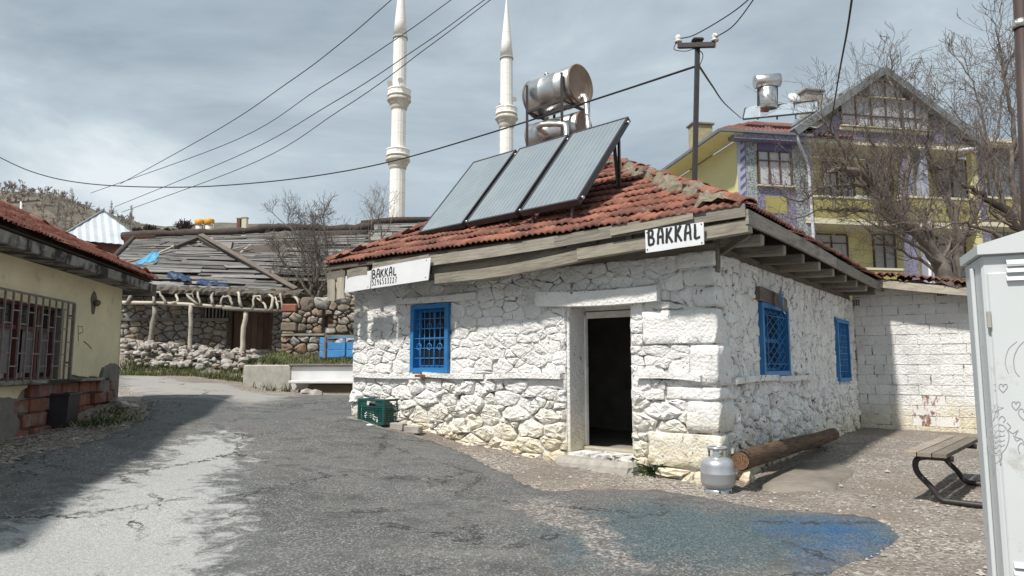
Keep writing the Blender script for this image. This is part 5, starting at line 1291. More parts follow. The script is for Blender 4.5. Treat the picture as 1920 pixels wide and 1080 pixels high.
# small chimney blocks and tank pair beyond the ridge
for u,v,w0,h0,lab,mt in((448,424,.25,.5,'small brown chimney block on skyline behind plank barn',M['rust']),(459,423,.33,.6,'pale chimney block on skyline behind plank barn',M['cream'])):
    b=at(u,v,46); o=thing('chimney',lab,'chimney',(b.x,b.y,b.z-1.2)); mb=MB(); mb.box((0,0,.85),(w0,w0,1.7),.02); mb.build('shaft',mt,o); mb=MB(); mb.box((0,0,1.73),(w0*1.2,w0*1.2,.07),.01); mb.build('cap',M['concrete'],o)
for k,(u,v) in enumerate(((374,412),(392,411))):
    b=at(u,431,45); o=thing('yellow_tank',['left','right'][k]+' of two white tanks with orange tops on the skyline','water tank',b,0,'orange topped tanks on the skyline'); mb=MB(); H=at(u,v,45).z-b.z; mb.lathe([(.2,-.3),(.24,-.28),(.24,H*.5)],16); mb.build('body',M['whitep'],o); mb=MB(); mb.lathe([(.29,H*.48),(.31,H*.5),(.31,H*.95),(.27,H),(.02,H+.03)],16); mb.build('lid',M['orange'],o)
    mb=MB(); mb.tube([(.3,-.1,-.3),(.35,-.15,H*.45),(.2,-.2,H*.5)],.025,6); mb.build('pipe',M['whitep'],o)
b=at(383,431,45); o=thing('tank_valve','small dark fittings between the two orange topped tanks','fitting',b); mb=MB(); mb.lathe([(.05,-.3),(.05,.1),(.12,.12),(.12,.3),(.04,.35)],8); mb.bar((-.18,0,.1),(.2,0,.2),.05,.05); mb.build('fitting',M['minaret_d'],o)
# ------------------------------------------------------------------ stone byre with plank hip roof in front of the barn
BY=21.8; sb=thing('stone_byre','low rubble stone byre with collapsing plank roof and brown door','byre',at(380,665,BY)); so2=sb.location.copy()
def L3(p): return Vector(p)-so2
xa=at(150,600,BY).x; xb=at(533,600,BY).x; zb=1.4; zt=at(400,556,BY).z
dx0,dx1=at(432,620,BY).x,at(505,620,BY).x; dz0,dz1=at(450,661,BY).z,at(450,583,BY).z
vx0,vx1=at(381,590,BY).x,at(428,590,BY).x; vz0,vz1=at(400,596,BY).z,at(400,577,BY).z
mb=MB()
for a,b,c,d in((xa,dx0,zb,dz0),(xa,vx0,dz0,zt),(vx0,dx0,dz0,vz0),(vx0,dx0,vz1,zt),(vx1,dx0,vz0,vz1),(dx0,dx1,zb,dz0),(dx0,dx1,dz1,zt),(dx1,xb,zb,zt)): mb.box(((a+b)/2-so2.x,.3,(c+d)/2-so2.z),(b-a,.55,d-c))
mb.box(((xa+xb)/2-so2.x,4.4,(zb+zt)/2-so2.z),(xb-xa,.4,zt-zb))
for q in(xa+.2,xb-.2): mb.box((q-so2.x,2.4,(zb+zt)/2-so2.z),(.4,3.6,zt-zb))
mb.build('wall',M['darkmortar'],sb)
ob=[(dx0-.1-so2.x,dx1+.1-so2.x,dz0-.4-so2.z,dz1+.1-so2.z),(vx0-.05-so2.x,vx1+.05-so2.x,vz0-so2.z,vz1+.05-so2.z)]
stone_face(sb,None,xa-so2.x,xb-so2.x,zb-so2.z,zt-so2.z,ob,.045,.115,80,[M['field'],M['field'],M['field_d']],290,1.6,None,(.03,.07),.014,lambda x,y,z:(x,y+.02,z),460)
# timber lacing, door, vent bars
plank('lacing_beam',(xa-so2.x,-.04,vz0-.03-so2.z),(dx0-.05-so2.x,-.04,vz0-.06-so2.z),.1,.09,(0,0,1),M['wood_grey'],sb); plank('lacing_beam',(dx1+.1-so2.x,-.04,(dz0+dz1)/2-so2.z),(xb-so2.x,-.04,(dz0+dz1)/2-so2.z),.1,.08,(0,0,1),M['wood_grey'],sb)
for i in range(7):
    x=vx0+(vx1-vx0)*(i+.5)/7; mb=MB(); mb.bar((x-so2.x,.05,vz0-so2.z),(x-so2.x,.05,vz1-so2.z),.04,.04); mb.build('window_bar',M['wood_grey'],sb)
dr=MB(); dr.box(((dx0+dx1)/2-so2.x,.10,dz1+.04-so2.z),(dx1-dx0+.2,.14,.1),.01); 
for x in(dx0-.03,dx1+.03): dr.box((x-so2.x,.08,(dz0+dz1)/2-.04-so2.z),(.11,.12,dz1-dz0+.05),.01)
dr=dr.build('door',M['wood_door'],sb)
for i in range(6):
    w_=(dx1-dx0-.08)/6; x=dx0+.04+w_*(i+.5)-so2.x; o=plank('door_board',(x,.14+.006*(i%2),dz0+.0-so2.z),(x,.14,dz1-.01-so2.z),w_-.012,.03,(0,-1,0),M['wood_door'],dr,.04,segs=2)
plank('door_rail',(dx0-so2.x,.10,dz0+.06-so2.z),(dx1-so2.x,.10,dz0+.06-so2.z),.03,.09,(0,0,1),M['wood_grey'],sb)
# roof: front slope a broken triangle, log ends, eave earth
ea=at(205,540,21.2); eb=at(566,553,21.2); ap=at(372,452,25.2)
mb=MB(); e1,e2,e3=map(L3,(ea,eb,ap)); bk1=L3(at(230,520,28)); bk2=L3(at(540,535,28)); nn=Vector((0,-.5,.85))
mb.add([e1-nn*.05,e2-nn*.05,e3-nn*.05,bk2,bk1],[[0,1,2],[1,3,2],[4,0,2],[3,4,2]]); mb.build('roof_deck',M['wood_dark'],sb)
def lr(f): return e1.lerp(e3,f),e2.lerp(e3,f)
a2,b2=lr(.97)
print('byre planks',plank_roof(sb,e1,e2,b2,a2,25,1.0,3.0,.19,M['wood_barn'],83,150,.07,.12))
bl=[((372,449),(490,518),25.0,23.0),((488,516),(560,556),23.0,21.3),((374,450),(330,468),25.0,24.3)]
for (p,q,y0,y1) in bl: mb=MB(); mb.bar(L3(at(*p,y0))+nn*.09,L3(at(*q,y1))+nn*.10,.15,.13,up=nn); mb.build('hip_board',M['ink_and_dark'] if False else M['wood_dark'],sb)
for (u0,v0,u1,v1,y) in((392,448,545,548,24.6),): plank('hip_capping',L3(at(378,449,25))+nn*.2,L3(at(556,552,21.4))+nn*.2,.17,.04,nn,M['wood_dark'],sb,.06,segs=5)
plank('hip_capping',L3(at(330,466,24.4))+nn*.12,L3(at(286,486,23.6))+nn*.12,.09,.04,nn,M['wood_pale'],sb); plank('hip_capping',L3(at(322,476,24.0))+nn*.1,L3(at(237,498,22.8))+nn*.12,.07,.04,nn,M['wood_pale'],sb)
for i,u in enumerate((225,262,300,336,373,407,420,433,452,483,512,545)):
    v=543+6*(u-225)/320+rr.uniform(-2,2); p=L3(at(u,v,21.2)); mb=MB(); mb.tube([p+Vector((0,-.05,0)),p+Vector((rr.uniform(-.1,.1),1.6,.06))],rr.uniform(.085,.12),9); mb.build('log_end',M['wood_log'] if i%3 else M['wood_grey'],sb)
vs=[];fs=[];n=60
for i in range(n+1):
    f=i/n; p=e1.lerp(e2,f)
    for j,(dy,dz) in enumerate(((-.22,-.12),(-.26,-.02),(-.18,.07),(0,.12),(.3,.2))): vs.append(p+Vector((0,dy+rr.uniform(-.04,.04),dz+rr.uniform(-.03,.03))))
for i in range(n):
    for j in range(4): a=i*5+j; fs.append([a,a+5,a+6,a+1])
mb=MB(); mb.add(vs,fs); mb.build('eave_earth',simple('shaded_eave_thatch_earth',(.15,.13,.105),(.07,.06,.05),7,.95,30,.8,.04),sb)  # earth colour darkened to stand for the shadowed void under the roof
mb=MB(); p=(e1+e2)/2; mb.box((p.x,1.2,zt-so2.z+.06),((e2-e1).length-.5,2.4,.12)); mb.build('shade_black_eave_boarding',M['ink_and_dark'],sb)  # boarding coloured near-black for the deep shade behind the log ends
# loose tarps
def tarp(u0,v0,u1,v1,u2,v2,u3,v3,Ya,Yb,lab,mat,seed):
    r2=random.Random(seed); P=[at(u0,v0,Ya),at(u1,v1,Ya),at(u2,v2,Yb),at(u3,v3,Yb)]; o=P[0].copy(); n=14; m=5; vs=[];fs=[]
    for j in range(m+1):
        for i in range(n+1):
            a=P[0].lerp(P[1],i/n); b=P[3].lerp(P[2],i/n); vs.append(a.lerp(b,j/m)-o+Vector((0,r2.uniform(-.05,.05),.02*math.sin(i*1.1+j)+r2.uniform(-.012,.012))))
    for j in range(m):
        for i in range(n): a=j*(n+1)+i; fs.append([a,a+1,a+n+2,a+n+1])
    k=len(vs); vs+=[v+Vector((0,.012,-.012)) for v in vs]; fs+=[[k+q for q in f[::-1]] for f in list(fs)]
    t_=thing('blue_tarp',lab,'tarp',o,0,'blue tarps on the collapsing byre roof'); mb=MB(); mb.add(vs,fs,True); mb.build('sheet',mat,t_)
tarp(252,496,290,490,300,474,284,472,22.9,23.4,'bright blue tarp bunched on left edge of the byre roof',M['tarp'],1)
tarp(312,520,358,528,356,516,316,508,21.55,21.9,'left dark blue tarp strip showing under the byre planks',M['tarp_d'],2)
tarp(368,533,432,538,424,527,369,522,21.45,21.8,'right dark blue tarp strip showing under the byre planks',M['tarp_d'],3)
p=at(390,456,25.6); o=thing('satellite_dish','white satellite dish behind the peak of the byre roof','dish',p); mb=MB(); mb.lathe([(.02,.10),(.12,.07),(.24,.0),(.25,.005),(.12,.09),(.02,.12)],20,(0,0,0),Matrix.Rotation(R(75),3,'X')); mb.build('reflector',M['whitep'],o); mb=MB(); mb.tube([(0,.1,0),(0,.2,-.6)],.03,6); mb.build('mast',M['minaret_d'],o)
# ------------------------------------------------------------------ pergola of peeled branches
PY=20.6; pg=thing('branch_pergola','rustic pergola of peeled crooked branches before the byre','pergola',at(360,660,PY)); go_=pg.location.copy()
def L4(p): return Vector(p)-go_
for k,(u0,v0,u1,v1) in enumerate(((277,668,291,574),(357,662,358,570),(451,677,461,580))):
    b=at(u0,v0,PY); b.z=min(b.z,ground_z(b.x,b.y)+.0)-.1; t=at(u1,v1,PY); mb=MB(); mb.tube([L4(q) for q in trunkpath(b,t,6,.018,k+2)],[.085,.08,.075,.07,.075,.07,.075] if k!=1 else [.062]*7,8); mb.build('post',M['wood_stick'],pg)
pts=[at(u,v,PY) for u,v in((222,567),(290,568),(350,571),(410,575),(440,576))]; mb=MB(); mb.tube([L4(q)+Vector((0,0,rr.uniform(-.02,.02))) for q in pts],[.06,.05,.055,.05,.04],7); mb.build('bar',M['wood_stick'],pg)
pts=[at(u,v,PY-.06) for u,v in((418,578),(470,581),(535,584))]; mb=MB(); mb.tube([L4(q) for q in pts],[.06,.06,.05],7); mb.build('bar',M['wood_grey'],pg)
ST=[((239,569),(246,552),None),((287,570),(289,548),(293,547)),((312,570),(301,552),None),((322,568),(333,566),(330,549)),((372,571),(350,552),(356,556)),((376,572),(371,550),(374,549)),((398,571),(397,553),(402,550)),((413,571),(418,556),None),((436,574),(432,560),(424,553)),((452,576),(447,550),None),((474,581),(476,557),None),((500,581),(494,568),(478,556)),((508,581),(512,560),(501,551)),((521,581),(519,566),(516,554)),((530,581),(526,553),None),((562,572),(556,560),(551,555))]
for k,(a,b,c) in enumerate(ST):
    P=[at(*a,PY-.1),at(*b,PY+.05)]+([at(*c,PY+.5)] if c else [at(b[0]+1,b[1]+1,PY+.6)]); P=[p_+Vector((rr.uniform(-.018,.018),0,rr.uniform(-.018,.018))) for p_ in spline([L4(q) for q in P],3)]; mb=MB(); mb.tube(P,[.043*rr.uniform(.8,1.25)*(1-.4*i/len(P))*(1.15 if k%3==0 else .85) for i in range(len(P))],6); mb.build('branch',M['wood_stick'],pg)
    if k%3==1: q=P[len(P)//2]; mb=MB(); mb.tube([q,q+Vector((.16,0,.02)),q+Vector((.24,-.02,-.16))],[.035,.03,.02],5); mb.build('branch',M['wood_stick'],pg)
# ------------------------------------------------------------------ ruined wall, rubble, trough, cart
RY=20.1; rw=thing('ruined_wall','ruined brown rubble wall with a small square hole','wall',at(600,668,RY)); ro_=rw.location.copy()
x0=at(531,600,RY).x-ro_.x; x1=at(700,600,RY).x-ro_.x; zb=-.5
tpz=lambda x:(1.58+.12*math.sin(x*3.1)+.07*math.sin(x*9+1)) 
hx0,hx1=at(606,600,RY).x-ro_.x,at(624,600,RY).x-ro_.x; hz0,hz1=at(610,614,RY).z-ro_.z,at(610,591,RY).z-ro_.z
bz_=at(590,628,RY).z-ro_.z
mb=MB()
for a,b,c,d in((x0,hx0,zb,1.45),(hx0,hx1,zb,hz0),(hx0,hx1,hz1,1.45),(hx1,x1,zb,1.45)): mb.box(((a+b)/2,.3,(c+d)/2),(b-a,.5,d-c))
mb.build('core',M['darkmortar'],rw)
stone_face(rw,None,x0-.04,x1,zb,1.72,[(hx0-.01,hx1+.01,hz0-.02,hz1+.02),(x0,x1,bz_-.03,bz_+.03),(x0-.1,x0+.42,1.28,1.52),(x0-.1,x0+.45,.72,.98)],.045,.14,90,[M['field_d'],M['field_d'],M['field_p']],250,1.45,tpz,(.03,.08),.015,None,330)
for z0,z1,w_ in((1.28,1.52,.44),(.72,.98,.46)):
    mb=MB(); mb.box((x0+w_/2-.05,.12,(z0+z1)/2),(w_,.36,z1-z0-.01),.03); mb.build('dressed_stone',M['field_d'] if z0<1 else M['brick'],rw)
plank('lacing_beam',(x0,-.05,bz_),(hx0+.05,-.05,bz_+.01),.08,.06,(0,0,1),M['wood_grey'],rw); plank('lacing_beam',(hx0+.1,-.05,bz_-.03),(x1,-.05,bz_-.05),.08,.06,(0,0,1),M['wood_grey'],rw)
stone_face(rw,None,.2,x1,1.5,2.4,[],.05,.13,91,[M['field_d'],M['field_p']],40,1.4,lambda x:1.5+.5*(x-.2)/(x1-.2)+.1*math.sin(x*6),(.04,.09),.012,lambda x,y,z:(x,y+.5,z),60)
mb=MB(); mb.slab([(.2,1.3),(x1,1.3),(x1,2.0),(.2,1.5)],.52,1.2); mb.build('core',M['darkmortar'],rw)
# loose stones
def rock(mb,c,s,r_,sub=1):
    """an angular boulder: icosahedron pushed about"""
    t=(1+5**.5)/2; V=[(-1,t,0),(1,t,0),(-1,-t,0),(1,-t,0),(0,-1,t),(0,1,t),(0,-1,-t),(0,1,-t),(t,0,-1),(t,0,1),(-t,0,-1),(-t,0,1)]
    F=[(0,11,5),(0,5,1),(0,1,7),(0,7,10),(0,10,11),(1,5,9),(5,11,4),(11,10,2),(10,7,6),(7,1,8),(3,9,4),(3,4,2),(3,2,6),(3,6,8),(3,8,9),(4,9,5),(2,4,11),(6,2,10),(8,6,7),(9,8,1)]
    M3=Matrix.Rotation(r_.uniform(0,6.3),3,'Z')@Matrix.Rotation(r_.uniform(-.4,.4),3,'X'); vs=[]
    for v in V:
        q=Vector(v).normalized()*r_.uniform(.8,1.15); q=Vector((q.x*s[0],q.y*s[1],q.z*s[2])); vs.append(M3@q+Vector(c))
    mb.add(vs,F,False)
rp_=gpt(350,675); rh_=thing('rubble_heap','long heap of pale loose field stones along the grassy bank','rubble',rp_); r_=random.Random(33); ns=0
for k in range(298):
    u=226+r_.betavariate(1,1.15)*255; prof=1-.35*(u-226)/255; v0=690-(u-226)*.02; Y=r_.uniform(19.9,21.0); g_=at(u,v0,Y); x=g_.x; zg=ground_z(x,Y); hgt=.42*prof*max(0,1-abs(Y-20.45)/.75); lay=r_.random(); z=zg+hgt*lay**.6+.03
    s=.035+.11*r_.random()**2.2; mb=MB(); rock(mb,(x-rp_.x,Y-rp_.y,z-rp_.z),(s*r_.uniform(.9,1.4),s,s*r_.uniform(.65,.95)),r_); mb.build('stone',M['field_p'],rh_)
def lone(u,v,s,name,lab,mat,seed,cat='stone',grp=None,lift=.4):
    p=gpt(u,v); o=thing(name,lab,cat,p,0,grp); r2=random.Random(seed); mb=MB(); rock(mb,(0,0,s[2]*lift),s,r2); mb.build('stone',mat,o); return o
def lone_mesh(u,v,s,name,lab,mat,seed,cat='stone',grp=None,lift=.4):
    p=gpt(u,v); r2=random.Random(seed); mb=MB(); rock(mb,(0,0,s[2]*lift),s,r2); o=mb.build(name,mat); o.location=p; return tag(o,lab,cat,grp)
lone_mesh(432,676,(.42,.24,.2),'boulder','long grey boulder at right end of the rubble heap',M['field'],3)
for k,(u,v,s,lab) in enumerate([(390,686,.13,'pale stone fallen on the grass below the rubble heap'),(375,692,.16,'flat pale stone on the grass left of the trough'),(428,692,.17,'rounded pale stone on the grass before the long boulder'),(468,715,.2,'pale flat stone lodged in weeds at the trough end'),(485,722,.16,'lower pale stone in weeds at the trough end'),(502,722,.2,'upright pale rock leaning near the concrete trough'),(520,712,.1,'small white stone among weeds near trough'),(575,738,.13,'whitish rock lying below the trough'),(592,741,.15,'flat whitish rock on the road edge below the trough')]): lone_mesh(u,v,(s*1.3,s,s*.7),'loose_stone',lab,M['field_p'],50+k,'stone','loose pale stones near the trough')
for k,(u,v,s,lab) in enumerate([(222,757,.14,'pale stone at the foot of the yellow house corner'),(228,764,.17,'long pale stone lying by the yellow house corner'),(246,764,.10,'small round stone beside the yellow house corner')]): lone_mesh(u,v,(s*1.4,s*.8,s*.6),'loose_stone',lab,M['field_p'],70+k,'stone','stones at the yellow house corner')
TY=17.2; tr=thing('concrete_trough','long grey concrete wall with white painted band and ledge','retaining wall',at(560,740,TY)); to_=tr.location.copy(); a=at(455,700,TY).x-to_.x; b=at(662,700,TY).x+2.6-to_.x
m1=at(545,700,TY).x-to_.x; zt=at(560,684,TY).z-to_.z; zl=at(560,714,TY).z-to_.z
mb=MB(); mb.box(((a+m1)/2,.15,zt/2-.3),(m1-a,.26,zt+.6),.03); mb.build('grey_section',M['concrete'],tr)
mb=MB(); mb.box(((m1+b)/2+.003,.16,zt/2-.3),(b-m1,.25,zt+.6-.05),.02); mb.build('white_section',M['white_b'] if 'white_b' in M else M['whitep'],tr)
mb=MB(); mb.box(((m1+b)/2,.13,zt+.0),(b-m1+.1,.34,.05),.012); mb.build('coping',M['cem_dark'],tr)
mb=MB(); mb.box(((m1+b)/2+.05,-.22,zl-.02),(b-m1-.1,.52,.07),.015); mb.build('ledge',M['whitep'],tr)
mb=MB(); mb.box(((m1+b)/2+.3,-.17,zl/2-.35),(b-m1-.5,.38,zl+.55),.02); mb.build('basin_front',simple('mossy_concrete',(.13,.11,.075),(.08,.07,.045),4,.9),tr)
# blue cart body
CY=18.9; ct=thing('blue_cart','faded blue wooden cart body resting on the grassy terrace','cart',at(625,672,CY)); co=ct.location.copy()
lc=lambda u,v,y=CY:at(u,v,y)-co
x0=lc(592,650).x; x1=lc(608,650).x; x2=lc(700,650).x; z0=lc(600,672).z; z1=lc(600,632).z; 
for k in range(3):
    zz0=z0+(z1-z0)*k/3+.012; zz1=z0+(z1-z0)*(k+1)/3-.008; mb=MB(); mb.bar((x0-.02,.5,(zz0+zz1)/2+.02),(x1,-.02,(zz0+zz1)/2),.03,zz1-zz0,b=.006); mb.build('end_board',M['blue_pale'],ct)
zs=z1-.16
for k in range(2):
    h=(zs-z0)/2; mb=MB(); mb.box(((x1+x2)/2,0,z0+h*(k+.5)+.02),(x2-x1,.035,h-.012),.006); mb.build('side_board',M['blue_pale'],ct); mb=MB(); mb.box(((x1+x2)/2,.95,z0+h*(k+.5)+.02),(x2-x1,.035,h-.012),.006); mb.build('side_board',M['blue_pale'],ct)
for x in(x1+.03,x1+.55,x2-.03): mb=MB(); mb.box((x,-.035,(z0+z1)/2+.0),(.06,.05,z1-z0+.0 if x<x1+.1 else zs-z0+.05),.008); mb.build('stake',M['blue_pale'] if x>x1+.1 else M['wood_grey'],ct)
mb=MB(); mb.bar((x1,.0,zs+.13),(x2,.0,zs+.16),.05,.035); mb.build('top_rail',M['blue_pale'],ct); mb=MB(); mb.box(((x1+x2)/2,.46,z0+.02),(x2-x1,.9,.04)); mb.build('floor',M['wood_grey'],ct)
r_=random.Random(8)
lg=thing('stone_load','pale field stones piled inside the blue cart','stones',co+Vector(((x1+x2)/2,.45,z0+.06)))
for k in range(26): mb=MB(); s=r_.uniform(.07,.12); rock(mb,(r_.uniform(-.5,.5)*(x2-x1-.3),r_.uniform(-.3,.3),.1+r_.uniform(0,.36)),(s*1.2,s,s*.8),r_); mb.build('stone',M['field_p'],lg)
# far shed behind the shop roof
fs_=thing('plank_shed','grey plank shed roof showing left of the shop tiles','shed',at(730,470,36)); fo=fs_.location.copy(); A_,B_,C_,D_=[at(*q)-fo for q in((672,470,35),(860,470,35),(860,416,38),(684,421,38))]
mb=MB(); mb.add([A_+Vector((0,.1,-.1)),B_+Vector((0,.1,-.1)),C_+Vector((0,.1,-.1)),D_+Vector((0,.1,-.1)),A_+Vector((0,.1,-3)),B_+Vector((0,.1,-3)),C_+Vector((0,0,-4)),D_+Vector((0,0,-4))],[[0,1,2,3],[4,5,1,0],[5,6,2,1],[6,7,3,2],[7,4,0,3]]); mb.build('roof_deck',M['wood_dark'],fs_)
plank_roof(fs_,A_,B_,C_,D_,11,1.2,2.6,.26,M['wood_barn'],95,60,.04,.04)
mb=MB(); mb.tube([D_+Vector((-.2,0,.1)),D_.lerp(C_,.3)+Vector((0,0,.2)),C_+Vector((0,0,.15))],[.14,.2,.16],7); mb.build('ridge_log',M['bark_d'],fs_)
# ------------------------------------------------------------------ purple and yellow house behind
c=at(1384,300,31); PF=Frame(c.x,31,R(10))
vh=thing('painted_house','three storey yellow house with purple pebbledash gable and red tiled roof','house',PF.w(0,0,0),PF.a)
def q(u,v,y=0): return PF.py(u,v,y)
def PB(name,u0,v0,u1,v1,y0,y1,mat,parent=vh,b=0):
    vm=(v0+min(v1,440))/2; x0=q(u0,vm,y0)[0]; x1=q(u1,vm,y0)[0]; _,z1=q((u0+u1)/2,v0,y0); z0=q((u0+u1)/2,v1,y0)[1]
    mb=MB(); mb.box(((x0+x1)/2,(y0+y1)/2,(z0+z1)/2),(x1-x0,y1-y0,z1-z0),b); return mb.build(name,mat,parent)
ex,ez_=q(1384,262); xr=q(1960,300)[0]; PD=9.0
zb=1.5
# body: left bay stands forward, recessed balconies in the middle
xb=q(1512,300)[0]; xg=q(1835,300)[0]
mb=MB(); mb.box((xb/2,PD/2,(ez_+zb)/2),(xb,PD,ez_-zb)); mb.build('left_bay_wall',M['yel'],vh)
mb=MB(); mb.box(((xb+xr)/2,PD/2+.9,(ez_+zb)/2),(xr-xb,PD-1.8,ez_-zb)); mb.build('rear_wall',M['yel'],vh)
def cladding(u0,v0,u1,v1,y,mat,name='cladding',d=.05): return PB(name,u0,v0,u1,v1,y-d,y-.003 if d else y,mat)
cladding(1385,262,1399,640,0,M['lil'],'striped_column',.06)
for i in range(22):
    v=268+i*17; x0,z0=q(1387,v); x1,z1=q(1397,v-7); mb=MB(); mb.slab([(x0,z0-.12),(x1,z1-.05),(x1,z1+.13),(x0,z0+.06)],-.066,-.058); mb.build('purple_stripe',M['purp'],vh)
cladding(1400,262,1420,640,0,M['pd_grey'],'cladding',.05); cladding(1420,262,1485,283,0,M['purp'],'cladding',.04); cladding(1420,352,1512,640,0,M['pd_purple'],'cladding',.045); cladding(1486,262,1512,352,0,M['pd_grey'],'cladding',.05); cladding(1494,352,1514,640,0,M['pd_grey'],'cladding',.055)
cladding(1436,368,1476,400,0,M['yel_s'],'yellow_relief',.06)
def win(u0,v0,u1,v1,y,nx,tr,mat=M['brownframe'],cur=True):
    x0,z0=q(u0,v1,y); x1,_=q(u1,v1,y); z1=q((u0+u1)/2,v0,y)[1]; z0=q((u0+u1)/2,v1,y)[1]
    mb=MB(); f=.06
    for a,b in(((x0,z0),(x0,z1)),((x1,z0),(x1,z1)),((x0,z0),(x1,z0)),((x0,z1),(x1,z1))): mb.bar((a[0],y-.05,a[1]),(b[0],y-.05,b[1]),f,.10,up=(0,1,0))
    for i in range(1,nx): x=x0+(x1-x0)*i/nx; mb.bar((x,y-.052,z0),(x,y-.052,z1),f,.09,up=(0,1,0))
    if tr: z=z0+(z1-z0)*tr; mb.bar((x0,y-.054,z),(x1,y-.054,z),f*.8,.08,up=(0,1,0))
    o=mb.build('window',mat,vh)
    mb=MB(); mb.add([(x0,y-.022,z0),(x1,y-.022,z0),(x1,y-.02,z1),(x0,y-.02,z1)],[[0,1,2,3]]); mb.build('pane',M['glass'],o)
    if cur:
        mb=MB(); n=16*nx; vs=[]
        for i in range(n+1): x=x0+(x1-x0)*i/n; vs+=[(x,y-.030+.004*math.sin(i*1.7),z0+.03),(x,y-.030+.004*math.sin(i*1.7),z1-.03)]
        mb.add(vs,[[2*i,2*i+2,2*i+3,2*i+1] for i in range(n)],True); mb.build('curtain',M['curtain'],o)
    mb=MB(); mb.box(((x0+x1)/2,y-.1,z0-.06),(x1-x0+.25,.22,.06),.01); mb.build('window_sill',M['cream'],o)
    return o
win(1422,285,1483,348,0,3,.72)
PB('eave_band',1376,247,1512,262,-.55,-.0,M['pd_purple']); 
# left eave: sloping yellow soffit under the roof edge
zE=q(1380,247,-.55)[1]; xl=-1.15
mb=MB(); mb.add([(xl,-.55,zE-.12),(0,-.55,zE-.12),(0,PD,zE-.12),(xl,PD,zE-.12),(xl,-.55,zE+.0),(0,-.55,zE+.0),(0,PD,zE),(xl,PD,zE)],[[3,2,1,0],[4,5,6,7],[0,1,5,4],[1,2,6,5],[2,3,7,6],[3,0,4,7]]); 
mb.build('soffit',M['yel'],vh)
mb=MB(); mb.bar((xl-.03,-.6,zE+.02),(xl-.03,PD+.3,zE+.02),.1,.14); mb.bar((xl,-.6,zE+.04),(xb,-.6,zE+.04),.1,.12); mb.build('gutter',M['roofgrey'],vh)
# roofs
rzz=zE+2.5
mb=MB(); n=70; vs=[]; fs=[]
def slope(x0,x1,y0,z0,y1,z1,x0t,x1t,name,mat,par=vh,wave=.035,per=.24):
    mb=MB(); n=int((x1-x0)/per*4); vs=[]; fs=[]; rows=10
    for j in range(rows+1):
        f=j/rows
        for i in range(n+1):
            g_=i/n; x=(x0+(x1-x0)*g_)*(1-f)+(x0t+(x1t-x0t)*g_)*f; vs.append((x,y0+(y1-y0)*f,z0+(z1-z0)*f+wave*math.sin(i*PI/2)+ .02*((j*7)%3)))
    for j in range(rows):
        for i in range(n): a=j*(n+1)+i; fs.append([a,a+1,a+n+2,a+n+1])
    mb.add(vs,fs,True); return mb.build(name,mat,par,'stuff')
slope(xl,xb+2.2,-.62,zE+.1,PD*.5,rzz,xl+4.6,xb+2.2,'roof_tiles',M['tile_far'])
mb=MB(); mb.add([(xl,-.6,zE+.08),(xl+4.6,PD*.5,rzz),(xl,PD+.4,zE+.08)],[[0,1,2]]); mb.build('roof_end',M['tile_far'],vh)
x2=q(1832,262,-.4)[0]; zr_=q(1870,268,-.4)[1]; slope(x2-1,xr+1,-.5,zr_,PD*.5,zr_+1.7,x2-1,xr+1,'roof_tiles',M['tile_far'])
PB('eave_band',1835,262,1960,273,-.45,0,M['cream'])
# gable
ga=q(1657,140,-.6); gl=q(1497,252,-.6); gr_=q(1838,276,-.6)
gp=[q(1512,258,-.3),q(1832,272,-.3),(ga[0],ga[1]-.15)]
mb=MB(); mb.slab(gp,-.3,.0); mb.build('gable_wall',M['pd_purple'],vh)
for a,b in((gl,ga),(ga,gr_)):
    mb=MB(); A_=Vector((a[0],0,a[1])); B_=Vector((b[0],0,b[1])); nn=(B_-A_).normalized(); up=Vector((-nn.z,0,nn.x)); 
    vs=[A_-nn*.1,B_+nn*.1,B_+nn*.1+up*.34,A_-nn*.1+up*.34]; P=[(v.x,v.z) for v in vs]; mb.slab(P,-.75,5.0); mb.build('gable_roof',M['roofgrey'],vh)
# stepped attic windows
win(1577,184,1742,240,-.3,6,.35,M['brownframe'],True); win(1628,156,1688,184,-.3,2,None,M['brownframe'],True)
cladding(1574,243,1746,248,-.3,M['cream'],'string_course',.12)
PB('balcony_ceiling',1512,262,1832,275,-.25,1.8,M['cream'])
# balconies: parapets with scrolls, floors, doors, columns
for (u0,u1,v0,v1) in((1525,1690,373,414),(1690,1832,373,414),(1852,1960,374,418),(1525,1690,505,545)):
    PB('parapet',u0,v0,u1,v1,-.05,.05,M['yel_s']); PB('parapet_cap',u0-2,v0-4,u1+2,v0,-.09,.10,M['cream'])
    mb=MB(); x0,_=q(u0+4,v1); x1,_=q(u1-4,v1); zc=q((u0+u1)/2,(v0+v1)/2)[1]; k=int((x1-x0)/.42)
    for i in range(k):
        x=x0+(x1-x0)*(i+.5)/k; s_=1 if i%2 else -1
        P=[Vector((x+.03*a*math.cos(a*1.1)*1.0*s_,-.085,zc-.1+.035*a*math.sin(a*1.1)+.04*a)) for a in np.linspace(.3,5.2,14)]; mb.tube(P,.024,4)
    mb.build('iron_scrolls',M['brown_metal'],vh)
PB('balcony_floor',1512,414,1836,424,-.1,1.8,M['cream']); PB('balcony_floor',1840,418,1960,426,-.1,1.8,M['cream'])
for u0,u1,v0,v1,m_ in((1697,1714,275,560,M['pd_purple']),(1730,1742,275,560,M['lil']),(1836,1851,272,560,M['pd_purple'])): PB('column',u0,v0,u1,v1,-.04,.35,m_)
PB('column',1512,275,1526,560,-.03,.3,M['pd_grey']); PB('column',1826,275,1837,560,-.02,.3,M['yel'])
for (u0,v0,u1,v1) in((1545,305,1572,398),(1578,318,1602,378),(1630,285,1672,400),(1760,300,1815,400)): win(u0,v0,u1,v1,1.8,2,.8)
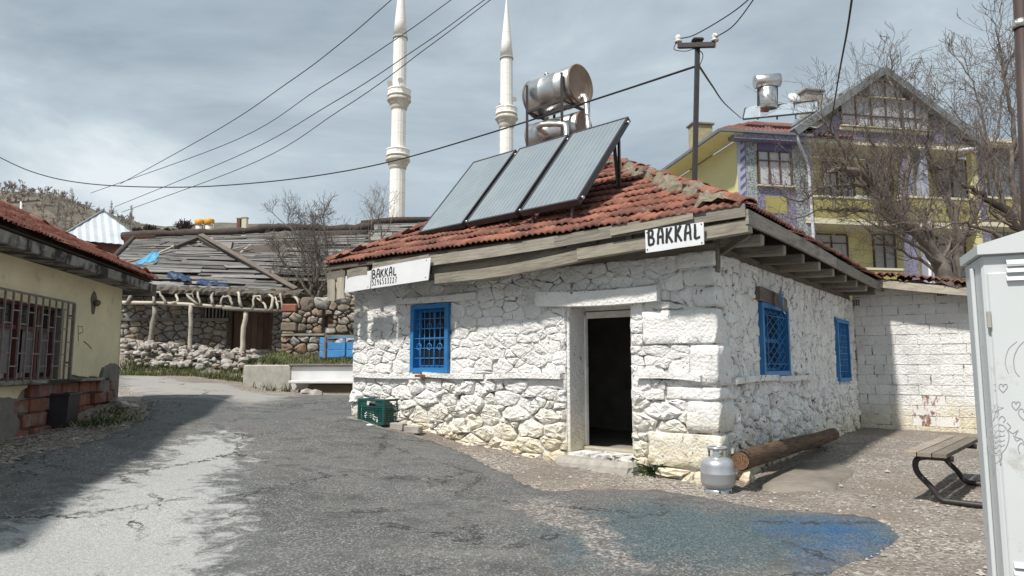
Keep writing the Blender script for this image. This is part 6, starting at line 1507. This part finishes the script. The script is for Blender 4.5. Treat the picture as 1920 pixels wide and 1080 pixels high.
for (u0,v0,u1,v1) in((1530,440,1590,505),(1640,440,1680,520),(1760,440,1812,520)): win(u0,v0,u1,v1,1.8,2,.75)
PB('sofa_cushion',1606,365,1632,390,.4,1.0,M['curtain'],vh,.1)
win(1855,318,1915,368,1.0,3,None,M['curtain']); PB('bay_wall',1851,275,1960,600,1.02,1.8,M['pd_grey'])
PB('wall_patch',1440,425,1490,640,-.065,-.06,M['yel'])
# white rain pipes
for P in([(1494,252,-.6),(1497,266,-.5),(1512,300,-.15),(1517,322,-.12),(1519,360,-.12),(1525,440,-.12),(1527,560,-.12)],[(1834,256,-.5),(1834,272,-.5),(1826,278,-.5),(1790,283,-.4)],[(1742,470,-.1),(1744,520,-.1),(1747,580,-.1)]):
    mb=MB(); mb.tube([Vector((q(u,v,y)[0],y,q(u,v,y)[1])) for u,v,y in P],.075,8); mb.build('rain_pipe',M['pipe_w'],vh)
for (u0,u1,v0,v1,y,par) in((1302,1338,232,300,6.5,0),(1513,1545,170,215,5.0,1)):
    x0,z0=q(u0,v1,y); x1,_=q(u1,v1,y); z1=q(u0,v0,y)[1]; mb=MB(); mb.box(((x0+x1)/2,y+.35,(z0+z1)/2-.2),(x1-x0,.7,z1-z0+.4),.02); ch=mb.build('chimney',simple('stained_chimney',(.44,.40,.24),(.28,.25,.17),3,.95,var=0) if par==0 else M['concrete'],vh); mb=MB(); mb.box(((x0+x1)/2,y+.35,z1+.05),(x1-x0+.18,.9,.12),.02); mb.build('chimney_cap',M['cem_dark'],ch)
# its water heater
o=at(1440,222,33); wh=thing('solar_water_heater','shiny upright solar water heater on the painted house roof','solar heater',o); w0=lambda u,v,Y=33:at(u,v,Y)-o
mb=MB(); a=w0(1415,154); b=w0(1462,150); d=b-a; mb.lathe([(.3,0),(.34,.02),(.34,d.length-.02),(.3,d.length)],24,a,(frameM((0,0,0),d,(0,0,1))@Matrix.Rotation(PI/2,4,'Y')).to_3x3()); mb.build('tank',M['steel'],wh)
mb=MB(); p=w0(1440,205); t_=w0(1440,168); mb.lathe([(.42,0),(.44,.02),(.44,t_.z-p.z),(.4,t_.z-p.z+.03)],24,(p.x,p.y,p.z)); mb.build('expansion_drum',M['steel'],wh)
for u in(1421,1457): mb=MB(); mb.bar(w0(u,224),w0(u,150),.06,.06); mb.build('post',M['black_metal'],wh)
for k,(u0,u1,lab) in enumerate(((1393,1425,0),(1440,1486,0),(1488,1533,0))):
    A_,B_=w0(u0,222-(u0-1393)*.10,32.0),w0(u1,222-(u1-1393)*.10,32.0); C_,D_=w0(u1+1,196-(u1-1393)*.055,33.2),w0(u0+3,204-(u0-1393)*.07,33.2); mb=MB(); n_=(B_-A_).cross(D_-A_).normalized()*.06; mb.add([A_,B_,C_,D_]+[v-n_ for v in(A_,B_,C_,D_)],[[0,1,2,3],[7,6,5,4],[0,4,5,1],[1,5,6,2],[2,6,7,3],[3,7,4,0]]); mb.build('collector',simple('far_collector',(.35,.40,.44),(.3,.35,.4),2,.15,var=0) if k==0 else bpy.data.materials['far_collector'],wh)
mb=MB(); 
for p0,p1 in((w0(1393,224,32.0),w0(1534,210,32.0)),(w0(1396,204,33.2),w0(1534,188,33.2)),(w0(1393,222,32),w0(1397,203,33.2)),(w0(1534,208,32),w0(1534,188,33.2))): mb.bar(p0,p1,.05,.06)
mb.build('rack',M['black_metal'],wh)
p=at(1490,185,34); ds=thing('satellite_dish','pale satellite dish between heater and chimney on the painted house','dish',p); mb=MB(); mb.lathe([(.02,.14),(.2,.1),(.36,.0),(.37,.006),(.2,.12),(.02,.16)],20,(0,0,0),Matrix.Rotation(R(70),3,'X')@Matrix.Rotation(R(12),3,'Y')); mb.build('reflector',M['whitep'],ds); mb=MB(); mb.tube([(0,.15,0),(.1,.2,-1.0)],.03,6); mb.tube([(0,0,-.3),(0,-.4,.05)],.02,5); mb.build('mast',M['minaret_d'],ds)
# ------------------------------------------------------------------ bare trees
def bare_tree(name,label,base,limbs,seed,mat,twig,dens=8,group=None,sub=3,lmul=1.0,tr=.16,maxd=4):
    o=thing(name,label,'tree',base,0,group); rr=random.Random(seed); base=Vector(base); tb=MB(); cb=MB()
    for pts,r0,r1 in limbs:
        P=spline([Vector(p)-base for p in pts],4); n=len(P); P=[p+Vector((rr.gauss(0,.03),rr.gauss(0,.03),rr.gauss(0,.03)))*(1 if 0<i else 0) for i,p in enumerate(P)]
        rad=[r0+(r1-r0)*(i/(n-1))**.8 for i in range(n)]; (tb if r0>tr*.99 else cb).tube(P,rad,9 if r0>.1 else 6)
        L_=sum((P[i+1]-P[i]).length for i in range(n-1))
        for k in range(int(dens*L_)):
            f=rr.uniform(.16,1)**.9; i=min(n-2,int(f*(n-1))); p=P[i].lerp(P[i+1],rr.random()); d=(P[i+1]-P[i]).normalized(); ax=Matrix.Rotation(rr.uniform(0,6.28),3,d)@d.orthogonal().normalized(); nd=Matrix.Rotation(rr.uniform(.5,1.25),3,ax)@d; nd.z+=.35
            grow(cb,p,nd,rr.uniform(.45,1.15)*lmul,max(.008,rad[i]*rr.uniform(.18,.4)),maxd-sub,rr,maxd,.2,(2,3),(.35,.95),(.55,.85),.06,.0045,None,4)
        grow(cb,P[-1],P[-1]-P[-2],.9*lmul,rad[-1],maxd-sub,rr,maxd,.2,(2,4),(.3,.9),(.6,.85),.05,.006,None,4)
    tb.build('trunk',mat,o); cb.build('crown',twig,o); return o
def A(u,v,Y): return at(u,v,Y)
TY_=20.5
b=A(1775,560,TY_)
bare_tree('bare_tree','large leafless walnut tree with thick leaning trunk behind the block annex',b,[
 ([A(1778,570,TY_),A(1768,505,TY_),A(1735,455,TY_),A(1690,410,TY_-.2),A(1655,360,TY_-.3),A(1610,325,TY_-.5),A(1560,318,TY_-.7)],.28,.06),
 ([A(1655,360,TY_-.3),A(1600,345,TY_-.1),A(1540,352,TY_),A(1505,375,TY_)],.09,.03),
 ([A(1606,325,TY_-.5),A(1588,285,TY_-.6),A(1560,250,TY_-.6),A(1545,225,TY_-.6)],.07,.025),
 ([A(1690,410,TY_-.2),A(1700,340,TY_),A(1702,270,TY_+.2),A(1690,210,TY_+.3),A(1672,150,TY_+.3)],.10,.02),
 ([A(1702,280,TY_+.2),A(1725,240,TY_+.1),A(1738,215,TY_)],.06,.02),
 ([A(1735,455,TY_),A(1690,425,TY_+.4),A(1640,400,TY_+.6),A(1585,392,TY_+.7),A(1530,395,TY_+.8)],.10,.025),
 ([A(1768,500,TY_),A(1725,465,TY_-.5),A(1680,440,TY_-.8),A(1630,415,TY_-1)],.08,.02),
 ([A(1772,520,TY_),A(1730,490,TY_+.2),A(1690,470,TY_+.2),A(1640,440,TY_+.4)],.07,.02),
 ([A(1640,400,TY_+.6),A(1650,340,TY_+.6),A(1648,290,TY_+.6),A(1625,240,TY_+.5),A(1640,190,TY_+.4)],.06,.015)],5,M['bark'],M['bark'],7.5,None,3,.9)
b=A(1800,570,TY_+1.2); Y2=TY_+1.2
bare_tree('bare_tree','slender leafless tree with upright forked stems right of the walnut',b,[
 ([A(1790,575,Y2),A(1795,520,Y2),A(1798,460,Y2),A(1790,400,Y2),A(1765,350,Y2),A(1750,300,Y2)],.17,.04),
 ([A(1798,460,Y2),A(1830,400,Y2-.3),A(1845,340,Y2-.4),A(1850,280,Y2-.5),A(1840,200,Y2-.5),A(1815,140,Y2-.5)],.10,.02),
 ([A(1795,430,Y2),A(1775,380,Y2),A(1745,320,Y2),A(1735,280,Y2)],.07,.02),
 ([A(1848,300,Y2-.5),A(1870,240,Y2-.4),A(1880,180,Y2-.3),A(1890,120,Y2-.3)],.06,.015)],8,M['bark'],M['bark'],5.5,None,3,.8)
b=A(1990,560,15.5); Y3=15.5
bare_tree('bare_tree','leafless tree at right edge whose limbs reach in from behind the cabinet',b,[
 ([A(2010,600,Y3),A(1985,520,Y3),A(1930,450,Y3),A(1880,395,Y3),A(1840,365,Y3),A(1800,345,Y3)],.18,.04),
 ([A(1930,450,Y3),A(1905,380,Y3+.3),A(1895,320,Y3+.3),A(1900,240,Y3+.3),A(1885,160,Y3+.2),A(1878,100,Y3+.2)],.09,.02),
 ([A(1955,480,Y3),A(1890,450,Y3-.2),A(1830,425,Y3-.3),A(1790,415,Y3-.4)],.08,.02),
 ([A(1880,395,Y3),A(1870,330,Y3),A(1850,270,Y3),A(1830,235,Y3)],.07,.018),
 ([A(1900,300,Y3+.3),A(1930,200,Y3+.3),A(1925,120,Y3+.2)],.06,.015)],11,M['bark_d'],M['bark'],3.8,None,3,.8)
# bare shrub beside the ruined wall
sY=22.8; b=A(590,560,sY)
bare_tree('bare_shrub','bushy leafless shrub growing above the ruined wall',b,[
 ([A(592,590,sY),A(585,540,sY),A(590,500,sY),A(560,450,sY),A(540,420,sY)],.09,.02),([A(592,590,sY),A(600,540,sY-.2),A(630,500,sY-.2),A(650,470,sY)],.08,.02),([A(588,560,sY),A(560,520,sY),A(530,490,sY),A(520,465,sY)],.06,.02),
 ([A(592,540,sY),A(600,490,sY),A(590,450,sY),A(585,415,sY)],.07,.02),([A(596,560,sY),A(615,520,sY),A(612,470,sY),A(610,425,sY)],.07,.02),([A(585,560,sY),A(545,545,sY-.3),A(520,540,sY-.4)],.05,.015),([A(600,560,sY),A(640,530,sY+.2),A(655,500,sY+.2)],.05,.02),([A(592,570,sY),A(575,510,sY+.3),A(565,480,sY+.3)],.05,.02)],15,M['bark'],M['bark'],8,None,3,.5,.07)
for k,(u,lab) in enumerate(((712,'thin bare sapling sticking up left of solar panels'),(690,'small bare sapling above end of the barn ridge'))):
    sY2=33; b=A(u,480,sY2); bare_tree('bare_sapling',lab,b,[([A(u,480,sY2),A(u+3,440,sY2),A(u-2+10*k,410,sY2),A(u+6,392,sY2)],.06,.015),([A(u+2,450,sY2),A(u+18,425,sY2),A(u+24,405,sY2)],.04,.012)],30+k,M['bark'],M['bark_pale'],6,'bare saplings behind the shop',2,.8,.05)
# ------------------------------------------------------------------ grass and weeds
mb=MB(); r_=random.Random(44)
def blade(mb,x,y,z,h,w_,lean,a):
    dx,dy=math.cos(a)*lean,math.sin(a)*lean; px,py=-math.sin(a)*w_,math.cos(a)*w_
    mb.add([(x-px,y-py,z-.01),(x+px,y+py,z-.01),(x+dx*.4+px*.7,y+dy*.4+py*.7,z+h*.6),(x+dx*.4-px*.7,y+dy*.4-py*.7,z+h*.6),(x+dx,y+dy,z+h)],[[0,1,2,3],[3,2,4]])
n=0
while n<15000:
    x=r_.uniform(-11.2,-2.5); y=r_.uniform(17.4,21.6)
    if x<-6.8:
        if y<18.7 or y>20.2: 
            if r_.random()<.75: continue
        dens=sstep(18.6,19.1,y+.25*math.sin(x*2.3))*(1-sstep(19.9,20.8,y))
    else: dens=sstep(17.45,17.8,y)*(.75 if y<19.2 else .35)
    dens*=.25+.75*(math.sin(x*3.7+y*2)*math.sin(y*4.1-x*1.3)>-.25)
    if r_.random()>dens: continue
    h=r_.uniform(.05,.15)*(1.3 if r_.random()<.1 else 1); blade(mb,x,y,ground_z(x,y),h,.008,r_.uniform(.02,.1),r_.uniform(0,6.3)); n+=1
mb.build('grass',M['grass'],None,'stuff')
mb=MB()
for u,v,k in((545,722,260),(455,690,200),(470,715,200),(250,690,150),(520,725,120),(210,790,110),(180,795,110),(228,775,80),(150,800,80)):
    p=gpt(u,v)
    for _ in range(k): x=p.x+r_.gauss(0,.22); y=p.y+r_.gauss(0,.16); blade(mb,x,y,ground_z(x,y),r_.uniform(.08,.26)*(.5 if v>760 else 1),.012,r_.uniform(.04,.2),r_.uniform(0,6.3))
mb.build('tall_grass',M['grass'],None,'stuff')
# leaf litter by the yellow house
mb=MB()
for _ in range(1600):
    p=gpt(r_.uniform(-20,270),760+r_.betavariate(2,2)*100) if _<0 else None
    t_=r_.random(); P0=YF.w(-.1-t_*6.5,-.15-r_.betavariate(1,2)*1.5); s=r_.uniform(.015,.04); z=ground_z(P0.x,P0.y)+r_.uniform(.005,.03); a=r_.uniform(0,6.3); mb.add([(P0.x+s*math.cos(a),P0.y+s*math.sin(a),z),(P0.x+s*.5*math.cos(a+1.6),P0.y+s*.5*math.sin(a+1.6),z+s*.3),(P0.x-s*math.cos(a),P0.y-s*math.sin(a),z+s*.2),(P0.x-s*.5*math.cos(a+1.6),P0.y-s*.5*math.sin(a+1.6),z)],[[0,1,2,3]])
mb.build('leaf_litter',simple('dry_leaves',(.20,.15,.10),(.34,.29,.23),20,.9,var=.4),None,'stuff')
def weed(u,v,n,s,lab,seed,narrow):
    p=gpt(u,v); o=thing('weed',lab,'plant',p,0,'weeds by the shop doorstep'); r2=random.Random(seed)
    for k in range(n):
        mb=MB(); a=r2.uniform(0,6.3); L_=s*r2.uniform(.6,1.2); el=r2.uniform(.35,1.25); w_=(.018 if narrow else .05)*r2.uniform(.7,1.2); bx,by=r2.gauss(0,.06),r2.gauss(0,.04); vs=[]; m=5
        for i in range(m+1):
            f=i/m; rr_=L_*f*math.cos(el*(1-.4*f)); z=L_*f*math.sin(el)-.35*L_*f*f; ww=w_*math.sin(PI*min(.97,f*.85+.12)); c_,s_=math.cos(a),math.sin(a)
            vs+=[(bx+rr_*c_-ww*s_,by+rr_*s_+ww*c_,z+.012),(bx+rr_*c_,by+rr_*s_,z),(bx+rr_*c_+ww*s_,by+rr_*s_-ww*c_,z+.012)]
        fs=[]
        for i in range(m):
            for j in range(2): q_=3*i+j; fs.append([q_,q_+1,q_+4,q_+3])
        mb.add(vs,fs,True); mb.build('leaf',M['leaf'],o)
weed(1185,882,50,.30,'broad leaved green weed at right end of the doorstep',1,False); weed(1224,890,80,.27,'grassy green weed tuft at the foot of the shop corner',2,True); weed(1178,872,20,.3,'tall dark leaved weed against wall beside the doorstep',3,False)
# ------------------------------------------------------------------ gas bottle, log and stones at the corner
p=gpt(1347,922); gb=thing('gas_cylinder','silver gas cylinder standing on gravel at the shop corner','gas cylinder',p)
k=.195
mb=MB(); mb.lathe([(.02,.035),(.10,.037),(.15,.05),(k*.95,.085),(k,.12),(k,.205),(k*1.012,.21),(k*1.012,.222),(k,.227),(k,.30),(k*.96,.335),(k*.82,.37),(k*.55,.395),(k*.3,.405),(.02,.408)],40,(0,0,0)); mb.build('body',M['gas'],gb)
mb=MB(); mb.lathe([(.152,-.01),(.155,0),(.15,.05),(.144,.05),(.147,0)],32); mb.build('foot_ring',M['gas'],gb)
mb=MB()
for a in(-1.75,-.9): mb.lathe([(.012,0),(.012,.006)],8,(.156*math.cos(a),.156*math.sin(a),.022),Matrix.Rotation(a+PI/2,3,'Z')@Matrix.Rotation(PI/2,3,'X'))
mb.build('foot_hole_dark',M['ink_and_dark'],gb,'stuff')  # black discs stand in for the dark of the punched holes
mb=MB(); P=[(.105*math.cos(a),.105*math.sin(a),.50) for a in np.linspace(0,2*PI,25)]; mb.tube(P,.014,8); mb.lathe([(.10,.475),(.112,.478),(.112,.505),(.10,.508)],30,cap=False); mb.build('collar',M['gas'],gb)
for a0 in(2.6,4.3,.35):
    mb=MB(); vs=[]; n=5
    for i in range(n+1):
        a=a0+(.75 if a0!=.35 else .25)*(i/n-.5)
        for rr_ in(.098,.104):
            for z in(.37,.49): vs.append((rr_*math.cos(a),rr_*math.sin(a),z))
    for i in range(n): b_=4*i; mb_f=[[b_,b_+1,b_+5,b_+4],[b_+2,b_+6,b_+7,b_+3]]; mb.f+=[]; 
    fs=[f for i in range(n) for f in([4*i,4*i+1,4*i+5,4*i+4],[4*i+2,4*i+6,4*i+7,4*i+3],[4*i,4*i+4,4*i+6,4*i+2],[4*i+1,4*i+3,4*i+7,4*i+5])]+[[0,2,3,1],[4*n,4*n+1,4*n+3,4*n+2]]
    mb.add(vs,fs); mb.build('collar_bracket',M['gas'],gb)
mb=MB(); mb.lathe([(.022,.40),(.022,.44),(.014,.445),(.014,.465),(.03,.468),(.03,.482),(.01,.485)],12); mb.bar((0,0,.43),(.06,-.01,.43),.022,.022); mb.build('valve',simple('brass_valve',(.35,.27,.13),(.25,.2,.1),8,.4,metal=.8,var=0),gb)
la=HF.w(.33,-.22,0); la.z=at(1377,864,la.y).z; lb=HF.w(.34,4.35,0); lb.z=ground_z(lb.x,lb.y)+.20
lg=thing('wooden_log','long brown log resting on stones beside the shop wall','log',la); d=lb-la
mb=MB(); n=30; vs=[]; r2=random.Random(4); Xv=d.normalized(); Mx=frameM((0,0,0),Xv,(0,0,1)); m=24; gro=[r2.uniform(-.05,.04) for _ in range(24)]
for i in range(n+1):
    f=i/n
    for j in range(m):
        a=2*PI*j/m; rr_=(.112-.014*f)*(1+gro[(j+int(.4*math.sin(i*.3)))%m]+.03*math.sin(j*.9+i*.25)+r2.uniform(-.018,.018)+(.16*math.exp(-((i-9)**2/2+(j-5)**2/3))+.14*math.exp(-((i-20)**2/2+(j-8)**2/3)))); vs.append((f*d.length,rr_*math.cos(a)+.01*math.sin(i*.5),rr_*math.sin(a)))
fs=[[i*m+j,i*m+(j+1)%m,(i+1)*m+(j+1)%m,(i+1)*m+j] for i in range(n) for j in range(m)]
mb.add(vs,fs,True); o=mb.build('log_body',M['wood_log'],lg); o.matrix_basis=Mx
mb=MB(); mb.add([(-.004,.104*math.cos(2*PI*j/m),.104*math.sin(2*PI*j/m)) for j in range(m)],[list(range(m))[::-1]]); o=mb.build('sawn_end',M['wood_log'],lg); o.matrix_basis=Mx; mb=MB(); mb.add([(d.length+.004,.09*math.cos(2*PI*j/m),.09*math.sin(2*PI*j/m)) for j in range(m)],[list(range(m))]); o=mb.build('sawn_end',M['wood_log'],lg); o.matrix_basis=Mx
for (u,v,s,lab,mt,sd_) in((1392,890,(.17,.11,.075),'flat brown stone stacked under the near end of the log',M['field_d'],2),(1402,903,(.10,.09,.10),'cream stone under the near end of the log',M['white'],5),(1535,838,(.16,.1,.07),'dark flat stone under the far end of the log',M['field'],8),(1552,846,(.07,.06,.04),'small dark stone beside the far end of the log',M['field'],9)):
    o=lone_mesh(u,v,s,'prop_stone',lab,mt,sd_,'stone','stones propping the log'); 
    if sd_==2: o.location.z+=.15; o.location.y+=.0
# ------------------------------------------------------------------ green crate and paving blocks
p=gpt(719,801); cl=HF.loc(p); crt=thing('plastic_crate','dark green slatted plastic crate by the left end of shop wall','crate',HF.w(cl.x-.30,cl.y+.2,ground_z(p.x,p.y)+.03),HF.a)
cw,cd,chh=.60,.40,.42
mb=MB()
for a,b,c_,d_ in((0,-cd/2,cw,.022),(0,cd/2,cw,.022),(-cw/2,0,.022,cd),(cw/2,0,.022,cd)):
    for z,h in((chh-.02,.04),(chh-.135,.025),(.025,.05)): mb.box((a,b,z),(c_+.022 if c_>d_ else c_,d_+(.012 if h==.04 else 0)+(0 if c_>d_ else -.024),h),.004)
for x in(-cw/2,cw/2):
    for y in(-cd/2,cd/2): mb.box((x,y,chh/2),(.05,.05,chh-.004),.008)
mb.build('frame',M['crate'],crt)
for k,(ax,pos,l) in enumerate((('x',-cd/2,cw),('x',cd/2,cw),('y',-cw/2,cd),('y',cw/2,cd))):
    mb=MB(); n=int(l/.032)
    for i in range(1,n):
        t_=-l/2+l*i/n; mb.box((t_,pos,.17) if ax=='x' else (pos,t_,.17),(.011,.010,.24) if ax=='x' else (.010,.011,.24))
    for z in np.arange(.075,.28,.03): mb.box((0,pos,z) if ax=='x' else (pos,0,z),(l-.05,.014,.011) if ax=='x' else (.014,l-.05,.011))
    for s_ in(-1,1): mb.box((s_*l*.33,pos,.345) if ax=='x' else (pos,s_*l*.33,.345),(l*.26,.012,.08) if ax=='x' else (.012,l*.26,.08))
    mb.build('side_panel',M['crate'],crt)
mb=MB(); mb.box((0,0,.02),(cw-.03,cd-.03,.02)); mb.build('base',M['crate'],crt)
mb=MB()
for (x,y,z) in((-.13,-cd/2-.012,.15),(.09,-cd/2-.012,.12),(.14,-cd/2-.012,.08)):
    for i in range(7): mb.box((x+r_.uniform(-.03,.03),y,z+r_.uniform(-.045,.045)),(.03,.004,.012))
mb.build('torn_label',M['whitep'],crt,'stuff')
ct2=thing('dark_rags','dark crumpled sacks filling the green crate','sacks',HF.w(cl.x-.3,cl.y+.2,p.z+.05),HF.a)
for k,(x,y,s) in enumerate(((-.14,.02,.15),(.1,.05,.17),(.15,-.08,.12),(-.05,-.06,.14))): mb=MB(); rock(mb,(x,y,.27),(s,s*.8,.12),r_); mb.build('sack',M['bin'],ct2)
mb=MB(); rock(mb,(0,0,.02),(.09,.05,.03),r_); o=mb.build('brick_chunk',M['whitep']); o.location=gpt(694,800); tag(o,'pale brick chunk under the front edge of the crate','stone')
for k,(u,v,dz,rz,lab,mt) in enumerate(((747,806,0,.05,'left lower grey paving block beside the crate',M['concrete']),(775,812,0,.25,'front grey paving block lying apart towards the road',M['concrete']),(752,792,.0,-.1,'grey paving block against crate, topmost of the stack',M['concrete']),(766,795,.0,.1,'brownish block on top of the grey paving blocks',M['field_d']),(790,801,0,.5,'rear grey paving block next to the wall stones',M['concrete']))):
    g_=gpt(u,v); 
    if k in(2,3): g_=HF.w(cl.x+(.26 if k==2 else .43),cl.y+.42,0); g_.z=ground_z(g_.x,g_.y)+.115
    mb=MB(); mb.box((0,0,.055),(.27,.14,.11),.012); mb.v=[(a+r_.uniform(-.006,.006),b+r_.uniform(-.006,.006),c_+r_.uniform(-.004,.004)) for a,b,c_ in mb.v]; o=mb.build('paving_block',mt); o.location=g_; o.rotation_euler=(0,0,HF.a+rz); tag(o,lab,'paving block','paving blocks beside the crate')
g_=HF.w(cl.x+.30,cl.y+.42,0); mb=MB(); mb.box((0,0,.055),(.27,.14,.11),.012); o=mb.build('paving_block',M['concrete']); o.location=(g_.x,g_.y,ground_z(g_.x,g_.y)); o.rotation_euler=(0,0,HF.a); tag(o,'rear lower grey paving block under the stacked ones','paving block','paving blocks beside the crate')
# ------------------------------------------------------------------ bench, cabinet, steel post
b0=at(1737,853,7.35); zg=ground_z(b0.x,b0.y); BFr=Frame(b0.x,b0.y,math.atan2(.75,.66)); bn=thing('picnic_bench','picnic bench with grey plank seat and bent black tube legs','bench',BFr.w(0,0,zg),BFr.a)
SH=b0.z-zg; BL=2.3
for k in range(3): plank('seat_plank',(-.02+.01*k,.155-.135*k,SH-.0),(BL,.155-.135*k,SH+.0),.125,.04,(0,0,1),M['wood_bench'],bn,.02)
for k in range(5): plank('table_plank',(-.02,-.62-.145*k,.76),(BL,-.62-.145*k,.76),.135,.045,(0,0,1),M['wood_bench'],bn,.02)
for k in range(3): plank('seat_plank',(0,-1.56-.135*k,SH),(BL,-1.56-.135*k,SH),.125,.04,(0,0,1),M['wood_bench'],bn,.02)
for x in(.24,1.75):
    P=spline([(x,-.2,SH-.05),(x,.06,SH-.05),(x,.15,SH-.10),(x,.14,SH-.22),(x,.02,.16),(x,-.06,.05),(x,-.2,.032),(x,-.9,.032),(x,-1.5,.032),(x,-1.66,.05),(x,-1.74,.16),(x,-1.86,SH-.22),(x,-1.87,SH-.1),(x,-1.78,SH-.05),(x,-1.5,SH-.05)],5); mb=MB(); mb.tube(P,.03,10); mb.build('tube_frame',M['black_metal'],bn)
    for y in(-.55,-1.2): mb=MB(); mb.tube([(x,y,.05),(x,y*.9-.1,.73)],.026,8); mb.build('table_leg',M['black_metal'],bn)
    mb=MB(); mb.bar((x,.2,SH-.035),(x,-.2,SH-.035),.05,.028); mb.build('seat_bracket',M['black_metal'],bn)
CX=at(1856,700,3.7); CFm=Frame(CX.x,CX.y,math.atan2(-.40,.917)); cab=thing('utility_cabinet','pale grey metal utility cabinet with louvres and pencil doodles','utility cabinet',CFm.w(0,0,ground_z(CX.x,CX.y)),CFm.a)
cz0=ground_z(CX.x,CX.y); chh=at(1840,478,3.7).z-cz0; CW=.95; CD=.44
mb=MB(); mb.box((CW/2,CD/2+.012,chh/2),(CW,CD,chh),.012); mb.build('body',M['cab'],cab)
lx=lambda u,v: (CFm.py(u,v,0)[0],CFm.py(u,v,0)[1]-cz0)
mb=MB(); mb.box((CW/2+.006,.002,chh/2-.03),(CW-.03,.02,chh-.14),.006); dr=mb.build('door',M['cab'],cab)
for k,(u,v) in enumerate(((1886,497),(1886,512),(1886,527),(1900,1062),(1900,1076))):
    x,z=lx(u,v); mb=MB(); mb.slab([(x,z),(x+.3,z),(x+.3,z+.026),(x,z+.026)],-.028,-.009); mb.v=[(a,b+(.016 if c_>z+.013 else 0) if b<-.02 else b,c_) for a,b,c_ in mb.v]; mb.build('louvre',M['cab'],dr)
mb=MB(); pk=CW*.5; P=[(-.02,chh-.0),(CW+.02,chh-.0),(CW+.02,chh+.05),(pk,chh+.20),(-.02,chh+.05)]; mb.slab(P,-.025,CD+.03); mb.build('lid',M['cab'],cab)
mb=MB()
for u,v in((1833,486),(1835,845)): 
    pass
mb.box((-.012,CD*.45,chh*.5),(.02,.03,chh-.1),.004); mb.build('side_flange',M['cab'],cab)
for z in(.35,chh-.35): mb=MB(); mb.box((.012,-.012,z),(.02,.016,.09),.003); mb.build('hinge',M['minaret_d'],dr)
# pencil doodles
def doodle(pts,r0=.0022,close=False,sm=True):
    P=[lx(u,v) for u,v in pts]; P=[Vector((x,-.0095,z)) for x,z in P]
    if close: P.append(P[0])
    if sm: P=spline(P,4)
    dm.tube(P,r0,4,True,False,(1,-.0095,.35))
dm=MB()
heart=lambda cx,cy,s:[(cx,cy+s),(cx-s*.8,cy+s*.1),(cx-s*.7,cy-s*.7),(cx-s*.2,cy-s*.75),(cx,cy-s*.25),(cx+s*.3,cy-s*.75),(cx+s*.85,cy-s*.6),(cx+s*.75,cy+s*.1),(cx,cy+s)]
doodle(heart(1880,727,9)); doodle(heart(1904,760,9)); doodle(heart(1919,776,12))
doodle([(1858,774),(1881,764),(1862,760),(1872,776),(1868,757),(1858,774)],sm=False)
doodle([(1853,808),(1850,828),(1858,848),(1871,853),(1886,838),(1891,815),(1882,799),(1868,796),(1853,808)])
for i in range(4):
    v=808+i*9; doodle([(1857+i,v),(1862,v-3),(1866,v+2),(1872,v-2),(1878,v+1),(1883,v-2)],.0018)
doodle([(1872,853),(1874,862),(1878,852)]); doodle([(1887,792),(1894,800),(1890,806),(1899,812),(1908,806),(1903,818),(1914,822)]); doodle([(1899,815),(1905,826),(1914,822),(1919,830)]); doodle([(1872,785),(1878,780),(1884,786),(1880,792)])
doodle([(1919,640),(1908,652),(1900,672),(1902,694),(1910,706)]); doodle([(1906,640),(1890,655),(1884,680),(1890,700)],.0016); doodle([(1862,722),(1866,720)],.003,sm=False); doodle([(1911,850),(1908,838),(1914,830),(1919,834)])
dm.build('doodles',M['pencil'],dr,'stuff')
pp=at(1919,600,6.4); pz=ground_z(pp.x,pp.y); sp=thing('steel_post','dark brown steel post with pale pipe clamp near the right edge','post',(pp.x,pp.y,pz))
top=at(1912,-40,6.4); mb=MB(); mb.tube([(0,0,-.1),(top.x-pp.x,top.y-pp.y,top.z-pz)],.062,16); mb.build('post',M['brown_metal'],sp)
c_=at(1914,46,6.4)-Vector((pp.x,pp.y,pz)); mb=MB(); mb.lathe([(.067,-.04),(.072,-.04),(.072,.04),(.067,.04)],20,c_,cap=False); mb.box(c_+Vector((-.085,-.01,0)),(.05,.03,.07),.006); mb.build('clamp',M['steel'],sp)

g=HF.w(DX0+.62,1.5,DZ0); cb2=thing('carton_stack','two pale cartons on the floor just inside the dark doorway','cartons',g,HF.a)
for k,(w_,h_,z_) in enumerate(((.42,.3,.145),(.36,.22,.41))): mb=MB(); mb.box((.02*k,0,z_),(w_,.3,h_),.006); mb.build('carton',simple('carton_board',(.42,.36,.27),(.36,.31,.23),4,.9) if k==0 else M['curtain'],cb2)
